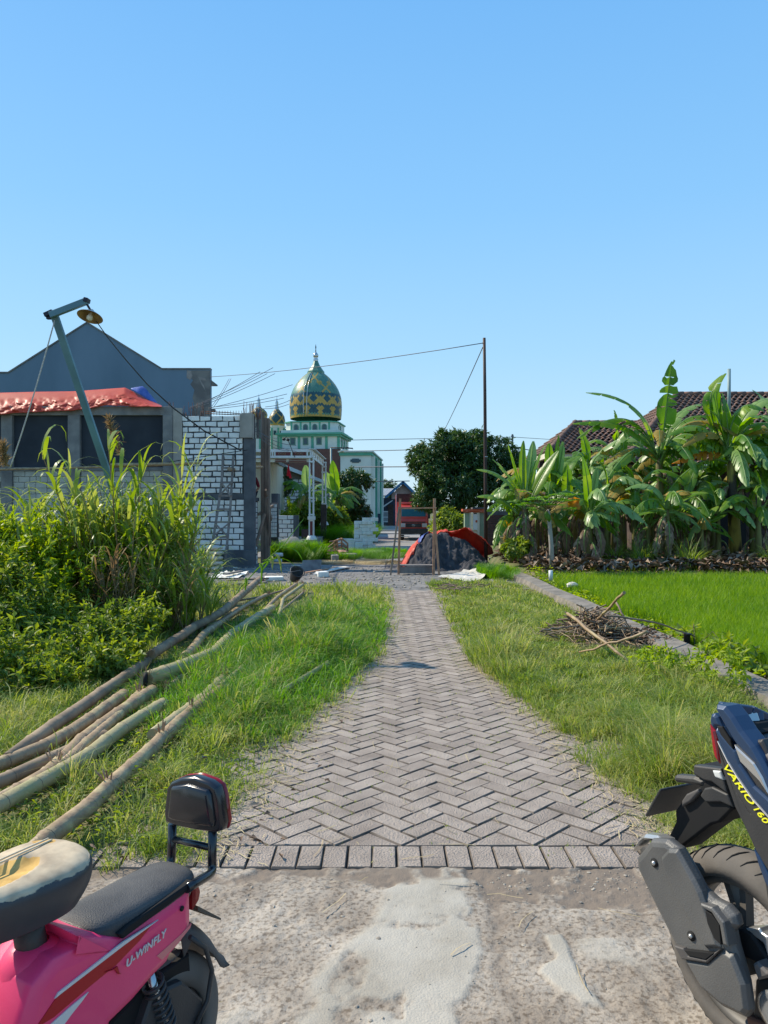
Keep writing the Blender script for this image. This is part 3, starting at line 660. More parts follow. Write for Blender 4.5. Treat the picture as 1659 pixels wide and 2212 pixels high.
flatbits('loose_straw', 150, lambda r, n: (r.uniform(-.6, 1.1, n), r.uniform(3.3, 9, n)), .05, .25, .003, M['straw'], 52, 'scattered straw stalks lying on the pavers')
flatbits('road_straw', 14, lambda r, n: (r.uniform(-.6, .9, n), r.uniform(2.1, 3.2, n)), .06, .22, .0028, M['straw'], 53, 'dry stalks lying on the concrete road', z=.014)
# leaf litter under bananas and by the wall
def litter(name, n, x0, x1, y0, y1, L, mt, seed, label, z=None, hz=.05):
    r = np.random.default_rng(seed); x = r.uniform(x0, x1, n); y = r.uniform(y0, y1, n)
    zz = gz(x, y) if z is None else z+0*x
    d = norm(np.stack([r.normal(size=n), r.normal(size=n), .25*r.normal(size=n)], 1)); nr = norm(np.stack([r.normal(0, .4, n), r.normal(0, .4, n), 1+0*x], 1))
    V = cards(np.stack([x, y, zz+r.uniform(0, hz, n)], 1), d, nr, L*r.uniform(.5, 1.4, n), L*.4*r.uniform(.5, 1.3, n), .5)
    return tag(mesh_np(name, *V, mt), label, None, None, 'stuff')
litter('leaf_litter', 9000, 3.4, 15, 17, 23, .26, M['dead'], 61, 'dead banana leaves and litter covering the ground under the banana plants', hz=.25)
litter('wall_litter', 700, 3.22, 3.5, 5.2, 9, .06, M['dead'], 62, 'dry leaves on the soil strip behind the retaining wall')
litter('wall_weeds', 1500, 3.2, 3.75, 6.5, 17.5, .10, M['shrub_y'], 63, 'small leafy weeds along the field side of the retaining wall', hz=.15)
litter('verge_weeds', 2600, -1.9, -.75, 3.35, 5.2, .035, M['shrub'], 64, 'small creeping weeds among the near bamboo poles', hz=.10)
# pebbles
pbm = MB()
def pebble(mb, c, r_, n=6):
    c = Vector(c); pr = [(0, -.5), (.8, -.3), (1, .15), (.55, .6), (0, .75)]
    s = Vector((rr.uniform(.7, 1.3), rr.uniform(.7, 1.3), rr.uniform(.5, .9))); a0 = rr.random()*6
    vs = []
    for q, h in pr:
        for j in range(n):
            a = a0+2*math.pi*j/n; k = r_*rr.uniform(.82, 1.15)
            vs.append((c.x+q*k*s.x*math.cos(a), c.y+q*k*s.y*math.sin(a), c.z+h*k*s.z))
    fs = [(i*n+j, i*n+(j+1) % n, (i+1)*n+(j+1) % n, (i+1)*n+j) for i in range(len(pr)-1) for j in range(n)]
    mb.add(vs, fs)
for i in range(420):
    if rr.random() < .5: x_, y_ = rr.uniform(.35, 1.6), rr.gauss(3.12, .07)
    else: x_, y_ = rr.uniform(-.9, 1.2), rr.uniform(1.9, 3.2)
    pebble(pbm, (x_, y_, float(croad(x_, y_))+.001), rr.choice([.002, .003, .003, .004, .007]))
tag(pbm.build('road_grit', M['stone']), 'small stones and grit on the concrete road', None, None, 'stuff')
pbm = MB()
for i in range(900):
    x_, y_ = rr.uniform(-4.2, 1), rr.uniform(15, 21); pebble(pbm, (x_, y_, .005), rr.choice([.015, .02, .035]), 5)
tag(pbm.build('yard_rubble', M['stone']), 'loose stones on the dark gravel', None, None, 'stuff')
# curled dead leaf on the road
q = np.zeros((7, 4, 3))
for i in range(7):
    for j in range(4): q[i, j] = (.47+i*.019, 2.13+.020*j*math.sin(.3+i*.42)+.012*math.sin(i*1.3), .02+.022*math.sin(i*.9+j*1.2)**2)
tag(surf(q, M['bamboo'], 'dry_leaf', loc=(.53, 2.15, 0)), 'curled tan dry leaf lying on the concrete at the front', 'leaf')

# ------------------------------------------------------------------ helpers for outlines traced at their own distance
def poly_prism(mb, pts2, y0, y1, inset_front=0):
    """outline in the x-z plane given thickness from y0 (front) to y1"""
    n = len(pts2); vs = [(p[0], y0, p[1]) for p in pts2]+[(p[0], y1, p[1]) for p in pts2]
    A = sum(pts2[i-1][0]*pts2[i][1]-pts2[i][0]*pts2[i-1][1] for i in range(n))
    fs = [tuple(range(n)), tuple(range(2*n-1, n-1, -1))]+[(i, i+n, (i+1) % n+n, (i+1) % n) for i in range(n)]
    if A < 0: fs = [f[::-1] for f in fs]
    return mb.add(vs, fs)
def brick_wall(mb, x0, x1, z0, z1, y, bl, bh, r, gap=.014, dep=.05, proud=.012, axis='x', rough=.006, odd=0):
    """individually laid, slightly irregular bricks standing proud of the mortar; axis 'x' faces -y, axis 'y' faces +x"""
    nrow = max(1, round((z1-z0)/bh)); bh = (z1-z0)/nrow
    for i in range(nrow):
        x = x0-(bl*.5 if (i+odd) % 2 else 0)+r.uniform(-.02, .02)
        while x < x1-.02:
            L = bl*r.uniform(.93, 1.05)
            if r.random() < .04: L *= .6
            a = max(x0+.003, x+gap/2); c = min(x1-.003, x+L-gap/2); x += L
            if c-a < .04: continue
            lo = z0+i*bh+gap/2+r.uniform(-.003, .003); hi = z0+(i+1)*bh-gap/2+r.uniform(-.003, .003)
            j = lambda: r.uniform(-rough, rough); pr = proud*r.uniform(.4, 1.2); b_ = .006
            q = [(a+j(), lo+j()), (c+j(), lo+j()), (c+j(), hi+j()), (a+j(), hi+j())]
            k = [(q[0][0]+b_, q[0][1]+b_), (q[1][0]-b_, q[1][1]+b_), (q[2][0]-b_, q[2][1]-b_), (q[3][0]+b_, q[3][1]-b_)]
            if axis == 'x': vs = [(p[0], y+dep, p[1]) for p in q]+[(p[0], y-pr+b_, p[1]) for p in q]+[(p[0], y-pr, p[1]) for p in k]
            else: vs = [(y-dep, p[0], p[1]) for p in q]+[(y+pr-b_, p[0], p[1]) for p in q]+[(y+pr, p[0], p[1]) for p in k]
            mb.add(vs, [(8, 9, 10, 11), (0, 1, 5, 4), (1, 2, 6, 5), (2, 3, 7, 6), (3, 0, 4, 7), (4, 5, 9, 8), (5, 6, 10, 9), (6, 7, 11, 10), (7, 4, 8, 11)])
    return mb
def sag(a, b, s, n=14):
    a = Vector(a); b = Vector(b)
    return [a.lerp(b, i/n)-Vector((0, 0, s*4*(i/n)*(1-i/n))) for i in range(n+1)]

# ------------------------------------------------------------------ grey-blue gable house
Yg = 34.
gh = thing('gable_house', 'blue-grey house with a tall blank gable wall rising behind the unfinished building', 'house', (-13, Yg, 0))
pts = [(-260, 806), (18, 806), (188, 698), (350, 798), (455, 798), (455, 1140), (-260, 1140)]
b = MB(); poly_prism(b, [XZ(u, v, Yg) for u, v in pts], Yg, Yg+.22); gw = b.build('gable_wall', M['gable'], gh)
b = MB()
cp = [(-260, 806), (18, 806), (188, 698), (350, 798), (455, 798)]
for p, q in zip(cp, cp[1:]):
    a, c = P(*p, Yg), P(*q, Yg); a.y = c.y = Yg+.11; b.beam(a+Vector((0, 0, .03)), c+Vector((0, 0, .03)), .30, .06)
b.build('coping', M['plaster'], gh)
b = MB(); r = random.Random(4)
edge = [(412, 800.5), (409, 812), (417, 822), (411, 830), (420, 842), (416, 860), (420, 875), (414, 890), (420, 940), (420, 1140)]
poly_prism(b, [XZ(u, v, Yg) for u, v in edge]+[XZ(454.6, 1140, Yg), XZ(454.6, 800.5, Yg)], Yg-.006, Yg+.01)
b.build('bare_plaster_patch', M['plaster'], gh)
b = MB()
poly_prism(b, [XZ(u, v, Yg) for u, v in [(404, 800), (413, 801), (416, 812), (411, 821), (403, 816)]], Yg-.010, Yg+.01)
poly_prism(b, [XZ(u, v, Yg) for u, v in [(428, 814), (444, 817), (447, 823), (432, 820), (440, 832), (445, 846), (436, 832)]], Yg-.012, Yg+.01)
b.build('skim_smear', M['slab'], gh)
xr_, zz_ = XZ(455, 1140, Yg)
b = MB(); b.box(-19.5, xr_-.02, Yg+.22, Yg+11, 0, 4.9); b.build('wall', M['plaster'], gh)
b = MB(); ax = XZ(188, 698, Yg)
for sx in (-1, 1):
    e_ = ax[0]+sx*5.6
    b.add([(ax[0], Yg+.22, ax[1]-.5), (ax[0], Yg+11.3, ax[1]-.5), (e_, Yg+11.3, 5.0), (e_, Yg+.22, 5.0), (ax[0], Yg+.22, ax[1]-.62), (ax[0], Yg+11.3, ax[1]-.62), (e_, Yg+11.3, 4.88), (e_, Yg+.22, 4.88)],
          [(0, 1, 2, 3), (7, 6, 5, 4), (3, 2, 6, 7), (0, 3, 7, 4), (1, 5, 6, 2)])
b.build('roof', M['tile'], gh)
b = MB(); a = XZ(455, 820, Yg); poly_prism(b, [XZ(u, v, Yg) for u, v in [(455, 820), (467, 829), (467, 832), (455, 832)]], Yg+.05, Yg+.3)
b.build('eave', M['plaster'], gh)
b = MB(); poly_prism(b, [XZ(u, v, Yg) for u, v in [(455, 882), (463, 883), (463, 887), (455, 887)]], Yg+.05, Yg+.3)
b.build('eave', M['plaster'], gh)

# ------------------------------------------------------------------ unfinished building
Yb = 21.0
px = lambda u: (u-U0)*Yb/F
pz = lambda v: H-(v-V0)*Yb/F
ub = thing('unfinished_building', 'unfinished block building with bare concrete columns, dark panels and white brick walls', 'building', (px(300), Yb, 0))
XL, XR = -14.5, px(549)
r = random.Random(8)
ztop, zbeam, zb1 = pz(878), pz(897), pz(1009)
b = MB(); b.box(XL, px(376), Yb-.02, Yb+.23, zbeam, ztop); b.build('beam', M['conc'], ub, .01)
b = MB(); b.box(XL, px(394), Yb+.0, Yb+.2, zb1-.10, zb1-.004); b.build('sill_beam', M['conc'], ub)
for k, (u0, u1) in enumerate([(-330, -302), (-150, -123), (3, 27), (147, 173), (352, 374)]):
    b = MB(); b.box(px(u0), px(u1), Yb-.035, Yb+.2, -.1, zbeam+.003); b.build('column', M['conc'], ub, .012)
b = MB(); b.box(px(375), px(394), Yb-.05, Yb+.02, pz(1120), pz(882)); b.build('column_formwork', M['form'], ub, .004)
us = [-302, -150, -123, 3, 27, 147, 173, 352]
for i in range(0, 8, 2):
    b = MB(); b.box(px(us[i])-.01, px(us[i+1])+.01, Yb+.09, Yb+.15, zb1, zbeam+.005); b.build('dark_panel', M['panel'], ub)
    b = MB(); brick_wall(b, px(us[i]), px(us[i+1]), -.05, zb1-.10, Yb+.03, .31, .158, r); b.build('lower_brickwork', M['gbrick'], ub)
b = MB(); b.box(XL, px(374), Yb+.036, Yb+.14, -.1, zb1-.05); b.build('mortar', M['mortar_g'], ub)
# right-hand white brick bay
zt = pz(898)
b = MB(); brick_wall(b, px(394), px(524), pz(1066), zt, Yb, .318, .157, r, gap=.034, rough=.012)
b.build('white_brickwork', M['wbrick'], ub)
b = MB(); brick_wall(b, px(394), px(528), pz(1190), pz(1079), Yb, .318, .157, r, gap=.032, rough=.012)
b.build('white_brickwork', M['wbrick'], ub)
b = MB(); b.box(px(394)-.02, px(549), Yb+.004, Yb+.12, -.1, zt-.01); b.build('mortar', M['mortar'], ub)
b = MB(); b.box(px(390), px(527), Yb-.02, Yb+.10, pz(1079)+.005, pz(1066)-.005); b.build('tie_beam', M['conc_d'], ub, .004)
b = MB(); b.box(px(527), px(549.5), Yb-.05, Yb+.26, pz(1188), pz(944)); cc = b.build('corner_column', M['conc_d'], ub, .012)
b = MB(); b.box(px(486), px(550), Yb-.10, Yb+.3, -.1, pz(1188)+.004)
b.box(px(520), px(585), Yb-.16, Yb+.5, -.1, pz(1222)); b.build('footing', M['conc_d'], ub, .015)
b = MB(); b.box(px(523), px(546), Yb-.10, Yb-.055, pz(946), pz(893)); b.box(px(546.5), px(548.5), Yb-.10, Yb+.3, pz(948), pz(895)); b.box(px(519), px(523), Yb-.09, Yb+.01, pz(946), pz(896))
b.build('column_formwork', M['form'], ub, .003)
b = MB()
for u, v0, v1 in [(552, 1040, 880), (556, 1040, 890), (560.5, 960, 884)]: b.box(px(u)-.03, px(u)+.01, Yb+.28, Yb+.34, pz(v1*0+945), pz(v1))
b.build('upright_board', M['wood_g'], ub)
# side facade, receding
Xs = px(549)
b = MB(); brick_wall(b, Yb+.3, Yb+1.5, -.05, pz(1083), Xs-.16, .318, .157, r, axis='y', gap=.022); b.build('white_brickwork', M['wbrick'], ub)
b = MB(); b.box(Xs-.28, Xs-.165, Yb+.27, Yb+1.6, -.1, pz(1081)); b.build('mortar', M['mortar'], ub)
b = MB(); b.box(Xs-.34, Xs-.12, Yb+.27, Yb+1.6, pz(1081), pz(1081)+.10); b.build('side_ledge', M['conc_d'], ub)
Y2 = 22.5
b = MB(); x2 = (563-U0)*Y2/F; x3 = (577-U0)*Y2/F
b.box(x2, x2+.12, Y2, Y2+.05, -.05, H+(V0-890)*Y2/F); b.box(x2+.125, x3, Y2-.03, Y2+.02, -.05, H+(V0-903)*Y2/F)
b.box(x3+.005, x3+.05, Y2-.02, Y2+.30, -.05, H+(V0-903)*Y2/F); b.build('column_formwork', M['wood'], ub, .004)
b = MB(); b.box(x2+.02, x3-.01, Y2+.055, Y2+.30, -.05, H+(V0-905)*Y2/F); b.build('column', M['conc'], ub)
Y3 = 24.0; f3 = lambda u: (u-U0)*Y3/F; z3 = lambda v: H-(v-V0)*Y3/F
b = MB(); b.box(f3(586), f3(600), Y3, Y3+.5, z3(1100), z3(1066)); b.build('column', M['conc_d'], ub)
b = MB(); b.box(f3(584), f3(602), Y3-.03, Y3-.003, z3(1180), z3(1086)); b.build('board', M['wood_g'], ub)
b = MB()
for i in range(9):
    for j in range(3): b.box(f3(586.5)+j*.06, f3(586.5)+j*.06+.05, Y3-.09, Y3-.035, z3(1160)+i*.115, z3(1160)+i*.115+.10)
b.build('white_brickwork', M['wbrick'], ub)
b = MB(); b.box(f3(585.5), f3(600.5), Y3-.05, Y3-.031, z3(1168), z3(1096)); b.build('mortar', M['mortar'], ub)
for a, c in [((574, 1058, 22.3), (586, 1123, 23.2)), ((558, 1111, 22.3), (590, 1093, 23.4)), ((578, 1075, 22.2), (583, 1178, 22.6)), ((552, 1180, 21.8), (572, 1110, 22.2))]:
    b = MB(); b.beam(P(*a), P(*c), .05, .08); b.build('brace', M['wood'], ub)
b = MB(); b.box(XL, px(376), Yb+2.9, Yb+3.05, 0, pz(900)); b.box(px(376)-.2, px(376), Yb+.2, Yb+2.9, 0, pz(905)); b.box(XL, px(376), Yb+.2, Yb+3, zbeam+.02, ztop-.05); b.build('rear_wall', M['conc_d'], ub)
b = MB()
for i in range(60):
    u = r.choice([r.uniform(390, 440), r.uniform(524, 545), r.uniform(545, 562), r.uniform(355, 372)])
    h0 = pz(897); b.tube([(px(u), Yb+r.uniform(.03, .2), h0-.1), (px(u)+r.uniform(-.02, .02), Yb+r.uniform(.03, .2), h0+r.uniform(.08, .42))], .006, 4)
b.tube([P(443, 889, Yb+.1), P(490, 891, Yb+.1), P(530, 895, Yb+.1)], .012, 4)
b.tube([P(443, 893, Yb+.2), P(530, 897, Yb+.2)], .012, 4)
for i in range(14): b.tube([P(444+i*6, 887, Yb+.1), P(444+i*6, 897, Yb+.12)], .006, 4)
b.build('rebar_stub', M['rust'], ub)['kind'] = 'stuff'
# loose rebar rods
rods = [((410, 881), (590, 794)), ((413, 883), (562, 803)), ((418, 880), (577, 807)), ((422, 882), (594, 807)), ((450, 882), (632, 831)), ((455, 880), (620, 851)),
        ((450, 884), (613, 860)), ((573, 879), (627, 864)), ((568, 883), (624, 873)), ((458, 877), (495, 818)), ((461, 880), (499, 818)),
        ((548, 925), (640, 962)), ((550, 930), (640, 975)), ((552, 937), (624, 974)), ((548, 918), (600, 946))]
for i, (a, c) in enumerate(rods):
    pa = P(*a, Yb+.1); pc = P(*c, Yb+(1.2 if i < 11 else -.5)+.1*i)
    b = MB(); b.tube(sag(pa, pc, .04 if i < 11 else .12, 6), .0075, 5)
    o = b.build('rebar_rod', M['rebar'])
    if i in (9, 10): tag(o, 'steep thin steel rod rising beside the right edge of the gable house', 'rebar', 'loose steel rods on the unfinished building')
    elif i < 9: tag(o, 'thin steel rod slanting up right from the top of the white brick wall', 'rebar', 'loose steel rods on the unfinished building')
    else: tag(o, 'thin dark rod drooping from the corner column towards the canopy', 'rebar', 'drooping rods at the building corner')

# orange tarpaulin over the beam
a_ = 260; bb = 22; q = np.zeros((a_, bb, 3)); r0 = np.random.default_rng(5)
us_ = np.linspace(-300, 350, a_); top = np.interp(us_, [-300, 0, 80, 160, 270, 350], [850, 849, 847, 846, 838, 877]); bot = np.interp(us_, [-300, 0, 60, 170, 230, 290, 350], [893, 894, 891, 886, 876, 878, 879])
for j in range(bb):
    t_ = j/(bb-1)
    v_ = bot+(top-bot)*t_; Yd = Yb-.16+t_**1.3*.75
    fold = ((fbm(us_/16., us_*0+j*.22, 3, 7)-.5)*.30-np.abs(fbm(us_/9.+j*.35, us_*0+j*.3, 3, 27)-.5)*.26+.02)*np.sin(np.pi*min(1, t_+.25))*np.clip((350-us_)/60, .15, 1)
    q[:, j, 0] = (us_-U0)*Yd/F; q[:, j, 1] = Yd+fold; q[:, j, 2] = H-(v_-V0)*Yd/F+fold*.35
tp = thing('tarpaulin', 'crumpled orange tarpaulin with a blue corner laid along the top of the unfinished building', 'tarp', (px(100), Yb, ztop))
o = surf(q, M['tarp'], 'orange_sheet', tp); so = o.modifiers.new('s', 'SOLIDIFY'); so.thickness = .01
q2 = np.zeros((10, 5, 3))
for i in range(10):
    for j in range(5):
        u_ = 283+i*6.2; vt = np.interp(u_, [283, 310, 345], [839, 834, 877]); vb = np.interp(u_, [283, 300, 345], [841, 851, 880])
        v_ = vb+(vt-vb)*j/4; Yd = Yb+.45+.06*j+.03*math.sin(i*1.9); q2[i, j] = P(u_, v_, Yd)
o = surf(q2, M['tarp_b'], 'blue_corner', tp); so = o.modifiers.new('s', 'SOLIDIFY'); so.thickness = .01

# bamboo scaffold rails, ladder
def bamboo(name, pts, r0, mt, label, group=None, cat='bamboo pole', nodes=.32, parent=None, seed=0, frayed=None, hollow=True):
    """culm with swollen rings; pts are axis points"""
    r = random.Random(seed); pts = [Vector(p) for p in pts]
    L = [0]
    for a, c in zip(pts, pts[1:]): L.append(L[-1]+(c-a).length)
    tot = L[-1]
    def at_(s):
        for i in range(len(L)-1):
            if s <= L[i+1] or i == len(L)-2:
                return pts[i].lerp(pts[i+1], (s-L[i])/max(1e-6, L[i+1]-L[i]))
    root = thing(name, label, cat, pts[0], group)
    s = r.uniform(.05, nodes); ps = [at_(0)]; rs = [r0]; rings = []
    off = Vector((0, 0, 0))
    while s < tot-.02:
        for d, k in ((-.02, 1), (-.003, 1.08), (.004, 1.10), (.02, 1.0)):
            if 0 < s+d < tot: ps.append(at_(s+d)+off); rs.append(r0*k*(1-.12*s/tot))
        rings.append((at_(s)+off, (at_(min(tot, s+.05))-at_(s-.04)).normalized(), r0*1.1*(1-.12*s/tot)))
        off = off+Vector((r.uniform(-1, 1), r.uniform(-1, 1), r.uniform(-.4, .8)))*r0*.12
        s += nodes*r.uniform(.8, 1.2)
    ps.append(at_(tot)+off); rs.append(r0*.88)
    b = MB(); b.tube(ps, rs, 12)
    for i in range(len(ps)-1):
        if abs(rs[i]/max(rs)-1) < .5 and (ps[i+1]-ps[i]).length < .012:
            for j in range(12): b.m[i*12+j] = 1
    b.build('culm', [mt, M['node']], root)
    if frayed is not None:
        b = MB()
        for k in frayed:
            c = at_(k*tot)
            for i in range(16):
                d = Vector((r.gauss(0, 1), r.gauss(0, 1), r.gauss(.5, 1))).normalized(); p0 = c+d*r0*.8
                b.beam(p0, p0+d*r.uniform(.02, .06)+Vector((0, 0, .02)), .008, .002)
        b.build('frayed_fibres', M['frayed'], root)['kind'] = 'stuff'
    return root
g_ = 'bamboo rails of the scaffold'
bamboo('bamboo_rail', [P(-60, 1015, 20.7), P(150, 1011, 20.7), P(345, 1006, 20.7)], .035, M['bamboo'], 'thin tan bamboo rail tied across the unfinished wall below the dark panels', cat='bamboo pole')
bamboo('bamboo_rail', [P(240, 1004, 20.55), P(345, 1003, 20.55), P(435, 1000, 20.55)], .05, M['bamboo'], 'thicker pale bamboo rail ending in front of the white brick wall', cat='bamboo pole')
bamboo('bamboo_rail', [P(495, 1013, 20.6), P(519, 1016, 21.6)], .055, M['bamboo_d'], 'short bamboo stub poking towards the viewer above the ladder', cat='bamboo pole')
bamboo('bamboo_rail', [P(548, 1009.5, 21.6), P(566, 1009, 22.2)], .04, M['bamboo'], 'short pale bamboo stub beside the concrete corner column', cat='bamboo pole')
ld = thing('ladder', 'rough grey wooden ladder with crossed braces leaning on the white brick wall', 'ladder', P(470, 1242, 20.3))
la = [P(482, 979, 20.88), P(479, 1040, 20.7), P(470, 1105, 20.5), P(458, 1180, 20.3), P(452, 1238, 20.15)]; ra = [P(504, 984, 20.88), P(501, 1040, 20.7), P(497, 1105, 20.5), P(490, 1180, 20.3), P(482, 1248, 20.15)]
for pts_ in (la, ra):
    b = MB()
    for p, q in zip(pts_, pts_[1:]): b.beam(p, q+(q-p)*.02, .06, .04)
    b.build('rail', M['wood_g'], ld)
def on(pts_, v):
    for p, q in zip(pts_, pts_[1:]):
        vp = V0-(p.z-H)*F/p.y; vq = V0-(q.z-H)*F/q.y
        if vp <= v <= vq+1: return p.lerp(q, (v-vp)/(vq-vp))
    return pts_[-1]
for v in (1011, 1042, 1071, 1100, 1128, 1160, 1195):
    b = MB(); b.beam(on(la, v)+Vector((-.03, -.03, 0)), on(ra, v)+Vector((.03, -.03, 0)), .03, .05); b.build('rung', M['wood_g'], ld)
for v0, v1 in ((1042, 1071), (1131, 1158)):
    for s_ in (0, 1):
        b = MB(); b.beam(on(la, v0 if s_ else v1)+Vector((0, -.05-.03*s_, 0)), on(ra, v1 if s_ else v0)+Vector((0, -.05-.03*s_, 0)), .025, .045); b.build('cross_brace', M['wood_g'], ld)

# odds and ends at the foot of the wall
def sackpile(u0, u1, v, Y, n, label):
    for i in range(n):
        b = MB(); c = P((u0+u1)/2, v, Y); w_ = (u1-u0)*Y/F; z = i*.13
        prof = [(-1, .0), (-.9, .55), (-.5, .9), (0, 1), (.5, .9), (.9, .55), (1, .0)]
        vs = []
        n_ = 10
        for x_, k in prof:
            for j in range(n_):
                a = 2*math.pi*j/n_; vs.append((c.x+x_*w_/2+.02*math.sin(i*3), c.y+math.cos(a)*.22*(k*.7+.3), z+.07+math.sin(a)*.07*k))
        b.smooth = True
        b.add(vs, [(i_*n_+j, i_*n_+(j+1) % n_, (i_+1)*n_+(j+1) % n_, (i_+1)*n_+j) for i_ in range(6) for j in range(n_)])
        pos = ['bottom sack', 'sack second from the bottom', 'sack in the middle', 'sack second from the top', 'topmost pale sack'][i]
        tag(b.build('cement_sack', M['sheet'] if i == n-1 else M['sack']), pos+' of the stack at the foot of the ladder', 'sack', 'sacks by the ladder')
sackpile(438, 482, 1230, 19.6, 5, '')
for i, (a, c, w_, mt, lab) in enumerate([((491, 1254, 18.4), (582, 1249, 18.9), .10, 'wood', 'upper grey-brown plank lying on the ground below the ladder'), ((500, 1262, 18.2), (575, 1258, 18.2), .14, 'wood_g', 'lower wide grey plank lying on the ground below the ladder'),
                                     ((486, 1240, 19.3), (520, 1234, 19.4), .12, 'wood_g', 'short grey plank leaning at the wall footing')]):
    b = MB(); p0 = G(a[0], a[1], .06+.02*i); p1 = G(c[0], c[1], .06+.02*i); b.beam(p0, p1, w_, .035); tag(b.build('plank', M[mt], bevel=.004), lab, 'plank')
b = MB(); c = P(509, 1229, 20.7); b.box(c.x-.06, c.x+.06, c.y-.03, c.y, c.z-.05, c.z+.05); tag(b.build('junction_box', M['pvc'], bevel=.006), 'small white box fixed low on the dark footing', 'box')
b = MB(); p0 = P(474, 1262, 17.9); p0.z = .0
q = np.zeros((12, 8, 3))
for i in range(12):
    for j in range(8):
        x_, y_ = p0.x-.1+i*.06, 17.2+j*.2; q[i, j] = (x_, y_, .03+.06*math.sin(i*1.1+j*.8)**2*(j/7))
tag(surf(q, M['block'], 'ground_sheet', loc=tuple(p0)), 'pale blue-grey sheet crumpled on the ground under the sacks', 'sheet')
# debris on the gravel right of the building
b = MB(); A1 = G(651, 1234); A2 = G(693, 1232)
b.add([A1, A2, A2+Vector((0, .25, .26)), A1+Vector((0, .25, .26)), A1+Vector((0, .03, 0)), A2+Vector((0, .03, 0)), A2+Vector((0, .28, .26)), A1+Vector((0, .28, .26))], [(0, 1, 2, 3), (7, 6, 5, 4), (0, 4, 5, 1), (1, 5, 6, 2), (2, 6, 7, 3), (3, 7, 4, 0)])
tag(b.build('fibre_board', M['wood_g']), 'grey-brown rectangular board propped on edge in the building shadow', 'board')
bk = thing('black_bucket', 'round black rubber bucket lying in the building shadow', 'bucket', G(639, 1243))
b = MB(); c = G(639, 1243, .15); b.lathe([(.10, -.13), (.15, .12), (.165, .13), (.15, .135), (.135, .12), (.09, -.11), (0, -.11)], c, 16, axis=(.35, -.6, .72)); b.build('tub', M['blackp'], bk)
b = MB(); b.tube([c+Vector((-.15, -.1, .08)), c+Vector((-.05, -.28, .1)), c+Vector((.12, -.15, .12))], .006, 5); b.build('handle', M['wire'], bk)
for i, (a, c, w_, mt, lab) in enumerate([((702, 1234), (750, 1224), .22, 'sheet', 'long pale board lying flat at the edge of the shadow'), ((652, 1238), (708, 1229), .09, 'wood_o', 'reddish plank lying in front of the grey board'),
                                     ((684, 1240), (700, 1234), .16, 'lightp', 'small white panel lying on the dark gravel'), ((633, 1221), (650, 1222), .1, 'sheet', 'short white slat lying behind the bucket')]):
    b = MB(); b.beam(G(*a, .03+i*.02), G(*c, .04+i*.02), w_, .02); tag(b.build('board', M[mt]), lab, 'board')
b = MB(); c = G(696, 1246); b.box(c.x-.13, c.x+.13, c.y-.1, c.y+.1, 0, .12, Matrix.Rotation(.4, 3, 'Z')); tag(b.build('foam_block', M['block'], bevel=.01), 'small white foam block on the dark gravel', 'block')
b = MB(); c = G(592, 1254); b.box(c.x-.2, c.x+.2, c.y-.15, c.y+.15, 0, .09, Matrix.Rotation(.2, 3, 'Z')); tag(b.build('concrete_lump', M['block'], bevel=.02), 'flat pale lump lying by the corner footing', 'rubble')
for i, (u, v, l) in enumerate([(602, 1198, 'upper short white pipe stub beside the back column'), (600, 1211, 'lower short white pipe stub beside the back column')]):
    b = MB(); c = P(u, v, 22.6); b.tube([c+Vector((-.14, 0, 0)), c+Vector((.12, -.02, 0))], .055, 10); tag(b.build('pipe_stub', M['pvc']), l, 'pipe')

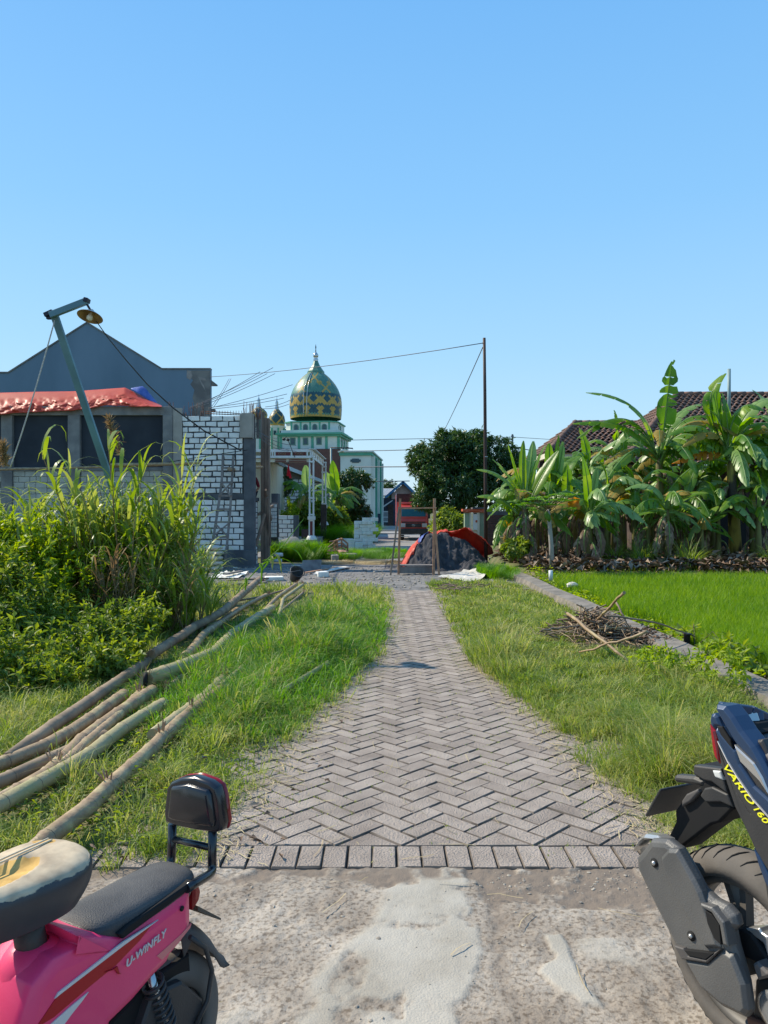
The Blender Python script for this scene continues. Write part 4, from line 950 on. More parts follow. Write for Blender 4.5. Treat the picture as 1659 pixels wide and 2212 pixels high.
# worker sitting on the side ledge
def person():
    root = thing('person', 'person in a dark red shirt and navy trousers sitting behind the concrete corner column', 'person', (-3.86, 22.05, pz(1081)+.1))
    zs = pz(1081)+.10; cx_, cy_ = -3.84, 22.05
    V = [('pel', (0, 0, .10), .14), ('bel', (.01, -.01, .27), .135), ('che', (.03, -.03, .45), .155), ('nek', (.02, -.04, .60), .06), ('hed0', (.0, -.06, .68), .07), ('hed', (-.02, -.07, .77), .095), ('top', (-.02, -.06, .84), .06),
         ('shL', (-.16, -.03, .53), .06), ('elL', (-.24, -.10, .30), .042), ('haL', (-.10, -.22, .22), .03),
         ('shR', (.19, -.02, .53), .062), ('elR', (.27, .03, .28), .042), ('haR', (.13, -.03, .13), .032),
         ('hiL', (-.09, -.05, .06), .10), ('knL', (-.13, -.42, .08), .065), ('anL', (-.12, -.44, -.36), .042), ('toL', (-.12, -.58, -.41), .035),
         ('hiR', (.09, -.05, .06), .10), ('knR', (.12, -.42, .09), .065), ('anR', (.12, -.43, -.36), .042), ('toR', (.12, -.57, -.41), .035)]
    idx = {n: i for i, (n, _, _) in enumerate(V)}
    E = [('pel', 'bel'), ('bel', 'che'), ('che', 'nek'), ('nek', 'hed0'), ('hed0', 'hed'), ('hed', 'top'), ('che', 'shL'), ('shL', 'elL'), ('elL', 'haL'), ('che', 'shR'), ('shR', 'elR'), ('elR', 'haR'),
         ('pel', 'hiL'), ('hiL', 'knL'), ('knL', 'anL'), ('anL', 'toL'), ('pel', 'hiR'), ('hiR', 'knR'), ('knR', 'anR'), ('anR', 'toR')]
    def skin(name, verts, edges, mt, sub=2, k=1.0):
        me = bpy.data.meshes.new(name)
        me.from_pydata([(v[0]+0, v[1]+0, v[2]) for v, _ in verts], edges, [])
        o = bpy.data.objects.new(name, me); col.objects.link(o)
        sk = o.modifiers.new('skin', 'SKIN'); sk.use_smooth_shade = True
        for i, (_, r_) in enumerate(verts): me.skin_vertices[0].data[i].radius = (r_*k, r_*k)
        me.skin_vertices[0].data[0].use_root = True
        s_ = o.modifiers.new('sub', 'SUBSURF'); s_.levels = s_.render_levels = sub
        me.materials.append(mt); o.parent = root; return o
    body = skin('body', [(v, r_*.92) for _, v, r_ in V], [(idx[a], idx[c]) for a, c in E], M['skin'])
    sub_ = ['pel', 'bel', 'che', 'shL', 'elL', 'shR', 'elR']; si = {n: i for i, n in enumerate(sub_)}
    skin('shirt', [(V[idx[n]][1], V[idx[n]][2]*1.08) for n in sub_], [(si[a], si[c]) for a, c in E if a in si and c in si], M['shirt'])
    sub_ = ['pel', 'hiL', 'knL', 'anL', 'hiR', 'knR', 'anR']; si = {n: i for i, n in enumerate(sub_)}
    skin('trousers', [(V[idx[n]][1], V[idx[n]][2]*1.10) for n in sub_], [(si[a], si[c]) for a, c in E if a in si and c in si], M['trouser'])
    b = MB(); o0 = Vector(root.location); c = o0+Vector((-.02, -.03, .80)); b.lathe([(.0, .10), (.06, .09), (.095, .04), (.10, -.02), (.085, -.07), (.03, -.09)], c, 14); b.build('hair', M['hair'], root)
    b = MB()
    for hx, hy, hz, sx in ((-.10, -.22, .22, 1), (.13, -.03, .13, -1)):
        for f_ in range(5):
            p = o0+Vector((hx, hy, hz)); d = Vector((sx*.6+.1*f_, -.6, -.3-.12*f_)).normalized() if f_ < 4 else Vector((.1, -.5, .6)).normalized()
            b.tube([p, p+d*.05, p+d*.075+Vector((0, 0, -.012))], [.011, .009, .007], 6)
    b.build('fingers', M['skin'], root)
person()

# ------------------------------------------------------------------ leaning lamp post
YL = 9.2
lp = thing('lamp_post', 'leaning blue-grey wooden lamp post with a rusty enamel dish lamp hanging from its arm', 'lamp post', P(335, 1325, 11.0))
b = MB(); b.beam(P(335, 1325, 11.0), P(118, 682, YL), .085, .06, up=(0, 1, 0)); b.build('pole', M['lampb'], lp, .006)
b = MB(); b.beam(P(108, 681, YL-.05), P(188, 650, YL-.05), .075, .06, up=(0, 1, 0)); b.build('arm', M['lampb'], lp, .006)
b = MB(); b.beam(P(98, 682, YL), P(116, 674, YL), .05, .10, up=(0, 1, 0)); b.beam(P(101, 687, YL), P(112, 687, YL), .03, .05, up=(0, 1, 0)); b.build('clamp', M['clamp'], lp, .004)
b = MB(); b.beam(P(183, 648, YL-.05), P(192, 650, YL-.05), .05, .10, up=(0, 1, 0)); b.build('end_block', M['clamp'], lp, .004)
b = MB(); cL = P(195, 682, YL); b.tube([P(187, 656, YL-.05), P(190, 661, YL), cL+Vector((0, 0, .07))], .014, 8); b.build('stem', M['clamp'], lp)
tl = (.12, .36, 1)
R_ = .148
b = MB(); b.lathe([(.018, .085), (.03, .07), (.035, .05), (.09, .028), (R_, -.012), (R_+.003, -.016)], cL, 32, tl)
b.lathe([(R_+.003, -.016), (R_-.004, -.014), (.088, .020), (.03, .040), (0, .045)], cL, 32, tl)
sh = b.build('lamp_shade', [M['shade_out'], M['shade_in']], lp)
n_out = 5*32
for i, p in enumerate(sh.data.polygons): p.material_index = 0 if i < n_out else 1
b = MB(); b.lathe([(.014, .05), (.018, .02), (.034, -.01), (.038, -.028), (.03, -.05), (0, -.062)], cL, 16, tl); b.build('bulb', M['bulb'], lp)
b = MB(); b.tube(sag(P(118, 692, YL), P(22, 1010, YL+.6), .06, 18), .009, 6); tag(b.build('white_rope', M['rope']), 'twisted white rope running down from the lamp post clamp to the left', 'rope')
b = MB(); pp = [P(208, 694, YL), P(232, 728, YL+1.5), P(270, 775, YL+3.5), P(318, 830, YL+6), P(375, 882, YL+9.5), P(440, 930, Yb-.4), P(520, 973, Yb-.3)]
b.tube(pp, [.006, .008, .010, .013, .017, .018, .018], 6); tag(b.build('lamp_cable', M['cable']), 'black cable running from the dish lamp down across the gable house to the wall', 'cable')
b = MB(); b.tube([P(360, 999, 20.6), P(440, 986, 20.6), P(535, 972, 20.6)], .011, 5); tag(b.build('wall_cable', M['cable']), 'thin black cable rising rightward across the white brick wall', 'cable')

# ------------------------------------------------------------------ wooden utility pole and wires
pl_ = thing('utility_pole', 'tall slim dark brown pole standing beside the sand pile', 'pole', G(1051, 1226))
Yp = pl_.location.y
b = MB(); b.tube([Vector((P(1050, 1226, Yp).x, Yp, -.1)), P(1048.8, 1050, Yp), P(1047.5, 850, Yp), P(1046, 730, Yp)], [.050, .048, .043, .040], 10); b.build('shaft', M['pole'], pl_)
b = MB(); b.tube([P(1042, 741, Yp), P(1049, 741, Yp)], .02, 6); b.build('cable_hook', M['wire'], pl_)
for v in (1212, 987):
    b = MB(); c = P(1049.6, v, Yp); b.tube([c-Vector((0, 0, .01)), c+Vector((0, 0, .01))], .053, 10); b.build('wire_band', M['silver'], pl_)
def wire(name, pts, r_, lab, s=.1, mt='wire'):
    b = MB(); allp = []
    for a, c in zip(pts, pts[1:]): allp += sag(a, c, s, 10)[:-1]
    allp.append(pts[-1]); b.tube(allp, r_, 5); tag(b.build(name, M[mt]), lab, 'wire')
wire('overhead_wire', [P(1043, 741, Yp), P(455, 814, 33.8)], .012, 'thin overhead wire from the top of the dark pole leftwards behind the dome', .12)
wire('overhead_wire', [P(1043, 750, Yp), P(960, 929, 36)], .013, 'thin wire running down from the dark pole into the mango tree', .05)
wire('overhead_wire', [P(745, 974, 47), P(902, 971, 40)], .022, 'upper level wire between the annex building and the mango tree', .02)
wire('overhead_wire', [P(757, 1009, 45), P(905, 1008, 40)], .028, 'middle dark twisted wire in front of the annex building', .0)
wire('overhead_wire', [P(812, 1040, 60), P(885, 1039, 60)], .035, 'lowest far wire left of the mango tree', .0)
wire('overhead_wire', [P(735, 951, 75), P(1107, 944, 90), P(1200, 950, 100)], .03, 'very faint far wire crossing above the mango tree', .0)
wire('overhead_wire', [P(1120, 968, 60), P(1215, 985, 60)], .035, 'far wire between the mango tree and the tiled house', .0)
fp = thing('far_utility_pole', 'tiny distant pole top with a crossbar right of the dark pole', 'pole', (P(1107, 1106, 90).x, 90, 0))
b = MB(); b.beam((P(1107, 0, 90).x, 90, 0), P(1107, 938, 90), .18); b.build('shaft', M['wire'], fp)
b = MB(); b.beam(P(1104, 942, 90), P(1110, 942, 90), .12); b.build('crossbar', M['wire'], fp)

# ------------------------------------------------------------------ mosque
Ym = 78.0; km = Ym/F
MX = P(675.5, 0, Ym).x
def mz(v): return H-(v-V0)*km
mq = thing('mosque', 'white and green mosque with a tall green and gold tiled onion dome', 'mosque', (MX, Ym+3.5, 0))
Cm = Vector((MX, Ym+3.5, 0)); kc = (Ym+3.5)/F
def mzc(v): return H-(v-V0)*kc
rotm = Matrix.Rotation(R(-7), 3, 'Z')
def ob_box(mb, x0, x1, y0, y1, z0, z1):
    vs = [Cm+rotm@Vector((x, y, 0))+Vector((0, 0, z)) for x in (x0, x1) for y in (y0, y1) for z in (z0, z1)]
    mb.add(vs, [(0, 1, 3, 2), (4, 6, 7, 5), (0, 4, 5, 1), (2, 3, 7, 6), (0, 2, 6, 4), (1, 5, 7, 3)])
hw = 3.0                               # half width of the square tier
b = MB(); ob_box(b, -hw, hw, -hw, hw, mzc(972)-1.2, mzc(935)); b.build('lower_tier', M['mwhite'], mq)
b = MB(); ob_box(b, -hw-.45, hw+.45, -hw-.45, hw+.45, mz(938), mz(934)); ob_box(b, -hw-.25, hw+.25, -hw-.25, hw+.25, mz(942), mz(938)+.005); b.build('cornice', M['mgreen'], mq)
for x_ in (-hw, -1.1, .30, 1.75, hw):
    b = MB(); ob_box(b, x_-.13, x_+.13, -hw-.06, -hw+.1, mzc(972)-1, mz(941)); b.build('pilaster', M['mgreen'], mq)
for y_ in (-1.4, 0, 1.4):
    b = MB(); ob_box(b, hw-.1, hw+.06, y_-.12, y_+.12, mzc(972)-1, mz(941)); b.build('pilaster', M['mgreen'], mq)
def window(x_, z0, z1, wd, yf, arch, side=False):
    f = MB(); p = MB()
    n = 8
    def outline(k, e):
        w2 = wd/2+e; zb, zt_ = z0-e, z1+e; pts_ = [(-w2, zb), (w2, zb)]
        if arch:
            zc = zt_-w2
            pts_ += [(w2*math.cos(math.pi*i/n), zc+w2*math.sin(math.pi*i/n)) for i in range(n+1)]
        else: pts_ += [(w2, zt_), (-w2, zt_)]
        return pts_
    for mb, e, d in ((f, .10, .05), (p, .0, .065)):
        o_ = outline(0, e); m_ = len(o_)
        if side: vs = [Cm+rotm@Vector((yf+dd, x_+q[0], 0))+Vector((0, 0, q[1])) for dd in (d, -.1) for q in o_]
        else: vs = [Cm+rotm@Vector((x_+q[0], yf-dd, 0))+Vector((0, 0, q[1])) for dd in (d, -.1) for q in o_]
        mb.add(vs, [tuple(range(m_)), tuple(range(2*m_-1, m_-1, -1))]+[(i, i+m_, (i+1) % m_+m_, (i+1) % m_) for i in range(m_)])
    fo = f.build('window', M['domeg'], mq); p.build('pane', M['mwin'], fo)
for x_ in (-.42, 1.0-.02): window(x_-.0, mz(958), mz(946), .36, -hw, False)
window(-1.75, mz(958), mz(946), .36, -hw, False)
for y_ in (-.7, .7): window(y_, mz(958), mz(946), .34, hw, False, True)
# upper octagonal tier
b = MB(); ch = .75; hw2 = 2.72
oc = [(-hw2, -hw2+ch), (-hw2+ch, -hw2), (hw2-ch, -hw2), (hw2, -hw2+ch), (hw2, hw2-ch), (hw2-ch, hw2), (-hw2+ch, hw2), (-hw2, hw2-ch)]
def octo(mb, k, z0, z1):
    vs = [Cm+rotm@Vector((x*k, y*k, 0))+Vector((0, 0, z)) for z in (z0, z1) for x, y in oc]
    mb.add(vs, [tuple(range(7, -1, -1)), tuple(range(8, 16))]+[(i, (i+1) % 8, (i+1) % 8+8, i+8) for i in range(8)])
octo(b, 1, mz(936), mz(910)); b.build('upper_tier', M['mwhite'], mq)
b = MB(); octo(b, 1.05, mz(910), mz(907.5)); b.build('upper_cornice', M['mgreen'], mq)
for x_ in (-1.97, -.99, 0, .99, 1.97):
    b = MB(); ob_box(b, x_-.09, x_+.09, -hw2-.05, -hw2+.1, mz(934), mz(910)); b.build('pilaster', M['mgreen'], mq)
for x_ in (-1.47, -.49, .49, 1.47): window(x_, mz(928), mz(916), .34, -hw2, True)
for y_ in (-1.2, -.2): window(y_, mz(928), mz(916), .32, hw2, True, True)
b = MB(); ob_box(b, hw2-.1, hw2+.05, -.78, -.62, mz(934), mz(910)); b.build('pilaster', M['mgreen'], mq)
# dome of diamond tiles
def dome(parent, C, kk, v_bot, prof, n, motif, name='dome'):
    """prof: (v, half width px) from bottom to top"""
    zs = [H-(v-V0)*kk for v, _ in prof]; rs = [h*kk for _, h in prof]
    arc = [0]
    for i in range(1, len(zs)): arc.append(arc[-1]+math.hypot(zs[i]-zs[i-1], rs[i]-rs[i-1]))
    tile = 2*math.pi*max(rs)/n; rows = int(arc[-1]/(tile*.5)); b = MB()
    def pt(a, k):
        s = min(arc[-1], arc[-1]*k/rows); return Vector((np.interp(s, arc, rs)*math.cos(a), np.interp(s, arc, rs)*math.sin(a), np.interp(s, arc, zs)))
    for k in range(-1, rows):
        for j in range(n):
            jj = j+(.5 if k % 2 else 0); a = 2*math.pi*jj/n; h_ = math.pi/n
            q = [pt(a, max(0, k)), pt(a+h_, min(rows, k+1)), pt(a, min(rows, k+2)), pt(a-h_, min(rows, k+1))]
            if k == -1: q = [pt(a-h_, 0), pt(a+h_, 0), pt(a, 1)]
            d = (jj+.0) % motif; d = abs(d-motif/2.)
            gold = (k <= 0) or (k <= 4 and d <= .5) or (k in (5, 6) and d <= 1) or (8 <= k <= 13 and abs(d-(13-k)/2.) < .3) or (abs(2*d+abs(k-11)-2) < .1) or \
                (abs(d-abs(k-11)/2.) < .1 and 8 <= k <= 14) or (abs(2*d+abs(k-16)-2) < .1) or (abs(2*d+abs(k-25)-2) < .1 and k < 27) or (k > 16 and (abs((jj+k/2.) % 10) < .1 or abs((jj-k/2.) % 10) < .1))
            gold = gold if n > 40 else ((k <= 0) or abs(d-abs(k-6)/2.) < .3 or (k > 12 and (j+k//2) % 3 == 0))
            b.mi = 1 if gold else (2 if (2 <= k <= 16) else 0)
            tz = .012*(.5-random.random()); tilt = Vector((math.cos(a), math.sin(a), .3))
            vs = [C+p+tilt*(tz+.012) for p in q]
            b.add(vs, [tuple(range(len(vs)))])
    b.mi = 0; b.smooth = True
    vs = [(max(0, r_-.01), z_) for r_, z_ in zip(rs, zs)]; b.lathe(vs, C, 40)
    return b.build(name, [M['domeg'], M['domey'], M['domet']], parent)
dp = [(906, 54.5), (898, 55.3), (885, 56), (872, 56), (860, 54.5), (850, 51.8), (841, 48), (832, 42.6), (824, 36.5), (817, 30), (811, 23.5), (807, 18)]
dp = [(v, h*1.0) for v, h in dp]
dome(mq, Cm, kc, 906, dp, 60, 5)
def lat(pts_, name, mt, n=20, parent=mq, C=Cm, k=kc, smooth=True):
    b = MB(); b.lathe([(max(.0, h*k), H-(v-V0)*k) for v, h in pts_], C, n, smooth=smooth); return b.build(name, mt, parent)
lat([(809, 19), (803, 18.5), (800, 16), (790, 9), (780.5, 5), (779, 0)], 'spire_cone', M['domeg'], 10, smooth=False)
lat([(780, 5), (776, 5.5), (773, 3.5), (771, 5.5), (767, 6), (763, 3.5), (760, .8)], 'finial_bulb', M['silver'])
lat([(762, .8), (758, 1.2), (755, .7), (750, 1.4), (747, .8), (743, .1)], 'spike', M['domet'], 8)
b = MB(); f1 = []
for v, h in dp:
    a = R(-112); f1.append(Cm+Vector((math.cos(a)*(h*kc+.06), math.sin(a)*(h*kc+.06), H-(v-V0)*kc)))
b.tube(f1, .035, 5); a = R(-104)
b.tube([Cm+Vector((math.cos(a)*(h*kc+.06), math.sin(a)*(h*kc+.06), H-(v-V0)*kc)) for v, h in dp], .035, 5)
b.build('maintenance_ladder', M['silver'], mq)['kind'] = 'stuff'
# unplastered brick storey
b = MB(); b.box(P(590, 0, Ym).x, P(735, 0, Ym).x, Ym-.3, Ym+8, 0, mz(970)); b.build('brick_storey', M['rbrick'], mq)
# two small domed turrets
for (u, dy, vt, ve, vb, rpx) in ((559, 2, 849.6, 881, 904, 18.6), (598, 6, 853.6, 886, 921, 17.8)):
    k2 = (Ym+dy)/F; C2 = Vector((P(u, 0, Ym+dy).x, Ym+dy, 0))
    sh_ = vb-ve+0
    pr = [(vb, rpx*.93), (vb-sh_*.35, rpx), (vb-sh_*.6, rpx*.9), (vb-sh_*.85, rpx*.62), (ve+1, rpx*.36), (ve-3, rpx*.2)]
    tq = thing('domed_turret', ('small domed turret nearest the scaffold column' if u < 570 else 'small domed turret just left of the main mosque dome'), 'turret', C2)
    dome(tq, C2, k2, vb, pr, 24, 6)
    b = MB(); b.lathe([(rpx*1.02*k2, 0), (rpx*1.02*k2, H-(vb+4-V0)*k2), (rpx*1.10*k2, H-(vb+2-V0)*k2), (rpx*1.10*k2, H-(vb-V0)*k2), (0, H-(vb-V0)*k2)], C2, 8, smooth=False, a0=.3); b.build('drum', M['mwhite'], tq)
    for j in range(8):
        a = .3+2*math.pi*j/8; b = MB(); c = C2+Vector((math.cos(a), math.sin(a), 0))*rpx*1.03*k2
        b.box(c.x-.09, c.x+.09, c.y-.09, c.y+.09, 5, H-(vb+5-V0)*k2, Matrix.Rotation(a, 3, 'Z')); b.build('pilaster', M['mgreen'], tq)
        a2 = a+math.pi/8; c = C2+Vector((math.cos(a2), math.sin(a2), 0))*rpx*.955*k2
        b = MB(); b.box(c.x-.05, c.x+.05, c.y-.14, c.y+.14, H-(vb+20-V0)*k2, H-(vb+11-V0)*k2, Matrix.Rotation(a2, 3, 'Z')); b.build('window', M['mwin'], tq)
    b = MB(); b.lathe([(rpx*.3*k2, H-(ve-1-V0)*k2), (rpx*.16*k2, H-(ve-12-V0)*k2), (rpx*.2*k2, H-(ve-16-V0)*k2), (rpx*.05*k2, H-(ve-22-V0)*k2), (0, H-(vt-V0)*k2)], C2, 10); b.build('finial', M['silver'], tq)
# annex with green pillars
Ya = 66.; fa = lambda u: (u-U0)*Ya/F; za = lambda v: H-(v-V0)*Ya/F
an = thing('annex_building', 'tall white annex building with a green top band and striped right side', 'building', (fa(770), Ya, 0))
xa, xb = fa(735), fa(801); yb2 = 77.
_ra = Matrix.Rotation(-math.atan2(.80, 11), 3, 'Z'); _pa = Vector((fa(801), Ya, 0))
def abuild(mb, name, mt):
    mb.v = [tuple(_pa+_ra@(Vector(v)-_pa)) for v in mb.v]; return mb.build(name, mt, an)
b = MB(); b.box(xa, xb, Ya, yb2, 0, za(976)); abuild(b, 'wall', M['mwhite'])
b = MB(); b.box(xa-.1, xb+.12, Ya-.12, yb2+.1, za(984), za(977)); abuild(b, 'top_band', M['mgreen'])
b = MB(); b.box(xa-.2, xb+.22, Ya-.22, yb2+.2, za(977)+.003, za(974)); abuild(b, 'parapet', M['mwhite'])
for i in range(5):
    y_ = Ya+.4+i*2.5
    b = MB(); b.box(xb-.05, xb+.30, y_, y_+.5, 0, za(985)); abuild(b, 'side_pillar', M['mgreen'] if i % 2 else M['mwhite'])
    if i < 4:
        b = MB(); b.box(xb-.05, xb+.05, y_+.8, y_+2.1, 1.6, za(990)); abuild(b, 'side_window', M['mwin'] if i % 2 else M['maroon'])
b = MB(); c = P(768, 995, Ya-.02); b.box(c.x-.45, c.x+.45, Ya-.05, Ya+.05, c.z-.1, c.z+.1); b.box(c.x-.3, c.x+.3, Ya-.053, Ya+.05, c.z-.18, c.z+.18); abuild(b, 'vent', M['mwin'])
b = MB(); b.box(fa(779), fa(785), Ya+2, Ya+2.5, za(974), za(969)); abuild(b, 'roof_box', M['plaster'])
b = MB(); b.box(fa(801)+.3, fa(822), Ya+5.0, Ya+5.1, 0, 1.35); tag(b.build('dark_fence', M['darkwall']), 'dark blue-grey low fence at the foot of the annex building', 'fence')
# far house with blue gable
Yf = 84.; ff = lambda u: (u-U0)*Yf/F; zf = lambda v: H-(v-V0)*Yf/F
fh = thing('far_house', 'distant house with a blue-edged gable and a pinkish wall behind the truck', 'house', (ff(870), Yf, 0))
b = MB(); b.box(ff(826), ff(900), Yf+.3, Yf+8, 0, zf(1075)); b.build('wall', M['darkwall'], fh)
b = MB(); poly_prism(b, [(ff(846), zf(1068)), (ff(870), zf(1046)), (ff(900), zf(1072)), (ff(900), zf(1078)), (ff(846), zf(1078))], Yf+.1, Yf+.28); b.build('gable', M['pinkwall'], fh)
b = MB(); b.beam((ff(832), Yf-.3, zf(1075)), (ff(871), Yf-.3, zf(1041)), .5, .25); b.beam((ff(870), Yf-.3, zf(1041)), (ff(906), Yf-.3, zf(1076)), .5, .25); b.build('bargeboard', M['bluetrim'], fh)
b = MB()
for s_, e_ in ((-1, 828), (1, 912)): b.add([(ff(870), Yf-.3, zf(1042)), (ff(870), Yf+8, zf(1042)), (ff(e_), Yf+8, zf(1080)), (ff(e_), Yf-.3, zf(1080))], [(0, 1, 2, 3)])
b.build('roof', M['metalroof'], fh)
b = MB(); b.box(ff(838), ff(850), Yf+.2, Yf+.32, 0, zf(1090)); b.build('door', M['housew'], fh)
b = MB(); poly_prism(b, [(ff(826), zf(1094)), (ff(848), zf(1080)), (ff(848), zf(1082)), (ff(826), zf(1098))], Yf-1, Yf); b.build('stair_rail', M['metalroof'], fh)
b = MB(); b.add([(ff(818), 90, zf(1068)), (ff(858), 90, zf(1068)), (ff(858), 94, zf(1050)), (ff(818), 94, zf(1050))], [(0, 1, 2, 3)]); 
for i in range(16): b.beam((ff(819)+i*.13*1.0, 89.9, zf(1068)+.03), (ff(819)+i*.13, 94, zf(1050)+.05), .05)
lr = b.build('light_roof', M['metalroof']); tag(lr, 'distant pale corrugated roof between the annex and the blue gable', 'roof')
fg = thing('white_gate', 'small white barred gate at the end of the far road', 'gate', (ff(833), 74, 0))
f7 = lambda u: (u-U0)*74/F; z7 = lambda v: H-(v-V0)*74/F
b = MB()
for z_ in (z7(1105), z7(1117), z7(1127)): b.box(f7(828), f7(838), 74, 74.04, z_-.04, z_+.04)
for i in range(5): b.box(f7(828)+i*.1, f7(828)+i*.1+.03, 73.96, 74, z7(1128), z7(1105))
b.build('frame', M['white'], fg)

# ------------------------------------------------------------------ canopy, flag, terrace house
Yc = 30.; fc = lambda u: (u-U0)*Yc/F; zc = lambda v: H-(v-V0)*Yc/F
cn = thing('canopy', 'white steel terrace canopy with dark red ornamented panels on slim columns', 'canopy', (fc(640), Yc, 0))
xR, xLc, yR = fc(673), fc(500), 35.6
b = MB(); b.box(xLc, xR, Yc, yR, zc(973), zc(970.5)); b.build('roof_slab', M['white'], cn)
b = MB(); b.box(xLc, xR, Yc-.04, Yc, zc(976.5), zc(971)+.01); b.box(xLc, xR, Yc-.05, Yc, zc(989.5), zc(984.5)); b.build('front_rail', M['white'], cn, .004)
xs_ = [540, 562, 584, 592.0, 627, 633, 662, 668]
for u0, u1 in ((592, 627), (633, 661)):
    b = MB(); b.box(fc(u0), fc(u1), Yc-.02, Yc-.004, zc(984.4), zc(976.6)); pn = b.build('front_panel', M['maroon'], cn)
    b = MB(); c = ((fc(u0)+fc(u1))/2, Yc-.03, (zc(984)+zc(977))/2)
    for dx in (-.1, 0, .1): b.lathe([(.035, 0), (.045, .006), (.035, .012)], (c[0]+dx, c[1], c[2]), 10, axis=(0, -1, 0))
    b.build('ornament', M['gold'], pn)['kind'] = 'stuff'
for u in (589, 630, 664, 584, 594, 671):
    b = MB(); b.box(fc(u)-.025, fc(u)+.025, Yc-.045, Yc, zc(984.4), zc(976.6)); b.build('mullion', M['white'], cn)
b = MB(); b.box(xLc, xR-.1, Yc+.05, Yc+.12, zc(998), zc(990)); b.build('soffit_beam', M['cream'], cn)
for u0, u1, v in ((594, 618, 993), (594, 618, 996.5), (624, 662, 993), (624, 662, 996.5)):
    b = MB(); b.box(fc(u0), fc(u1), Yc+.03, Yc+.048, zc(v+1.1), zc(v-1.1)); b.build('soffit_slot', M['maroon'], cn)
b = MB(); b.box(xR-.02, xR+.03, Yc, yR, zc(989), zc(972)); b.build('side_rail', M['white'], cn)
b = MB(); b.box(xR-.1, xR+.15, Yc-.1, yR+.1, zc(971)+.003, zc(969.5)); b.build('roof_edge', M['white'], cn)
for i in range(6):
    b = MB(); b.lathe([(.085, 0), (.085, .012), (.05, .02), (.0, .02)], (xR+.03, Yc+.6+i*.85, zc(980)), 12, axis=(1, 0, 0)); b.build('rosette', M['gold'], cn)
def slim_column(x_, y_, z0, zt_, sc_=1.):
    r_ = MB()
    for dx in (-.075, .075):
        for dy in (-.075, .075): r_.box(x_+dx-.025, x_+dx+.025, y_+dy-.025, y_+dy+.025, z0+.9, zt_)
    for z_ in (z0+.95, z0+1.6, z0+2.4, zt_-.25, zt_-.05): r_.box(x_-.11, x_+.11, y_-.11, y_+.11, z_, z_+.06)
    r_.box(x_-.14, x_+.14, y_-.14, y_+.14, z0+.78, z0+.92); r_.box(x_-.105, x_+.105, y_-.105, y_+.105, z0+.1, z0+.79)
    c_ = r_.build('column', M['white'], cn)
    s_ = MB(); s_.box(x_-.05, x_+.05, y_-.115, y_-.10, z0+.18, z0+.72); s_.build('column_inlay', M['maroon'], c_)
    s_ = MB(); s_.lathe([(.21, z0), (.21, z0+.03), (.14, z0+.16)], (x_, y_, 0), 8); s_.build('column_base', M['white'], c_)
slim_column(fc(672.5), Yc+.1, zc(1166), zc(985)); 
slim_column((700-U0)*35.4/F, 35.4, .9, 3.8)
b = MB(); b.box((693-U0)*35.2/F, (705-U0)*35.2/F, 35.1, 35.4, 0, H-(1090-V0)*35.2/F); b.build('dark_pier', M['housew'], cn)
b = MB(); b.box(fc(560), fc(680), Yc-.3, yR, -.1, zc(1166)+.0); b.build('terrace_floor', M['conc'], cn)
b = MB(); b.box(fc(644), fc(664), Yc+1.2, Yc+1.4, .3, zc(1145)); b.build('low_red_wall', M['rbrick'], cn)
fl = thing('pennant', 'small red cloth pennant hanging from the canopy beam', 'flag', P(622, 1020, Yc-.1))
q = np.zeros((9, 6, 3))
for i in range(9):
    for j in range(6):
        t_ = i/8; wd_ = .5+9*t_; q[i, j] = P(622.5+(j/5-.5)*wd_+1.5*t_+(1.5 if j == 5 else 0)*t_, 1002+t_*(26 if j < 3 else 31), Yc-.1-.06*math.sin(j*1.6)*t_)
surf(q, M['flag'], 'cloth', fl); b = MB(); b.tube([P(622, 996, Yc-.1), P(622.5, 1003, Yc-.1)], .012, 5); b.build('cord', M['cable'], fl)
th = thing('terrace_house', 'cream painted house wall seen between the scaffold boards and the canopy', 'house', (fc(560), 34, 0))
b = MB(); b.box(-7.5, (589-U0)*34/F, 34, 38, 0, 3.7); b.build('wall', M['cream'], th)
b = MB(); b.box(-7.6, (592-U0)*34/F, 33.7, 38.1, 3.7, 3.85); b.build('roof_slab', M['conc'], th)
sp = thing('street_pole', 'slender grey steel pole with a short lamp arm in front of the mosque', 'pole', G(717, 1166))
Ys = sp.location.y; b = MB(); b.tube([G(717, 1166), P(716, 1060, Ys), P(715, 968, Ys)], .05, 8); b.build('shaft', M['steelp'], sp)
b = MB(); b.tube([P(714, 967, Ys), P(740, 967.5, Ys), P(762, 968.5, Ys)], .035, 6); b.tube([P(735, 971, Ys), P(750, 966, Ys), P(763, 970, Ys)], .02, 5); b.build('arm', M['cable'], sp)
b = MB(); b.lathe([(.0, .12), (.08, .1), (.13, 0), (.1, -.06), (0, -.08)], P(739, 974, Ys), 10); b.build('lamp_head', M['bulb'], sp)
tw = thing('pulley_hooks', 'two small dark wire spools hanging on a cable in front of the mosque wall', 'hook', P(622, 950, 25))
for u, v in ((613.5, 949), (622, 950)):
    b = MB(); b.lathe([(.0, .05), (.05, .03), (.06, -.02), (.0, -.05)], P(u, v, 25), 8); b.build('spool', M['cable'], tw)
b = MB(); b.tube([P(613, 949, 25), P(619, 943, 25), P(622, 950, 25), P(628, 965, 25), P(637, 988, 25)], .012, 5); b.build('cable', M['cable'], tw)
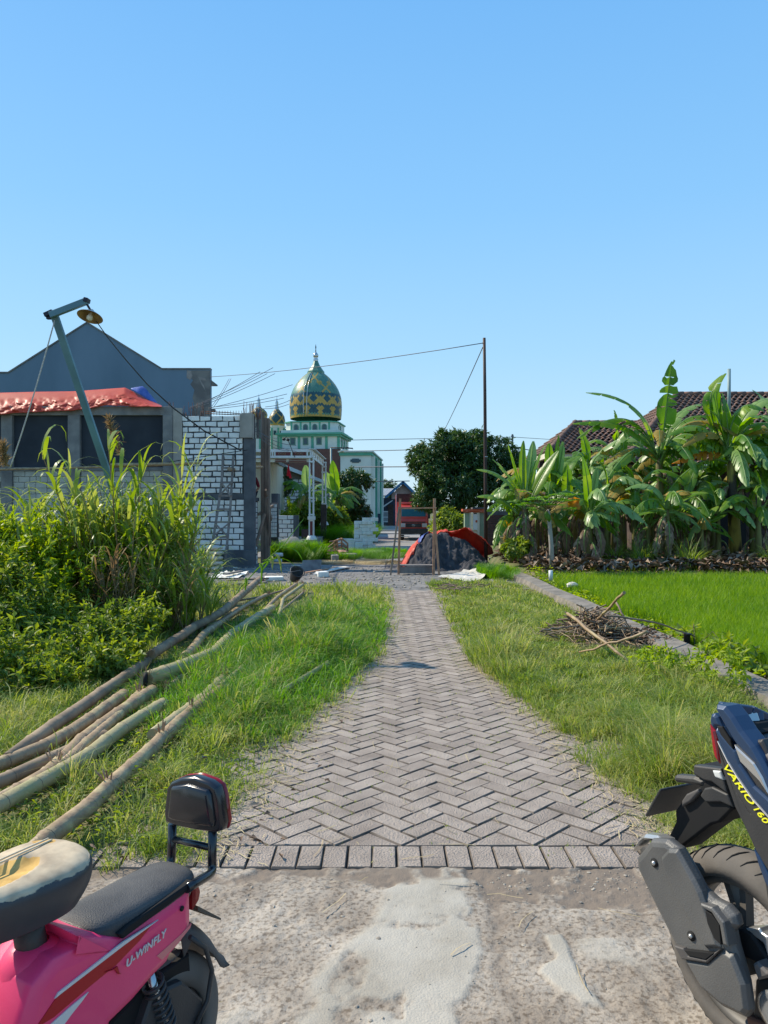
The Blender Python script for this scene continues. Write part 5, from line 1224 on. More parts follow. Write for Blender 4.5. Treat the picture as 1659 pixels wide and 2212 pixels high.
# white-roofed brick house behind
wh = thing('white_roofed_house', 'block house with a sloping white roof edge behind the canopy', 'house', (P(640, 0, 46).x, 46, 0))
f4 = lambda u: (u-U0)*46/F; z4 = lambda v: H-(v-V0)*46/F
b = MB(); poly_prism(b, [(f4(585), 0), (f4(722), 0), (f4(722), z4(1052)), (f4(604), z4(1006)), (f4(585), z4(1012))], 46, 54); b.build('wall', M['mortar_g'], wh)
b = MB(); brick_wall(b, f4(590), f4(720), 0, z4(1035), 45.98, .42, .2, random.Random(3), gap=.05); b.build('brickwork', M['wbrick'], wh)
b = MB(); poly_prism(b, [(f4(603), z4(1000)), (f4(606), z4(1000)), (f4(728), z4(1049)), (f4(728), z4(1055)), (f4(603), z4(1008))], 45.5, 54); b.build('roof', M['white'], wh)
# low block wall right of the building
Yw = 27.; fw = lambda u: (u-U0)*Yw/F; zw = lambda v: H-(v-V0)*Yw/F
lw = thing('block_wall', 'low unfinished white block wall beside the scaffold column', 'wall', (fw(620), Yw, 0))
b = MB(); brick_wall(b, fw(602), fw(634), .0, zw(1113), Yw, .318, .157, random.Random(5), gap=.022); b.build('white_brickwork', M['wbrick'], lw)
b = MB(); b.box(fw(600), fw(634), Yw+.005, Yw+.1, 0, zw(1114)); b.build('mortar', M['mortar'], lw)
b = MB(); b.box(fw(634), fw(645), Yw-.03, Yw+.15, 0, zw(1113)); b.build('end_column', M['conc_d'], lw)
q = lambda x, y: .55*np.exp(-(((x+3.15)/.9)**2+((y-26.3)/.55)**2))*(1+.3*fbm(x*5, y*5, 3, 4))-.01
tag(grid('rubble_heap', np.arange(-4.4, -1.9, .08), np.arange(25.4, 27.2, .08), q, M['conc'], loc=(-3.1, 26.3, 0)), 'heap of grey rubble at the foot of the low block wall', 'rubble')

# ------------------------------------------------------------------ red truck
Yt = 40.5; kt = Yt/F; ft = lambda u: (u-U0)*kt; zt2 = lambda v: H-(v-V0)*kt
tk = thing('truck', 'red dump truck with a dark grille and wooden-sided cargo box parked on the far road', 'truck', (ft(893), Yt, 0))
x0, x1 = ft(864), ft(923); zb_ = zt2(1158); w2 = (x1-x0)
b = MB()                                  # cab: cross section (front sloping) extruded along x
sec = [(0, .52), (-.02, 1.02), (.03, 1.12), (.22, 1.78), (.30, 1.84), (1.35, 1.86), (1.40, 1.1), (1.40, .45), (.1, .45)]
n_ = len(sec)
vs = [(x0+ins, Yt+y, z) for ins in (0,) for y, z in sec]+[(x1, Yt+y, z) for y, z in sec]
b.add(vs, [tuple(range(n_)), tuple(range(2*n_-1, n_-1, -1))]+[(i, i+n_, (i+1) % n_+n_, (i+1) % n_) for i in range(n_)])
b.build('cab', M['truckred'], tk, .05)
def fr(x0_, x1_, z0_, z1_, pr=.02, name='p', mt='truckdk', bev=.01, ya=None):
    def yy_(z): return Yt+np.interp(z, [.45, .52, 1.02, 1.12, 1.78, 1.84], [.0, 0, -.02, .03, .22, .3])
    b = MB(); b.add([(x, yy_(z)-pr+d, z) for d in (0, .06) for x, z in ((x0_, z0_), (x1_, z0_), (x1_, z1_), (x0_, z1_))],
                    [(0, 1, 2, 3), (7, 6, 5, 4), (0, 4, 5, 1), (1, 5, 6, 2), (2, 6, 7, 3), (3, 7, 4, 0)])
    return b.build(name, M[mt], tk, bev)
fr(x0+.08, x1-.08, 1.26, 1.70, .012, 'windscreen', 'glass')
fr(x0+.30, x1-.30, .70, .90, .03, 'grille', 'truckdk')
fr(x0+.10, x1-.10, .93, .99, .02, 'hood_vent', 'truckdk', .004)
b = MB(); b.box(x0-.03, x1+.03, Yt-.16, Yt+.05, .34, .62); b.build('bumper', M['truckdk'], tk, .03)
b = MB(); b.box(x0+.05, x1-.35, Yt-.18, Yt-.155, .30, .335); b.box(x0+.05, x0+.5, Yt-.18, Yt-.155, .20, .24); b.build('bumper_stripe', M['lightp'], tk)
for s_ in (0, 1):
    fr(x0+.02 if s_ == 0 else x1-.28, x0+.28 if s_ == 0 else x1-.02, .70, .90, .035, 'headlight', 'lens')
    b = MB(); xx = x0-.10 if s_ == 0 else x1+.10; b.box(xx-.06, xx+.06, Yt+.05, Yt+.10, 1.15, 1.45); b.beam((xx, Yt+.1, 1.42), (xx+(.08 if s_ == 0 else -.08), Yt+.25, 1.5), .02); b.build('mirror', M['truckdk'], tk, .01)
    for yw in (.55, 3.1):
        xx = x0+.12 if s_ == 0 else x1-.12; b = MB()
        b.lathe([(.16, -.11), (.33, -.11), (.37, -.07), (.37, .07), (.33, .11), (.16, .11)], (xx, Yt+yw, .37), 20, axis=(1, 0, 0)); ww = b.build('wheel', M['tyre'], tk)
        b = MB(); b.lathe([(.0, -.05), (.17, -.08), (.17, .08), (.0, .05)], (xx, Yt+yw, .37), 14, axis=(1, 0, 0)); b.build('rim', M['rim'], ww)
b = MB()                                  # badge: three rings
for rx, ry in ((.085, .05), (.05, .022), (.022, .045)):
    pts_ = [(ft(893)+rx*math.cos(t_*math.pi/8), Yt-.055, .80+ry*math.sin(t_*math.pi/8)) for t_ in range(17)]; b.tube(pts_, .009, 5, False)
b.build('badge', M['silver'], tk)
b = MB(); b.box(x0+.2, x0+.55, Yt-.175, Yt-.158, .36, .44); b.build('number_plate', M['blackp'], tk)
b = MB(); b.box(x0+.05, x1-.3, Yt+.4, Yt+1.3, 1.90, 1.99); b.build('roof_visor', M['truckred'], tk, .03)
b = MB(); zc0, zc1 = 1.0, zt2(1065)
b.box(x0-.16, x0-.10, Yt+1.6, Yt+5.2, .8, zc1); b.box(x1+.10, x1+.16, Yt+1.6, Yt+5.2, .8, zc1); b.box(x0-.16, x1+.16, Yt+1.55, Yt+1.6, .8, zc1-.45); b.box(x0-.16, x1+.16, Yt+1.55, Yt+5.2, .72, .8)
b.build('cargo_box', M['truckred'], tk)
b = MB(); b.box(x0-.16, x1+.16, Yt+1.545, Yt+1.6, zc1-.44, zc1); b.build('cargo_board', M['housew'], tk)
b = MB(); b.box(x0-.2, x0-.15, Yt+1.5, Yt+1.56, 1.0, zc1+.02); b.build('cargo_post', M['lightp'], tk)
b = MB(); b.box(x0+.3, x1-.3, Yt+.4, Yt+5, .4, .6); b.build('chassis', M['truckdk'], tk)

# ------------------------------------------------------------------ sieve frame
sf = thing('sieve_frame', 'upright wooden frame with splayed legs and a low trough in front of the sand pile', 'frame', G(900, 1241))
Y0 = sf.location.y
def pst(a, c, w_, mt, nm):
    b = MB(); b.beam(a, c, w_, w_*.8); b.build(nm, M[mt], sf, .004)
pst(G(861, 1241), P(864.6, 1077, Y0), .055, 'wood_o', 'post'); pst(G(936.5, 1242), P(938.7, 1077, Y0), .06, 'wood_o', 'post')
pst(P(843.6, 1243, Y0-.3), P(862, 1095, Y0-.06), .045, 'wood', 'leg'); pst(P(949, 1246, Y0-.2), P(939.5, 1130, Y0-.06), .05, 'wood_o', 'leg')
pst(P(936, 1215, Y0+.6), P(940, 1100, Y0+.05), .05, 'wood', 'leg')
pst(P(862, 1098.5, Y0-.07), P(943, 1097, Y0-.07), .04, 'wood_o', 'top_bar')
b = MB(); b.box(P(863, 0, Y0).x, P(935, 0, Y0).x, Y0-.03, Y0+.0, P(0, 1238, Y0).z, P(0, 1224, Y0).z); b.build('front_board', M['wood_g'], sf)
b = MB(); b.box(P(863, 0, Y0).x, P(935, 0, Y0).x, Y0-.05, Y0+.3, P(0, 1223, Y0).z, P(0, 1220.5, Y0).z); b.build('trough_rim', M['wood_g'], sf)
b = MB(); a = P(864, 1219, Y0+.05); c = P(935, 1219, Y0+.05); a2 = P(866, 1112, Y0+.3); c2 = P(936, 1112, Y0+.3)

# ------------------------------------------------------------------ sand pile, tarp on it, white sheet
SX, SY = P(968, 0, 20.6).x, 20.7
def pile(x, y):
    px_ = x-SX+.25; dx = np.where(px_ < 0, px_/1.02, px_/1.50); dy = (y-SY)/1.35; d = np.sqrt(dx*dx+dy*dy)
    d = d+.12*(fbm(x*2.1, y*2.1, 3, 71)-.5)
    z = 1.0*np.minimum(np.clip(1-d, 0, 1)**.75*1.15, .86)
    lump = (fbm(x*3.2, y*3.2, 4, 72)-.5)*.9*np.clip(1-d, 0, 1)**.5
    # dug-out scarp on the near side
    f = np.clip((SY-.25-y)/.5, 0, 1)*np.exp(-((x-SX-.05)/.55)**2)
    z = np.minimum(z, 1.0)-f*.34+lump*(.5+.8*np.clip((SY-y), 0, 1))
    z = z+.13*np.exp(-(((x-SX-.75)/.45)**2+((y-SY+1.0)/.35)**2))*(1+fbm(x*6, y*6, 3, 9))
    z = z-np.abs(fbm(x*5, y*5, 4, 81)-.5)*.42*np.clip((z)/.2, 0, 1)*np.clip((SY+.3-y)/.6, 0, 1)
    return np.maximum(z, -.03)-.01*(z <= 0)
tag(grid('sand_pile', np.arange(SX-1.7, SX+1.7, .028), np.arange(SY-1.6, SY+1.6, .028), pile, M['sand'], loc=(SX, SY, 0)), 'large dark grey sand pile behind the wooden sieve frame', 'sand pile')
tp2 = thing('pile_tarp', 'crumpled orange-red tarpaulin with a blue reverse thrown over the back of the sand pile', 'tarp', (SX, SY, .5))
n1, n2 = 70, 22
q = np.zeros((n1, n2, 3)); uu = np.linspace(-1.25, 1.22, n1)
for j in range(n2):
    t_ = j/(n2-1)
    front = np.interp(uu, [-1.25, -.95, -.5, -.15, .2, .55, .9, 1.15, 1.4], [-.55, -.45, .05, .30, .12, .10, .05, -.1, -.15])
    y_ = SY+front+t_*(1.2-front*.6); x_ = SX+uu+.05*np.sin(t_*9+uu*4)
    edge_ = np.interp(uu, [-1.25, -.6, 0, .4, .9, 1.15, 1.4], [.04, .05, .08, .30, .46, .48, .30])
    z = np.maximum(pile(x_, y_), 0)+.03+edge_*(1-t_*.6)+.10*(fbm(uu*4+t_*3, uu*0+t_*2.5, 3, 77)-.5)
    q[:, j] = np.stack([x_, y_, np.maximum(z, .03)], 1)
cut = int(n1*.20); cut2 = int(n1*.32)
for nm, a, c, mt in (('orange_fold', 0, cut+1, 'tarp'), ('blue_fold', cut, cut2+1, 'tarp_b'), ('orange_sheet', cut2, n1, 'tarp')):
    o = surf(q[a:c], M[mt], nm, tp2); so = o.modifiers.new('s', 'SOLIDIFY'); so.thickness = .012
out_ = [(676, 1108), (740, 1122), (830, 1135), (920, 1150), (985, 1170), (1080, 1165), (1190, 1125), (1215, 1095), (1210, 1040), (1140, 1015), (1060, 1045), (960, 1035), (890, 1075), (800, 1090)]
out_ = [G(813.2+x/5.1, 1030+y/5.1, .02) for x, y in out_]
cc_ = sum(out_, Vector())/len(out_); q = np.zeros((7, len(out_)*3+1, 3))
for i in range(7):
    for j in range(len(out_)*3+1):
        k_ = (j/3) % len(out_); a = out_[int(k_)]; c = out_[(int(k_)+1) % len(out_)]; p = cc_+(a.lerp(c, k_ % 1)-cc_)*(i/6)
        q[i, j] = (p.x, p.y, .02+.05*fbm(p.x*5+2, p.y*9, 2, 5)+.05*(i/6)*(1 if p.x > cc_.x+.3 else .1))
tag(surf(q, M['sheet'], 'white_sheet', loc=tuple(cc_)), 'dirty white plastic sheet spread on the ground in front of the sand pile', 'sheet')

# ------------------------------------------------------------------ block stack
Ybs = 29.0; fb = lambda u: (u-U0)*Ybs/F
def block(x, y, z, lx, ly, lz, r, lab, grp, mt='block', nm='concrete_block'):
    b = MB(); j = lambda: r.uniform(-.006, .006)
    b.box(-lx/2+j(), lx/2+j(), -ly/2+j(), ly/2+j(), 0, lz)
    o = b.build(nm, M[mt], loc=(0, 0, 0), bevel=.006); o.location = (x, y, z); o.rotation_euler = (0, 0, r.uniform(-.03, .03)); return tag(o, lab, 'block', grp)
r = random.Random(12)
b_proto = block(0, 0, 0, .296, .2, .125, r, 'pale concrete block set lengthwise in the tall square stack', 'blocks of the tall stack')
b_end = block(0, 0, 0, .195, .29, .125, r, 'pale concrete block set end-on in the tall square stack', 'end-on blocks of the tall stack')
used = [False, False]
def put(proto, k, x, y, z):
    o = proto if not used[k] else proto.copy()
    if used[k]: col.objects.link(o)
    used[k] = True; o.location = (x, y, z); o.rotation_euler = (0, 0, r.uniform(-.035, .035)); return o
xa_, xb_ = fb(765), fb(817); wd = (xb_-xa_)
for i in range(10):
    z = i*.129
    for dep in (0, .32):
        x = xa_; 
        pat = [0, 0, 0] if i % 3 == 0 else ([1, 0, 0, 1] if i % 3 == 1 else [0, 1, 1, 0])
        for k in pat:
            L_ = .30 if k == 0 else .197
            if x+L_ > xb_+.09: break
            if i == 9 and (x-xa_ < .2 or dep > .1): x += L_; continue
            put((b_proto, b_end)[k], k, x+L_/2+r.uniform(-.008, .008), Ybs+dep+.1+r.uniform(-.02, .02), z); x += L_+.003
b_low = block(0, 0, 0, .29, .2, .12, r, 'pale concrete block in the low stack left of the tall one', 'blocks of the low stack'); first = True
for i in range(4):
    for k in range(2 if i < 3 else 1):
        o = b_low if first else b_low.copy()
        if not first: col.objects.link(o)
        first = False; o.location = (fb(750)+.15+k*.31, Ybs-.3+r.uniform(-.03, .03), i*.124); o.rotation_euler = (0, 0, r.uniform(-.08, .08))
for k, (u, z) in enumerate([(735, .36), (752, .36), (748, .24), (735, .24)]):
    o = block(fb(u), Ybs+.5, z, .3, .25, .12, r, ['pale block lying at the top left behind the wooden crate', 'pale block at the top right behind the wooden crate', 'pale block lower right behind the wooden crate', 'pale block lower left behind the wooden crate'][k], None)
b = MB(); b.box(fb(726), fb(768), Ybs+.3, Ybs+.8, 0, .24); tag(b.build('block_plinth', M['conc'], bevel=.02), 'low grey block base behind the crate', 'block')

# wooden crate and broken red bricks beside it
cr_ = thing('wooden_crate', 'broken reddish wooden crate tilted on a heap of bricks', 'crate', P(735, 1185, 25.2))
Yk = 25.2
for a, c in [((722, 1169), (738, 1163)), ((738, 1163), (751, 1174)), ((722, 1169), (722, 1186)), ((738, 1163), (738, 1182)), ((751, 1174), (751, 1193)), ((722, 1186), (738, 1182)), ((738, 1182), (751, 1193)), ((728, 1166), (729, 1184)), ((722, 1177), (738, 1172)), ((738, 1172), (751, 1184))]:
    b = MB(); b.beam(P(*a, Yk), P(*c, Yk+.1), .05, .04); b.build('slat', M['wood_o'], cr_)
for i, (a, c) in enumerate([((708, 1183), (724, 1170)), ((709, 1190), (726, 1178)), ((712, 1170), (738, 1166))]):
    b = MB(); b.beam(P(*a, Yk+.2), P(*c, Yk+.3), .07, .03); tag(b.build('plank', M['wood']), ['upper grey slat leaning on the crate', 'lower grey slat leaning on the crate', 'dark plank lying behind the crate'][i], 'plank')
proto = None
for i in range(46):
    b = MB() if proto is None else None
    u = r.uniform(712, 750); layer = r.choice([0, 0, 0, 1, 1, 2]); v = 1199-layer*7+r.uniform(-2, 4)
    if proto is None: b.box(-.11, .11, -.055, .055, 0, .055); o = b.build('red_brick', M['crate'], loc=(0, 0, 0), bevel=.004); proto = o; tag(o, 'broken red brick in the small heap beside the block stack', 'brick', 'red bricks in the small heap')
    else: o = proto.copy(); col.objects.link(o)
    p = P(u, v, 24.8+r.uniform(0, .6)); o.location = (p.x, p.y, max(0, layer*.09+.01)); o.rotation_euler = (r.uniform(-.3, .3), r.uniform(-.3, .3), r.uniform(0, 3))
for i, (u0, u1, v1, v0, lab) in enumerate([(714, 730, 1199, 1214, 'squarish pale stone chunk in front of the crate'), (736, 769, 1196, 1207, 'flat brown stone slab right of the pale chunk')]):
    Yq = G(0, v0).y; b = MB(); c0, c1 = P(u0, v0, Yq), P(u1, v1, Yq); b.box(c0.x, c1.x, Yq, Yq+.4, 0, c1.z, Matrix.Rotation(.15*(1-2*i), 3, 'Z')); tag(b.build('stone_chunk', M['stone'], bevel=.03), lab, 'stone')

# ------------------------------------------------------------------ gate pillars, brick wall, slab bridge, yellow blocks
Yq = 31.5; fq = lambda u: (u-U0)*Yq/F; zq = lambda v: H-(v-V0)*Yq/F
gp = thing('gate_pillar', 'green and cream gate pillar with an orange cap behind the sand pile', 'pillar', (fq(1025), Yq, 0))
for u0, u1 in ((1004, 1014), (1036, 1047)):
    b = MB(); b.box(fq(u0), fq(u1), Yq, Yq+.4, 0, zq(1106)); b.build('green_panel', M['pillarg'], gp)
for u0, u1 in ((1014.2, 1018.5), (1031, 1035.8)):
    b = MB(); b.box(fq(u0), fq(u1), Yq-.06, Yq+.4, 0, zq(1104)); b.build('cream_post', M['cream'], gp)
b = MB(); b.box(fq(1018.6), fq(1030.9), Yq+.05, Yq+.3, 0, zq(1145)); b.build('cream_base', M['cream'], gp)
b = MB(); b.box(fq(1021), fq(1031), Yq-.03, Yq+.04, zq(1145), zq(1101)); b.build('white_door', M['white'], gp)
for v in (1105.5, 1109): 
    b = MB(); b.box(fq(1023), fq(1029.5), Yq-.045, Yq-.031, zq(v+1), zq(v-1)); b.build('vent_slot', M['hole'], gp)
b = MB(); b.lathe([(.05, 0), (.05, .02), (0, .02)], (fq(1029), Yq-.03, zq(1126)), 8, axis=(0, -1, 0)); b.build('lock_mark', M['orange'], gp)
b = MB(); b.box(fq(999), fq(1050), Yq-.15, Yq+.5, zq(1104.5), zq(1099.5)); b.box(fq(1003), fq(1048), Yq-.08, Yq+.45, zq(1107), zq(1104.6)); b.build('cap', M['orange'], gp)
b = MB(); b.box(fq(1020), fq(1050), Yq-.2, Yq+.5, zq(1099.4), zq(1096)); b.build('cap_stone', M['conc_d'], gp)
b = MB(); b.box(fq(1030), fq(1052), Yq-1.2, Yq+.5, 0, .05); b.build('cream_paving', M['cream'], gp)
bw = thing('brick_wall', 'old dark red brick boundary wall right of the gate pillar', 'wall', (5, 30.5, 0))
b = MB(); Yr = 30.5; b.box((1050-U0)*Yr/F, 9.6, Yr, Yr+.15, 0, 1.52); b.build('core', M['mortar'], bw)
b = MB(); brick_wall(b, (1050-U0)*Yr/F, 9.5, .0, 1.38, Yr-.012, .24, .085, random.Random(2), gap=.014); b.build('red_brickwork', M['rbrick'], bw)
b = MB(); b.box((1049-U0)*Yr/F, 9.6, Yr-.04, Yr+.2, 1.38, 1.53); b.build('coping', M['conc_d'], bw)
sb = thing('slab_bridge', 'small concrete slab bridge over the ditch beside the dark pole', 'slab', (3.0, 22.6, 0))
b = MB(); a = [G(1050, 1176, .12), G(1066, 1176, .12), G(1092, 1205, .12), G(1056, 1205, .12)]
vs = [tuple(p) for p in a]+[(p.x, p.y, p.z-.12) for p in a]; b.add(vs, [(0, 1, 2, 3)[::-1], (4, 5, 6, 7), (0, 1, 5, 4), (1, 2, 6, 5), (2, 3, 7, 6), (3, 0, 4, 7)]); b.build('slab', M['slab'], sb)
b = MB(); p0 = G(1056, 1206, .1); p1 = G(1092, 1206, .1); b.box(p0.x, p1.x, p0.y-.12, p0.y-.0, -.1, .07); b.build('dark_edge', M['housew'], sb)
for i, (u0, u1, v0, v1) in enumerate([(1080, 1096, 1147, 1160), (1096, 1112, 1147, 1158), (1079, 1096, 1161, 1172), (1080, 1098, 1173, 1190)]):
    Yy = 26.5+.1*i; c0, c1 = P(u0, v1, Yy), P(u1, v0, Yy); b = MB(); b.box(c0.x, c1.x, Yy, Yy+.2, c0.z, c1.z, Matrix.Rotation(.08*(i-1), 3, 'Z'))
    tag(b.build('mossy_block', M['yblock'], bevel=.012), ['mossy yellowish block at the top left by the banana plant', 'mossy yellowish block at the top right by the banana plant', 'mossy yellowish block in the middle by the banana plant', 'mossy yellowish block at the bottom by the banana plant'][i], 'block')
for (u, v0, v1, rr_, z0, lab) in ((1190, 1255, 1232, .042, .1, 'short white plastic pipe standing on the retaining wall'), (1095, 1213, 1192, .035, .1, 'thin white stake standing at the far end of the retaining wall')):
    p = G(u, v0, z0); b = MB(); b.tube([p, P(u-.5, v1, p.y)], rr_, 10); tag(b.build('pipe_stub', M['pvc']), lab, 'pipe')
p = G(1484, 1388, .1); b = MB(); b.lathe([(.035, -.1), (.035, .09), (.045, .09), (.045, .10), (0, .10)], p, 12); tag(b.build('pipe_stub', M['blackp']), 'short black pipe standing on the retaining wall near the twig pile', 'pipe')
b = MB(); p = G(1236, 1268, .12); pebble(b, p+Vector((0, 0, .03)), .10, 10); tag(b.build('crumpled_bag', M['sheet']), 'crumpled white plastic bag lying on the field side of the wall', 'bag')
b = MB(); p = G(1575, 1425, .05); b.tube([p+Vector((-.15, 0, 0)), p, p+Vector((.17, .02, 0))], [.03, .045, .03], 8); tag(b.build('wood_chunk', M['bamboo']), 'pale chunk of wood lying behind the retaining wall', 'wood')

# ------------------------------------------------------------------ tiled house on the right
def tile_roof(name, parent, A, B, C, D, nrow=None):
    """A-B eave left to right, D-C ridge left to right; curved pantiles in courses"""
    A, B, C, D = map(Vector, (A, B, C, D)); up = ((D-A)+(C-B))/2; sl_ = up.length; nr = nrow or int(sl_/.22); nrm = (B-A).cross(D-A).normalized()
    if nrm.z < 0: nrm = -nrm
    mb = MB()
    for i in range(nr):
        t0, t1 = i/nr, (i+1.12)/nr
        e0, e1 = A.lerp(D, t0), B.lerp(C, t0); f0, f1 = A.lerp(D, min(1, t1)), B.lerp(C, min(1, t1))
        nc = max(1, int((e1-e0).length/.21)); m_ = 5
        for k in range(nc):
            vs = []
            for q0, q1, h in ((e0, e1, .045), (f0, f1, .0)):
                for s_ in range(m_+1):
                    w_ = (k+s_/m_)/nc; vs.append(q0.lerp(q1, w_)+nrm*(h+.032*math.sin(s_/m_*2*math.pi)+.02))
            vs2 = [v-nrm*.02 for v in vs[:m_+1]]
            mb.add(vs+vs2, [(s_, s_+1, m_+2+s_, m_+1+s_) for s_ in range(m_)]+[(2*m_+2+s_, 2*m_+3+s_, s_+1, s_) for s_ in range(m_)])
    mb.add([A-nrm*.03, B-nrm*.03, C-nrm*.03, D-nrm*.03], [(0, 1, 2, 3)]); mb.build(name, M['tile'], parent)
def ridge(parent, a, c):
    b = MB(); a, c = Vector(a), Vector(c); n = max(2, int((c-a).length/.32))
    for i in range(n): b.tube([a.lerp(c, i/n), a.lerp(c, (i+1.05)/n)], [.085, .10], 8)
    b.build('ridge_tiles', M['tile'], parent)
hs = thing('tiled_house', 'brick house with weathered red clay tile roofs behind the banana plants', 'house', (12, 25, 0))
rz = P(0, 853, 28).z; rx = P(1462, 0, 28).x; ez = 3.0
exl = P(1345, 0, 24).x
tile_roof('main_roof', hs, (exl, 24, ez), (19.5, 24, ez), (19.5, 28, rz), (rx, 28, rz))
tile_roof('left_hip', hs, (exl, 32, ez), (exl, 24, ez), (rx, 28, rz), (rx-.01, 28.02, rz))
ridge(hs, (rx-.1, 28, rz+.03), (19.6, 28, rz+.03)); ridge(hs, (exl, 24, ez+.05), (rx, 28, rz+.05))
r2z = P(0, 914, 29.5).z; e2z = P(0, 977, 27).z; e2x = P(1184, 0, 27).x; r2x = P(1243, 0, 29.5).x
tile_roof('lower_roof', hs, (e2x, 27, e2z), (10.5, 27, e2z), (10.5, 29.5, r2z), (r2x, 29.5, r2z))
tile_roof('lower_hip', hs, (e2x, 32, e2z), (e2x, 27, e2z), (r2x, 29.5, r2z), (r2x-.01, 29.52, r2z))
ridge(hs, (r2x-.1, 29.5, r2z+.02), (10.5, 29.5, r2z+.02)); ridge(hs, (e2x, 27, e2z+.04), (r2x, 29.5, r2z+.04))
b = MB(); b.box(e2x-.05, 10.5, 27.1, 27.25, e2z-.20, e2z-.02); b.box(e2x-.05, e2x+.1, 27.25, 32, e2z-.2, e2z-.02); b.build('cream_fascia', M['cream'], hs)
b = MB(); b.box(e2x+.6, 10.6, 27.8, 32, 0, e2z-.02); b.build('side_wall', M['housew'], hs)
b = MB(); b.box(exl+.6, 19.4, 25, 31.5, 0, ez-.01); b.build('wall', M['housew'], hs)
b = MB(); brick_wall(b, exl+.6, 15, .0, 2.9, 24.99, .24, .085, random.Random(6), gap=.014); b.build('brickwork', M['housew'], hs)
b = MB(); b.box(exl+.1, 19.4, 24.1, 25.0, ez-.12, ez-.03); b.build('eave_board', M['wood'], hs)
b = MB(); b.box(exl+3.4, exl+4.3, 24.94, 24.97, .1, 2.1); dr = b.build('door', M['hole'], hs)
b = MB(); b.box(exl+1.0, exl+2.4, 24.94, 24.97, 1.0, 2.1); wn = b.build('window', M['hole'], hs)
b = MB(); b.tube([P(1575, 905, 24.6), P(1575, 797, 24.6)], .055, 8); tag(b.build('roof_mast', M['steelp']), 'single grey-green pipe mast rising above the tiled roof', 'mast')

# ------------------------------------------------------------------ trees
def trunk_mb(base, top, r0, limbs, rnd):
    b = MB(); base = Vector(base); top = Vector(top); pts_ = [base.lerp(top, t_)+Vector((rnd.gauss(0, .05), rnd.gauss(0, .05), 0))*t_*2 for t_ in (0, .3, .6, 1)]
    b.tube(pts_, [r0, r0*.8, r0*.65, r0*.4], 9)
    for l in limbs:
        s_ = pts_[2]; e_ = Vector(l); m_ = s_.lerp(e_, .5)+Vector((0, 0, .2)); b.tube([s_, m_, e_], [r0*.45, r0*.28, r0*.1], 6)
    return b
def crown_pts(lobes, n, rng, shell=.75):
    P_ = []; Nn = []
    vol = np.array([a[3]*a[4]*a[5] for a in lobes])**.7; vol = vol/vol.sum()
    for (x, y, z, rx_, ry_, rz_), v_ in zip(lobes, vol):
        k = int(n*v_); d = norm(rng.normal(size=(k, 3))); rad = shell+(1-shell)*rng.random(k)**.5
        rad = rad*(1+.18*rng.normal(size=k)*.6)
        P_.append(np.array([x, y, z])+d*rad[:, None]*np.array([rx_, ry_, rz_])); Nn.append(d)
    return np.concatenate(P_), np.concatenate(Nn)
def tree(name, label, cat, base, lobes, n, L, W, mt, seed, clump=7, group=None, r0=.15, droop=.5, bark='bark', sprigs=0, slen=.3, shell=.75, gap=.34):
    rng = np.random.default_rng(seed); rnd = random.Random(seed); root = thing(name, label, cat, base, group)
    top = (np.mean([l[0] for l in lobes]), np.mean([l[1] for l in lobes]), np.mean([l[2] for l in lobes]))
    trunk_mb(base, top, r0, [l[:3] for l in lobes], rnd).build('trunk', M[bark], root)
    c, d = crown_pts(lobes, n//clump, rng, shell)
    # keep gaps: drop clumps where a coarse noise is low
    keep = fbm(c[:, 0]*.9+seed, c[:, 2]*.9+c[:, 1]*.4, 2, 5) > gap
    c, d = c[keep], d[keep]
    c = np.repeat(c, clump, 0); d = np.repeat(d, clump, 0); k = len(c)
    dirv = norm(d*.55+rng.normal(size=(k, 3))*.75+np.array([0, 0, -droop])); nr = norm(d*.5+np.array([0, 0, .9])+rng.normal(size=(k, 3))*.35)
    p = c+rng.normal(size=(k, 3))*L*.12
    V = cards(p, dirv, nr, L*rng.uniform(.6, 1.2, k), W*rng.uniform(.7, 1.2, k)); 
    if sprigs:
        c0, d0 = crown_pts(lobes, sprigs, rng, .9); tb = MB(); pp = []; dd = []; nn_ = []
        for q, e in zip(c0, d0):
            if e[2] < -.2: continue
            ax = norm(e*.6+np.array([0, 0, .9])+rng.normal(size=3)*.5); ln_ = slen*rng.uniform(.4, 1.3); m_ = int(6+ln_/L*5)
            tb.tube([tuple(q), tuple(q+ax*ln_)], [L*.04, L*.02], 4, False)
            for i in range(m_):
                t_ = (i+1)/m_; pp.append(q+ax*ln_*t_); v_ = norm(ax*.5+rng.normal(size=3)*.8); dd.append(v_); nn_.append(norm(np.array([0, 0, 1.])+rng.normal(size=3)*.4))
        if pp:
            m_ = len(pp); V = merge(V, cards(np.array(pp), np.array(dd), np.array(nn_), L*rng.uniform(.7, 1.4, m_), W*rng.uniform(.7, 1.3, m_)))
            tb.build('sprig_stems', M[bark], root)['kind'] = 'stuff'
    mesh_np('crown', *V, M[mt], root); return root
ml = lambda u, v, Y, ru, rv, ry: (P(u, v, Y).x, Y, P(u, v, Y).z, ru*Y/F, ry, rv*Y/F)
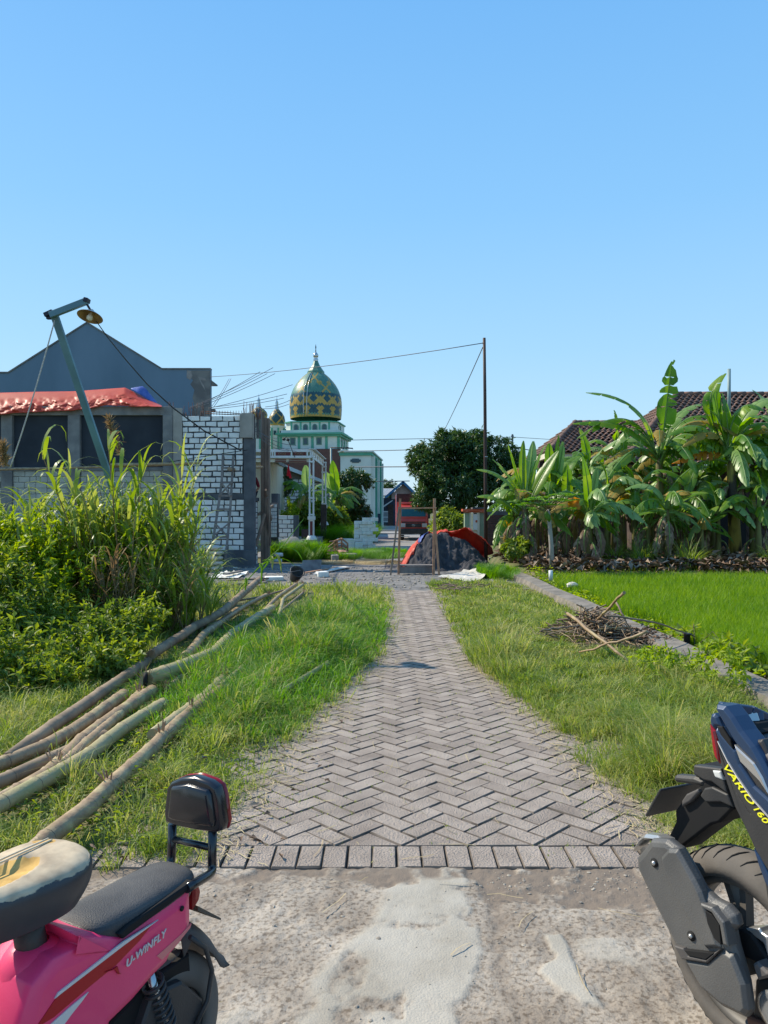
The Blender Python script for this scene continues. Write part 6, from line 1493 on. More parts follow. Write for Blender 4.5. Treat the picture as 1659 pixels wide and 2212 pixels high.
tree('mango_tree', 'large dense dark green mango tree behind the sand pile and truck', 'tree', P(1000, 1150, 37),
     [ml(955, 975, 36.5, 48, 42, 1.3), ml(1000, 1000, 37, 60, 60, 1.6), ml(925, 1030, 36, 42, 50, 1.2), ml(1060, 985, 38, 55, 42, 1.3), ml(970, 1055, 35.5, 60, 45, 1.2), ml(1040, 1045, 37, 60, 48, 1.4), ml(1095, 1030, 38.5, 42, 50, 1.2), ml(920, 1075, 35.5, 32, 28, .9), ml(985, 955, 37, 26, 24, .8), ml(945, 948, 36.5, 20, 20, .6), ml(1030, 952, 37.5, 26, 22, .8), ml(905, 990, 36.5, 24, 28, .8)],
     40000, .26, .075, 'mango', 21, r0=.28, clump=9)
tree('green_bush', 'light green bush between the truck and the gate pillar', 'bush', P(975, 1165, 34),
     [ml(965, 1125, 34, 26, 28, .9), ml(985, 1135, 33.5, 22, 24, .8), ml(950, 1140, 34, 18, 20, .7)], 5200, .17, .075, 'shrub', 22, r0=.05)
tree('dark_tree', 'dark green round tree in front of the annex building', 'tree', P(765, 1150, 44),
     [ml(748, 1035, 44, 22, 24, .9), ml(775, 1050, 44.5, 28, 30, 1.1), ml(760, 1080, 44, 34, 32, 1.1), ml(790, 1085, 45, 20, 24, .8), ml(742, 1098, 43.5, 20, 22, .7), ml(775, 1110, 44, 24, 18, .8)],
     12000, .24, .09, 'mango', 23, r0=.14)
tree('olive_tree', 'greyish-green slender tree behind the scaffold column and canopy', 'tree', P(605, 1130, 38),
     [ml(600, 1020, 38, 18, 20, .8), ml(612, 1045, 38.5, 18, 22, .8), ml(598, 1068, 38, 14, 18, .7)], 6000, .17, .05, 'olive', 24, r0=.08)
tree('yellow_bush', 'bright yellow-green bush above the low block wall', 'bush', P(612, 1140, 33),
     [ml(611, 1085, 33, 14, 20, .5), ml(622, 1100, 33, 14, 14, .5), ml(628, 1110, 33.5, 16, 18, .5)], 3600, .14, .05, 'shrub_y', 25, r0=.04)
tree('garden_shrub', 'dark leafy shrub between the canopy columns', 'shrub', P(665, 1160, 36.8),
     [ml(655, 1110, 36.8, 22, 22, .6), ml(690, 1112, 37.5, 20, 26, .6), ml(722, 1115, 38.5, 24, 22, .7), ml(738, 1128, 39, 16, 16, .5)], 6500, .22, .09, 'shrub', 26, r0=.05)
for i, (u, Y, hh, wdt, lab) in enumerate([(1150, 75, 3.5, 5, 'low distant tree mass right of the mango tree'), (1210, 60, 3.4, 4, 'distant tree behind the lower tiled roof'), (-250, 60, 5, 6, 'distant tree far left'), (845, 120, 6.4, 3, 'small far tree right of the annex'), (1760, 40, 5.5, 5, 'tree beyond the tiled house')]):
    c = P(u, 0, Y); tree('distant_tree', lab, 'tree', (c.x, Y, 0), [(c.x-.3*wdt, Y, hh*.6, wdt*.5, 1.5, hh*.4), (c.x+.3*wdt, Y+1, hh*.55, wdt*.5, 1.5, hh*.38), (c.x, Y, hh*.75, wdt*.35, 1.2, hh*.25)], 3500, .5, .2, 'mango', 90+i, r0=.2)

# ------------------------------------------------------------------ banana plants
def banana_leaf(parent, base, mid, tip, width, rnd, mt='banana', split=.5, droop=.0, face=None, petiole=.12):
    """blade hung on a curved midrib, torn into lobes; face: direction the upper side looks"""
    base, mid, tip = Vector(base), Vector(mid), Vector(tip); n = 22
    pts_ = [base*(1-t)**2+mid*2*t*(1-t)+tip*t*t for t in [i/n for i in range(n+1)]]
    face = Vector(face).normalized() if face else Vector((0, -.35, 1)).normalized()
    mb = MB(); L = sum((c-a).length for a, c in zip(pts_, pts_[1:]))
    for sgn in (-1, 1):
        i = int(n*petiole); run = []
        def lobe(i0, i1):
            k = i1-i0; vs = []; dr = droop+rnd.uniform(-.10, .22)*split; sk = rnd.uniform(-.03, .06)*L*split
            for q in range(k+1):
                t = (i0+q)/n; d = (pts_[min(n, i0+q+1)]-pts_[max(0, i0+q-1)]).normalized(); s = d.cross(face).normalized()*sgn; up = s.cross(d).normalized()*(-sgn if True else 1)
                if up.dot(face) < 0: up = -up
                u_ = (t-petiole)/(1-petiole); w_ = width/2*max(.03, math.sin(math.pi*min(1, max(0, u_))**.62))**.55
                if q in (0, k) and split > 0: w_ *= rnd.uniform(.86, 1.0)
                p = pts_[i0+q]
                sh_ = d*(L/n)*rnd.uniform(.1, .55)*min(1, split)*(1 if q == 0 else (-1 if q == k else 0))
                vs.append(p); vs.append(p+sh_*.45+s*w_*.5+up*w_*.16-Vector((0, 0, dr*w_*.35)))
                vs.append(p+sh_+s*w_*(1-.12*abs(dr))+up*w_*.05+d*(w_*.28+sk)-Vector((0, 0, dr*w_*1.0)))
            mb.smooth = True
            mb.add(vs, [(3*q+c, 3*q+c+1, 3*q+c+4, 3*q+c+3) for q in range(k) for c in (0, 1)]); mb.smooth = False
        while i < n:
            k = min(n-i, rnd.choice([1, 1, 2, 2, 3, 4] if split > .6 else [2, 3, 4, 6] if split > .2 else [8, 12])); lobe(i, i+k); i += k
    m0 = [mb.mi]; mb.mi = 1
    mb.tube([p+Vector((0, 0, -.006)) for p in pts_], [.028*(1-i/n)+.006 for i in range(n+1)], 5); mb.mi = 0
    return mb.build('leaf', [M[mt], M['banana_pale']], parent)
def banana(label, base, crown, r0, leaves, seed, extra=6, Ll=(1.2, 2.0), stem='stemb', dead=5, spread=(.15, 1.15), wd=.42, zmin=.15):
    rnd = random.Random(seed); base = Vector(base); crown = Vector(crown)
    root = thing('banana_plant', label, 'banana plant', base, 'banana plants beside the tiled house' if False else None)
    b = MB(); b.tube([base+Vector((0, 0, -.1)), base.lerp(crown, .5), crown, crown+Vector((0, 0, .25))], [r0*1.15, r0*.95, r0*.62, r0*.25], 12); b.build('pseudostem', M[stem], root)
    for lf in leaves:
        (b0, m0, t0, w_), kw = lf[:4], (lf[4] if len(lf) > 4 else {})
        Yp_ = crown.y; dy = kw.pop('dy', rnd.uniform(-.5, .2))
        banana_leaf(root, P(*b0, Yp_), P(*m0, Yp_+dy*.6), P(*t0, Yp_+dy), w_, rnd, **kw)
    extra = int(extra*1.7)+3; wd = wd*1.0
    for i in range(extra):
        a = i*2.4+rnd.uniform(-.4, .4); L_ = rnd.uniform(*Ll)*1.25; e = rnd.uniform(*spread)
        d = Vector((math.cos(a), math.sin(a)*.8, 0)); b0 = crown+d*.05+Vector((0, 0, rnd.uniform(-.1, .2)))
        m0 = b0+d*L_*.45*math.cos(e)+Vector((0, 0, L_*.72*math.sin(e)+.12)); t0 = b0+d*L_*(.62+.35*math.cos(e))+Vector((0, 0, L_*(1.05*math.sin(e)-.72)))
        t0.z = max(t0.z, zmin)
        banana_leaf(root, b0, m0, t0, wd*rnd.uniform(.8, 1.15), rnd, split=rnd.choice([.7, 1, 1.2, 1.2]), droop=rnd.uniform(.1, 1.2), petiole=.2, mt=rnd.choice(['banana', 'banana', 'banana', 'banana', 'banana_pale', 'banana_olive']))
    for i in range(dead):
        a = rnd.uniform(0, 6.28); h_ = rnd.uniform(.5, .95); b0 = base.lerp(crown, h_); d = Vector((math.cos(a), math.sin(a), 0)); L_ = rnd.uniform(.5, .95)
        t0 = b0+d*.28-Vector((0, 0, L_)); t0.z = max(.08, t0.z)
        o = banana_leaf(root, b0, b0+d*.4+Vector((0, 0, .02)), t0, .24, rnd, mt='dead', split=1, droop=.6); o.name = 'dead_leaf'
    return root
def r4(x, y): return (1030+x/5.1, 948.8+y/5.1)
def r5(x, y): return (1301+x/4.533, 759+y/4.533)
GZ = .13
YA = 19.4
banana('banana plant leftmost, its long leaves reaching behind the dark pole', (P(1138, 0, YA).x, YA, GZ), P(1134, 1098, YA), .13,
       [((1130, 1092), (1095, 1015), (1030, 1014), .42, dict(split=.3, droop=.25)), ((1118, 1110), (1075, 1062), (1030, 1073), .40, dict(split=.3, droop=.2)),
        ((1130, 1085), (1105, 1030), (1064, 992), .36, dict(split=.7)), ((1131, 1080), (1112, 1010), (1097, 960), .22, dict(split=.4)), ((1132, 1080), (1126, 1000), (1131, 952), .20, dict(split=.1)),
        ((1136, 1080), (1148, 1010), (1152, 953), .30, dict(split=.1, mt='banana_pale')), ((1140, 1075), (1150, 1010), (1178, 962), .22, dict(split=.4)), ((1142, 1090), (1168, 1025), (1206, 974), .40, dict(split=.1)),
        ((1136, 1110), (1128, 1130), (1141, 1152), .26, dict(split=.3))], 1, extra=3, Ll=(.8, 1.4))
YB2 = 20.4
banana('banana plant second from the left, behind the papaya', (P(1197, 0, YB2).x, YB2, GZ), P(1195, 1085, YB2), .12,
       [((1196, 1080), (1210, 1010), (1253, 985), .50, dict(split=.1)), ((1196, 1070), (1185, 1000), (1186, 958), .34, dict(split=.1)), ((1196, 1070), (1212, 1000), (1216, 955), .25, dict(mt='banana_pale', split=.4)),
        ((1193, 1080), (1170, 1020), (1150, 1000), .36, dict(split=.7)), ((1198, 1084), (1230, 1030), (1262, 1045), .34, dict(split=.8)), ((1195, 1072), (1200, 1000), (1207, 940), .16, dict(split=.1))], 2, extra=7, Ll=(.9, 1.5))
YG2 = 18.6
banana('low banana plant whose pale leaf arches right over the litter', (P(1274, 0, YG2).x, YG2, GZ), P(1273, 1120, YG2), .10,
       [((1273, 1115), (1300, 1096), (1340, 1130), .34, dict(split=.8, mt='banana_pale', droop=.4)), ((1273, 1112), (1272, 1040), (1258, 985), .30, dict(split=.1)), ((1276, 1110), (1295, 1060), (1318, 1045), .32, dict(split=.3)),
        ((1270, 1112), (1245, 1075), (1232, 1100), .3, dict(split=.8)), ((1274, 1105), (1285, 1040), (1290, 1010), .20, dict(split=.2, mt='banana_pale'))], 3, extra=5, Ll=(.7, 1.2), dead=9)
YC = 20.8
banana('tallest banana plant, with an upright torn spear leaf against the tiled roof', (P(1425, 0, YC).x, YC, GZ), P(1424, 1000, YC), .14,
       [((1428, 985), (1440, 870), (1452, 780), .56, dict(split=1.2, petiole=.22, droop=.3, mt='banana')), ((1415, 980), (1400, 850), (1266, 848), .52, dict(split=.45, droop=.35)), ((1414, 985), (1370, 893), (1240, 914), .45, dict(split=.7, droop=.7)),
        ((1418, 990), (1370, 870), (1326, 970), .48, dict(split=1, droop=.8, mt='banana_pale')), ((1428, 990), (1440, 880), (1520, 872), .40, dict(split=.6, mt='banana_pale', droop=.4)), ((1430, 1000), (1470, 900), (1480, 990), .46, dict(split=1, droop=.9)),
        ((1424, 995), (1380, 940), (1305, 1000), .40, dict(split=.8, mt='banana_olive', droop=.6)), ((1430, 990), (1460, 870), (1560, 905), .44, dict(split=.9, droop=.7)), ((1424, 1000), (1405, 950), (1385, 960), .4, dict(split=.6))], 4, extra=7, Ll=(1.4, 2.2), dead=7)
YD = 20.2
banana('large banana plant with a yellow and black stem and an orange dead leaf', (P(1591, 0, YD).x, YD, GZ), P(1578, 995, YD), .15,
       [((1566, 985), (1540, 955), (1453, 1000), .38, dict(split=.9, mt='banana_dry', droop=1.1)), ((1568, 960), (1545, 880), (1548, 845), .46, dict(split=.25)), ((1572, 980), (1575, 900), (1560, 850), .34, dict(split=.1)),
        ((1566, 965), (1500, 860), (1568, 806), .42, dict(split=.6, droop=.3)), ((1570, 965), (1590, 840), (1650, 886), .55, dict(split=.5, droop=.6)), ((1575, 975), (1620, 830), (1700, 870), .50, dict(split=.5, droop=.3, mt='banana_pale')),
        ((1576, 980), (1630, 940), (1670, 1010), .55, dict(split=1, droop=1.4)), ((1578, 985), (1600, 930), (1690, 960), .55, dict(split=1, droop=1.3)), ((1570, 975), (1530, 920), (1480, 970), .5, dict(split=1, droop=1.3)),
        ((1566, 980), (1520, 880), (1440, 945), .44, dict(split=.8, droop=.5)), ((1572, 975), (1560, 910), (1530, 880), .35, dict(split=.4)), ((1580, 1000), (1625, 1010), (1670, 1075), .34, dict(split=.6)),
        ((1572, 1045), (1540, 1030), (1490, 1080), .3, dict(split=.7, mt='banana_pale')), ((1590, 1060), (1620, 1040), (1660, 1055), .28, dict(split=.4, mt='banana_pale'))], 5, extra=8, Ll=(1.5, 2.3), stem='stemy', dead=3)
YE = 18.8
banana('small banana plant with a browning arched leaf in front of the dark wall', (P(1444, 0, YE).x, YE, GZ), P(1442, 1112, YE), .08,
       [((1442, 1105), (1420, 1020), (1350, 1058), .34, dict(split=.6, mt='banana_pale', droop=.4)), ((1440, 1105), (1440, 1030), (1470, 1085), .34, dict(split=1, mt='banana_olive', droop=.7)), ((1443, 1105), (1480, 1060), (1530, 1065), .32, dict(split=.4)),
        ((1445, 1108), (1480, 1100), (1512, 1140), .28, dict(split=.8, mt='banana_pale', droop=.4)), ((1446, 1108), (1490, 1105), (1522, 1128), .2, dict(split=.6, mt='banana_dry')), ((1440, 1106), (1410, 1095), (1366, 1118), .26, dict(split=.5)),
        ((1441, 1108), (1425, 1080), (1410, 1065), .26, dict(split=.2)), ((1443, 1110), (1458, 1120), (1465, 1158), .16, dict(split=.6, mt='banana_pale', droop=.5)), ((1440, 1110), (1425, 1120), (1420, 1160), .22, dict(split=1, mt='dead', droop=.7))], 6, extra=2, Ll=(.6, 1.0), dead=5)
banana('young dark banana shoot with upright leaves in the shade', (P(1517, 0, 19.3).x, 19.3, GZ), P(1516, 1135, 19.3), .06,
       [((1516, 1132), (1512, 1110), (1514, 1096), .30, dict(split=.05)), ((1517, 1132), (1530, 1110), (1552, 1094), .26, dict(split=.05)), ((1518, 1135), (1545, 1120), (1570, 1110), .24, dict(split=.05)), ((1518, 1140), (1550, 1145), (1580, 1162), .26, dict(split=.3))], 7, extra=1, Ll=(.5, .8), dead=1)
banana('banana plant in the second row left of the tall spear leaf plant', (P(1345, 0, 22).x, 22, GZ), P(1345, 1050, 22), .12,
       [((1345, 1040), (1300, 1000), (1288, 1050), .4, dict(split=.8, mt='banana_olive')), ((1345, 1035), (1350, 960), (1372, 1000), .36, dict(split=.3)), ((1347, 1040), (1390, 1010), (1460, 1025), .42, dict(split=.2, mt='banana_pale')), ((1345, 1030), (1345, 960), (1350, 930), .24, dict(split=.1))], 8, extra=8, Ll=(1.0, 1.7))
banana('banana plant in the second row between spear leaf plant and yellow-stemmed plant', (P(1500, 0, 21.6).x, 21.6, GZ), P(1500, 1050, 21.6), .10,
       [((1500, 1045), (1510, 1000), (1545, 1010), .36, dict(split=.2)), ((1500, 1042), (1480, 1010), (1500, 1060), .3, dict(split=.5)), ((1502, 1045), (1530, 1000), (1560, 1040), .36, dict(split=.4))], 9, extra=6, Ll=(.8, 1.4))
banana('banana plant at the far right edge', (P(1700, 0, 20.5).x, 20.5, GZ), P(1698, 1010, 20.5), .14,
       [((1690, 1000), (1650, 880), (1600, 950), .5, dict(split=1, droop=1.2)), ((1690, 1000), (1660, 960), (1610, 1060), .5, dict(split=1, droop=1.2)), ((1692, 1010), (1650, 1010), (1620, 1085), .5, dict(split=.9, droop=.8)), ((1695, 995), (1680, 880), (1625, 842), .5, dict(split=.4, mt='banana_pale'))], 10, extra=8, Ll=(1.5, 2.2))
banana('banana plant in the back row behind the browning small one', (P(1408, 0, 22.8).x, 22.8, GZ), P(1408, 1060, 22.8), .1, [], 13, extra=9, Ll=(1.0, 1.6))
banana('banana plant in the back row behind the papaya crown', (P(1240, 0, 22.5).x, 22.5, GZ), P(1240, 1045, 22.5), .11, [((1240, 1040), (1270, 960), (1318, 985), .36, dict(split=.5, mt='banana_olive'))], 14, extra=8, Ll=(1.1, 1.6))
rnd0 = random.Random(99)
FILL = [(1160, 20.9, 1070, 'behind the leftmost banana plant'), (1222, 19.6, 1110, 'low in front, just right of the papaya trunk'), (1268, 21.6, 1030, 'behind the low arching one'), (1312, 20.0, 1085, 'left of the browned second row plant'),
        (1325, 22.6, 985, 'tall at the back below the lower tiled roof'), (1372, 20.2, 1075, 'in front between papaya and spear leaf plant'), (1395, 19.5, 1130, 'small, left of the little browning one'), (1468, 21.2, 990, 'right behind the spear leaf plant'),
        (1478, 19.8, 1100, 'mid height, right of the little browning one'), (1540, 21.9, 965, 'behind, left of the yellow stem'), (1552, 19.6, 1115, 'low, left of the yellow stem'), (1625, 20.9, 965, 'right of the yellow stem'), (1640, 19.4, 1110, 'low at the right edge'), (1105, 20.2, 1120, 'small shoot left of the leftmost stem')]
for i, (u, Y, vc, lab) in enumerate(FILL):
    banana('filler banana plant '.replace('filler ', '')+lab, (P(u, 0, Y).x, Y, GZ), P(u+rnd0.uniform(-6, 6), vc, Y), .07+.03*rnd0.random(), [((u, vc), (u+rnd0.uniform(-14, 14), vc-70), (u+rnd0.uniform(-30, 30), vc-rnd0.uniform(60, 110)), .30, dict(split=.3, petiole=.25))], 400+i, extra=4, Ll=(.8, 1.35), dead=3, wd=.36, spread=(.2, 1.25))
# far bananas behind the canopy
banana('distant banana plant with drooping leaf between the canopy columns', (P(655, 0, 37.5).x, 37.5, 0), P(662, 1075, 37.5), .12,
       [((662, 1070), (640, 1030), (612, 1060), .75, dict(split=.4, droop=.3)), ((662, 1072), (640, 1070), (622, 1110), .5, dict(split=.6, droop=.5)), ((664, 1066), (662, 1030), (660, 1005), .5, dict(split=.1, mt='banana_pale')), ((668, 1072), (690, 1035), (700, 1060), .7, dict(split=.5, mt='banana_pale')), ((662, 1075), (650, 1090), (655, 1115), .5, dict(split=.3))], 11, extra=4, Ll=(1, 1.8))
banana('distant banana plant with a yellowing leaf in front of the dark round tree', (P(727, 0, 40).x, 40, 0), P(727, 1082, 40), .14,
       [((727, 1078), (722, 1030), (718, 995), .55, dict(split=.1)), ((729, 1078), (748, 1050), (778, 1078), .6, dict(split=.7, mt='banana_olive')), ((724, 1080), (705, 1040), (705, 1020), .6, dict(split=.2, mt='banana_pale')), ((728, 1082), (745, 1072), (755, 1100), .5, dict(split=.3)), ((726, 1085), (710, 1090), (700, 1115), .6, dict(split=.4))], 12, extra=4, Ll=(1, 1.8))
# papaya
pa = thing('papaya_tree', 'slim papaya tree with a pale grey trunk standing by the white pipe', 'papaya tree', (P(1191, 0, 17.3).x, 17.3, 0))
YP = 17.3
b = MB(); b.tube([P(1192, 1232, YP), P(1191, 1180, YP), P(1187, 1130, YP), P(1184, 1100, YP)], [.058, .052, .045, .04], 10); b.build('trunk', M['form'], pa)
rnd = random.Random(5); cvs = []; rng = np.random.default_rng(3)
pet = MB(); Vl = []
for i in range(26):
    a = i*2.4; L_ = rnd.uniform(.28, .6); d = Vector((math.cos(a), math.sin(a)*.8, rnd.uniform(.25, .75))); s0 = P(1184.5, 1103, YP)+Vector((0, 0, rnd.uniform(-.1, .1)))
    e_ = s0+d*L_; pet.tube([s0, s0.lerp(e_, .5)+Vector((0, 0, .04)), e_], .009, 5)
    for f_ in range(7):
        aa = a+(f_-3)*.55; dd = np.array([math.cos(aa), math.sin(aa), .05-.1*abs(f_-3)*.5])
        for g2 in range(3):
            off = dd*(.03+.055*g2)
            for sg in (-1, 1):
                lat_ = np.array([-math.sin(aa), math.cos(aa), 0])*sg; Vl.append((np.array(e_)+off, dd+lat_*.75, .11-.015*g2))
pet.build('petioles', M['stemb'], pa)['kind'] = 'stuff'
Pp = np.array([v[0] for v in Vl]); Dd = np.array([v[1] for v in Vl]); Ll_ = np.array([v[2] for v in Vl])
V = cards(Pp, Dd, np.tile([0, -.2, 1.], (len(Pp), 1))+.3*rng.normal(size=(len(Pp), 3)), Ll_, Ll_*.38); mesh_np('crown', *V, M['blade_lush'], pa)
b = MB()
for i in range(3): c = P(1180+i*3, 1112+i*3, YP-.06); b.lathe([(0, .09), (.035, .05), (.05, -.03), (.03, -.08), (0, -.1)], c, 10)
b.build('fruit', M['blade_lush'], pa)['kind'] = 'stuff'
q = np.zeros((6, 6, 3))
for i in range(6):
    for j in range(6): q[i, j] = P(1227+i*5+1.5*math.sin(j*2), 1075+j*5+2*math.sin(i*1.7+j), YP+.3-.10*math.sin(i*1.2)*math.sin(j*1.1))
surf(q, M['banana_dry'], 'yellow_leaf', pa)
# lemongrass-like tussocks in the shade
def tussock(name, label, cat, c, h_, n, spread, wdt, mt, seed, k=7, curl=.8, group=None):
    rng = np.random.default_rng(seed); a = rng.uniform(0, 2*np.pi, n); e = rng.uniform(.1, 1, n)**.7*spread; L_ = h_*rng.uniform(.55, 1.15, n)
    C = np.zeros((n, k, 3)); p = np.stack([c[0]+rng.normal(0, .06*h_, n), c[1]+rng.normal(0, .06*h_, n), c[2]+0*a], 1); ang = e.copy()
    for i in range(k):
        C[:, i] = p; p = p+np.stack([np.cos(a)*np.sin(ang), np.sin(a)*np.sin(ang), np.cos(ang)], 1)*(L_/(k-1))[:, None]; ang = ang+curl*e*(i+.5)/k*1.2
    prof = np.interp(np.linspace(0, 1, k), [0, .3, 1], [.6, 1, .08]); W_ = wdt*prof[None]*rng.uniform(.7, 1.3, (n, 1))
    sd = np.stack([-np.sin(a), np.cos(a), 0*a], 1)
    V = strips(C, W_, sd); o = mesh_np(name, *V, M[mt], loc=tuple(c)); return tag(o, label, cat, group)
for i, (u, Y, h_, lab) in enumerate([(1385, 18.2, .95, 'dark grassy tussock at the field edge, left of the small banana'), (1488, 18.0, .95, 'dark grassy tussock right of the small banana plant'), (1665, 18.2, .9, 'dark grassy tussock at the right edge of the picture'), (1330, 18.6, .8, 'dark grassy tussock left of centre under the bananas')]):
    c = P(u, 0, Y); tussock('grass_tussock', lab, 'grass tussock', (c.x, Y, .1), h_, 260, .9, .022, 'shrub', 200+i, curl=1.2)
patch_grass('shade_weeds', 2600, 9.5, 17.6, 5.5, .5, .35, .014, M['shrub'], 47, 'dark weeds along the far edge of the rice field')
tree('ditch_shrub', 'small leafy shrub at the foot of the leftmost banana plant', 'shrub', P(1115, 1205, 19.2), [ml(1112, 1185, 19, 22, 16, .4), ml(1130, 1178, 19.3, 16, 18, .3)], 900, .15, .08, 'shrub', 29, r0=.02)

# ------------------------------------------------------------------ tall grass and shrubs on the left
def cane_clump(label, base, n, h0, h1, rx_, ry_, seed, mt='tallgrass', lw=.034, leaf_n=11, lean=.18):
    """reed-like canes, each with long arching leaves"""
    rng = np.random.default_rng(seed); root = thing('tall_grass_clump', label, 'tall grass', base)
    cb = MB(); Cs = []; A_l = []; Wd = []; k = 8
    for i in range(n):
        a = rng.uniform(0, 2*np.pi); q = np.sqrt(rng.random()); x = base[0]+rx_*q*np.cos(a); y = base[1]+ry_*q*np.sin(a); hgt = h0+(h1-h0)*rng.random()**1.4
        tl_ = np.array([rng.normal(0, lean)+.25*q*np.cos(a), rng.normal(0, lean)+.2*q*np.sin(a), 1.]); b0 = np.array([x, y, base[2]]); top = b0+tl_*hgt*.75
        cb.tube([tuple(b0), tuple(b0*.5+top*.5), tuple(top)], [.010, .009, .004], 4, False)
        for j in range(leaf_n):
            t = rng.uniform(.22, 1.02); p = b0+(top-b0)*t; az = rng.uniform(0, 2*np.pi); L_ = rng.uniform(.55, 1.05)*(.8+.3*(1-t)); ang = rng.uniform(.15, .55)
            cu = rng.uniform(.9, 2.2); row = []
            for m_ in range(k):
                row.append(p.copy()); p = p+np.array([np.cos(az)*np.sin(ang), np.sin(az)*np.sin(ang), np.cos(ang)])*L_/(k-1); ang += cu*(m_+.6)/k*.55
            Cs.append(row); A_l.append(az); Wd.append(lw*rng.uniform(.6, 1.25))
    cb.build('canes', M['drygrass'], root)['kind'] = 'stuff'
    C = np.array(Cs); az = np.array(A_l); pr = np.interp(np.linspace(0, 1, k), [0, .15, .45, 1], [.35, .9, 1, .04])
    V = strips(C, np.array(Wd)[:, None]*pr[None], np.stack([-np.sin(az), np.cos(az), .15+0*az], 1)); mesh_np('leaves', *V, M[mt], root); return root
def gp_(u, Y): return (P(u, 0, Y).x, Y, float(gz(P(u, 0, Y).x, Y)))
cane_clump('reedy grass clump nearest the bamboo poles, right side of the thicket', gp_(345, 10.2), 34, .9, 2.0, .38, .5, 301, leaf_n=14, lw=.036, lean=.12)
cane_clump('tallest reedy grass clump in front of the second dark panel', gp_(290, 10.0), 46, 1.7, 3.05, .42, .5, 302, leaf_n=14, lw=.042, lean=.12)
cane_clump('reedy grass clump directly in front of the lamp post foot', gp_(205, 10.3), 34, 1.3, 2.35, .5, .5, 303, leaf_n=14, lw=.042)
cane_clump('reedy grass clump at the far left edge below the dark panel', gp_(20, 9.6), 26, 1.2, 2.3, .4, .5, 304, leaf_n=10, lw=.03)
cane_clump('light green reedy grass clump in front of the left brick wall', gp_(120, 11.0), 22, 1.1, 2.1, .5, .5, 305, leaf_n=12)
cane_clump('thin reedy grass clump behind, left of the ladder', gp_(375, 12.6), 20, .9, 1.8, .35, .5, 306, leaf_n=10, lean=.1)
cane_clump('short reedy grass clump beside the cement sacks', gp_(410, 12.2), 14, .4, 1.0, .25, .4, 308, leaf_n=10, lw=.028)
cane_clump('sparse reedy grass clump above the yellow-green shrub at the left', gp_(70, 10.0), 24, 1.3, 2.2, .5, .4, 310, leaf_n=11, lw=.032)
cane_clump('brownish dying reedy grass at the heart of the thicket', gp_(320, 9.4), 26, .5, 1.3, .5, .4, 307, mt='drygrass', lw=.020)
cane_clump('low dark green reedy grass hanging over the back bamboo pole', gp_(372, 9.3), 26, .4, 1.0, .4, .4, 309, lw=.026)
cane_clump('reedy grass clump just outside the left edge of the view', (-6.8, 11.5, -.1), 24, 1.2, 2.4, .7, .8, 311, leaf_n=11)
# seed plumes
for i, (u0, v0, u1, v1, Yq_, lab) in enumerate([(262, 985, 236, 905, 11.4, 'brown feathery seed plume standing above the thicket'), (12, 1010, 6, 960, 10.5, 'pale seed plume at the left edge')]):
    rng = np.random.default_rng(i); n = 260; a0 = np.array(P(u0, v0, Yq_)); a1 = np.array(P(u1, v1, Yq_)); t = rng.random(n); p = a0+(a1-a0)*t[:, None]
    d = norm(np.array(a1-a0)[None]/np.linalg.norm(a1-a0)*.9+rng.normal(size=(n, 3))*.55); V = cards(p, d, rdir(n), .13*rng.uniform(.5, 1.2, n), np.full(n, .012)); o = mesh_np('seed_plume', *V, M['drygrass'], loc=tuple(a0)); tag(o, lab, 'plume')
# long drooping stalk leaning right over the poles
st = thing('leaning_grass_stalk', 'single long grass stalk leaning right over the bamboo ends with hanging leaves', 'grass stalk', P(480, 1330, 11.2))
Yz = 12.0
sp_ = [P(475, 1340, 10.8), P(520, 1268, Yz), P(570, 1215, Yz), P(610, 1180, Yz), P(655, 1122, Yz+.2)]
b = MB(); b.tube(sp_, [.012, .011, .009, .008, .005], 6); b.build('stalk', M['blade_lush'], st)
for i, (a, m_, c) in enumerate([((590, 1195), (606, 1195), (608, 1240)), ((566, 1212), (600, 1195), (560, 1240)), ((600, 1186), (640, 1170), (655, 1215)), ((610, 1180), (650, 1160), (665, 1190)), ((560, 1222), (570, 1200), (563, 1270)), ((530, 1255), (535, 1230), (528, 1290)), ((586, 1200), (590, 1205), (588, 1232)), ((545, 1240), (600, 1180), (640, 1225))]):
    a, m_, c = P(*a, Yz), P(*m_, Yz-.1), P(*c, Yz-.1); n = 9; q = np.zeros((n, 3, 3))
    for k in range(n):
        t = k/(n-1); p = a*(1-t)**2+m_*2*t*(1-t)+c*t*t; w_ = .042*math.sin(math.pi*min(1, t*.9+.08))
        for j in range(3): q[k, j] = (p.x+(j-1)*w_/2, p.y+(.012 if j == 1 else 0), p.z)
    surf(q, M['blade_lush' if i % 3 else 'blade'], 'leaf', st)
# shrub masses
sh_l = lambda u, v, Y, ru, rv, ry: (P(u, v, Y).x, Y, P(u, v, Y).z, ru*Y/F, ry, rv*Y/F)
tree('leafy_shrub', 'large leafy shrub at the left edge of the thicket', 'shrub', gp_(30, 7.6), [sh_l(20, 1375, 7.8, 90, 80, .5), sh_l(-60, 1310, 8.3, 110, 120, .6), sh_l(105, 1345, 8.3, 60, 60, .5), sh_l(50, 1450, 7.2, 100, 65, .4), sh_l(-60, 1470, 6.6, 130, 100, .5)], 20000, .078, .034, 'shrub', 31, clump=6, r0=.03, sprigs=240, slen=.28, shell=.45, gap=.38)
tree('leafy_shrub', 'yellow-green leafy shrub top at the left edge', 'shrub', gp_(60, 9), [sh_l(60, 1205, 9.3, 70, 40, .5), sh_l(0, 1180, 9.6, 60, 50, .5), sh_l(120, 1250, 9.2, 55, 45, .4)], 7000, .095, .04, 'shrub_y', 32, r0=.02, sprigs=120, slen=.35, shell=.4, gap=.4)  # the yellow-green is the colour of the leaves themselves
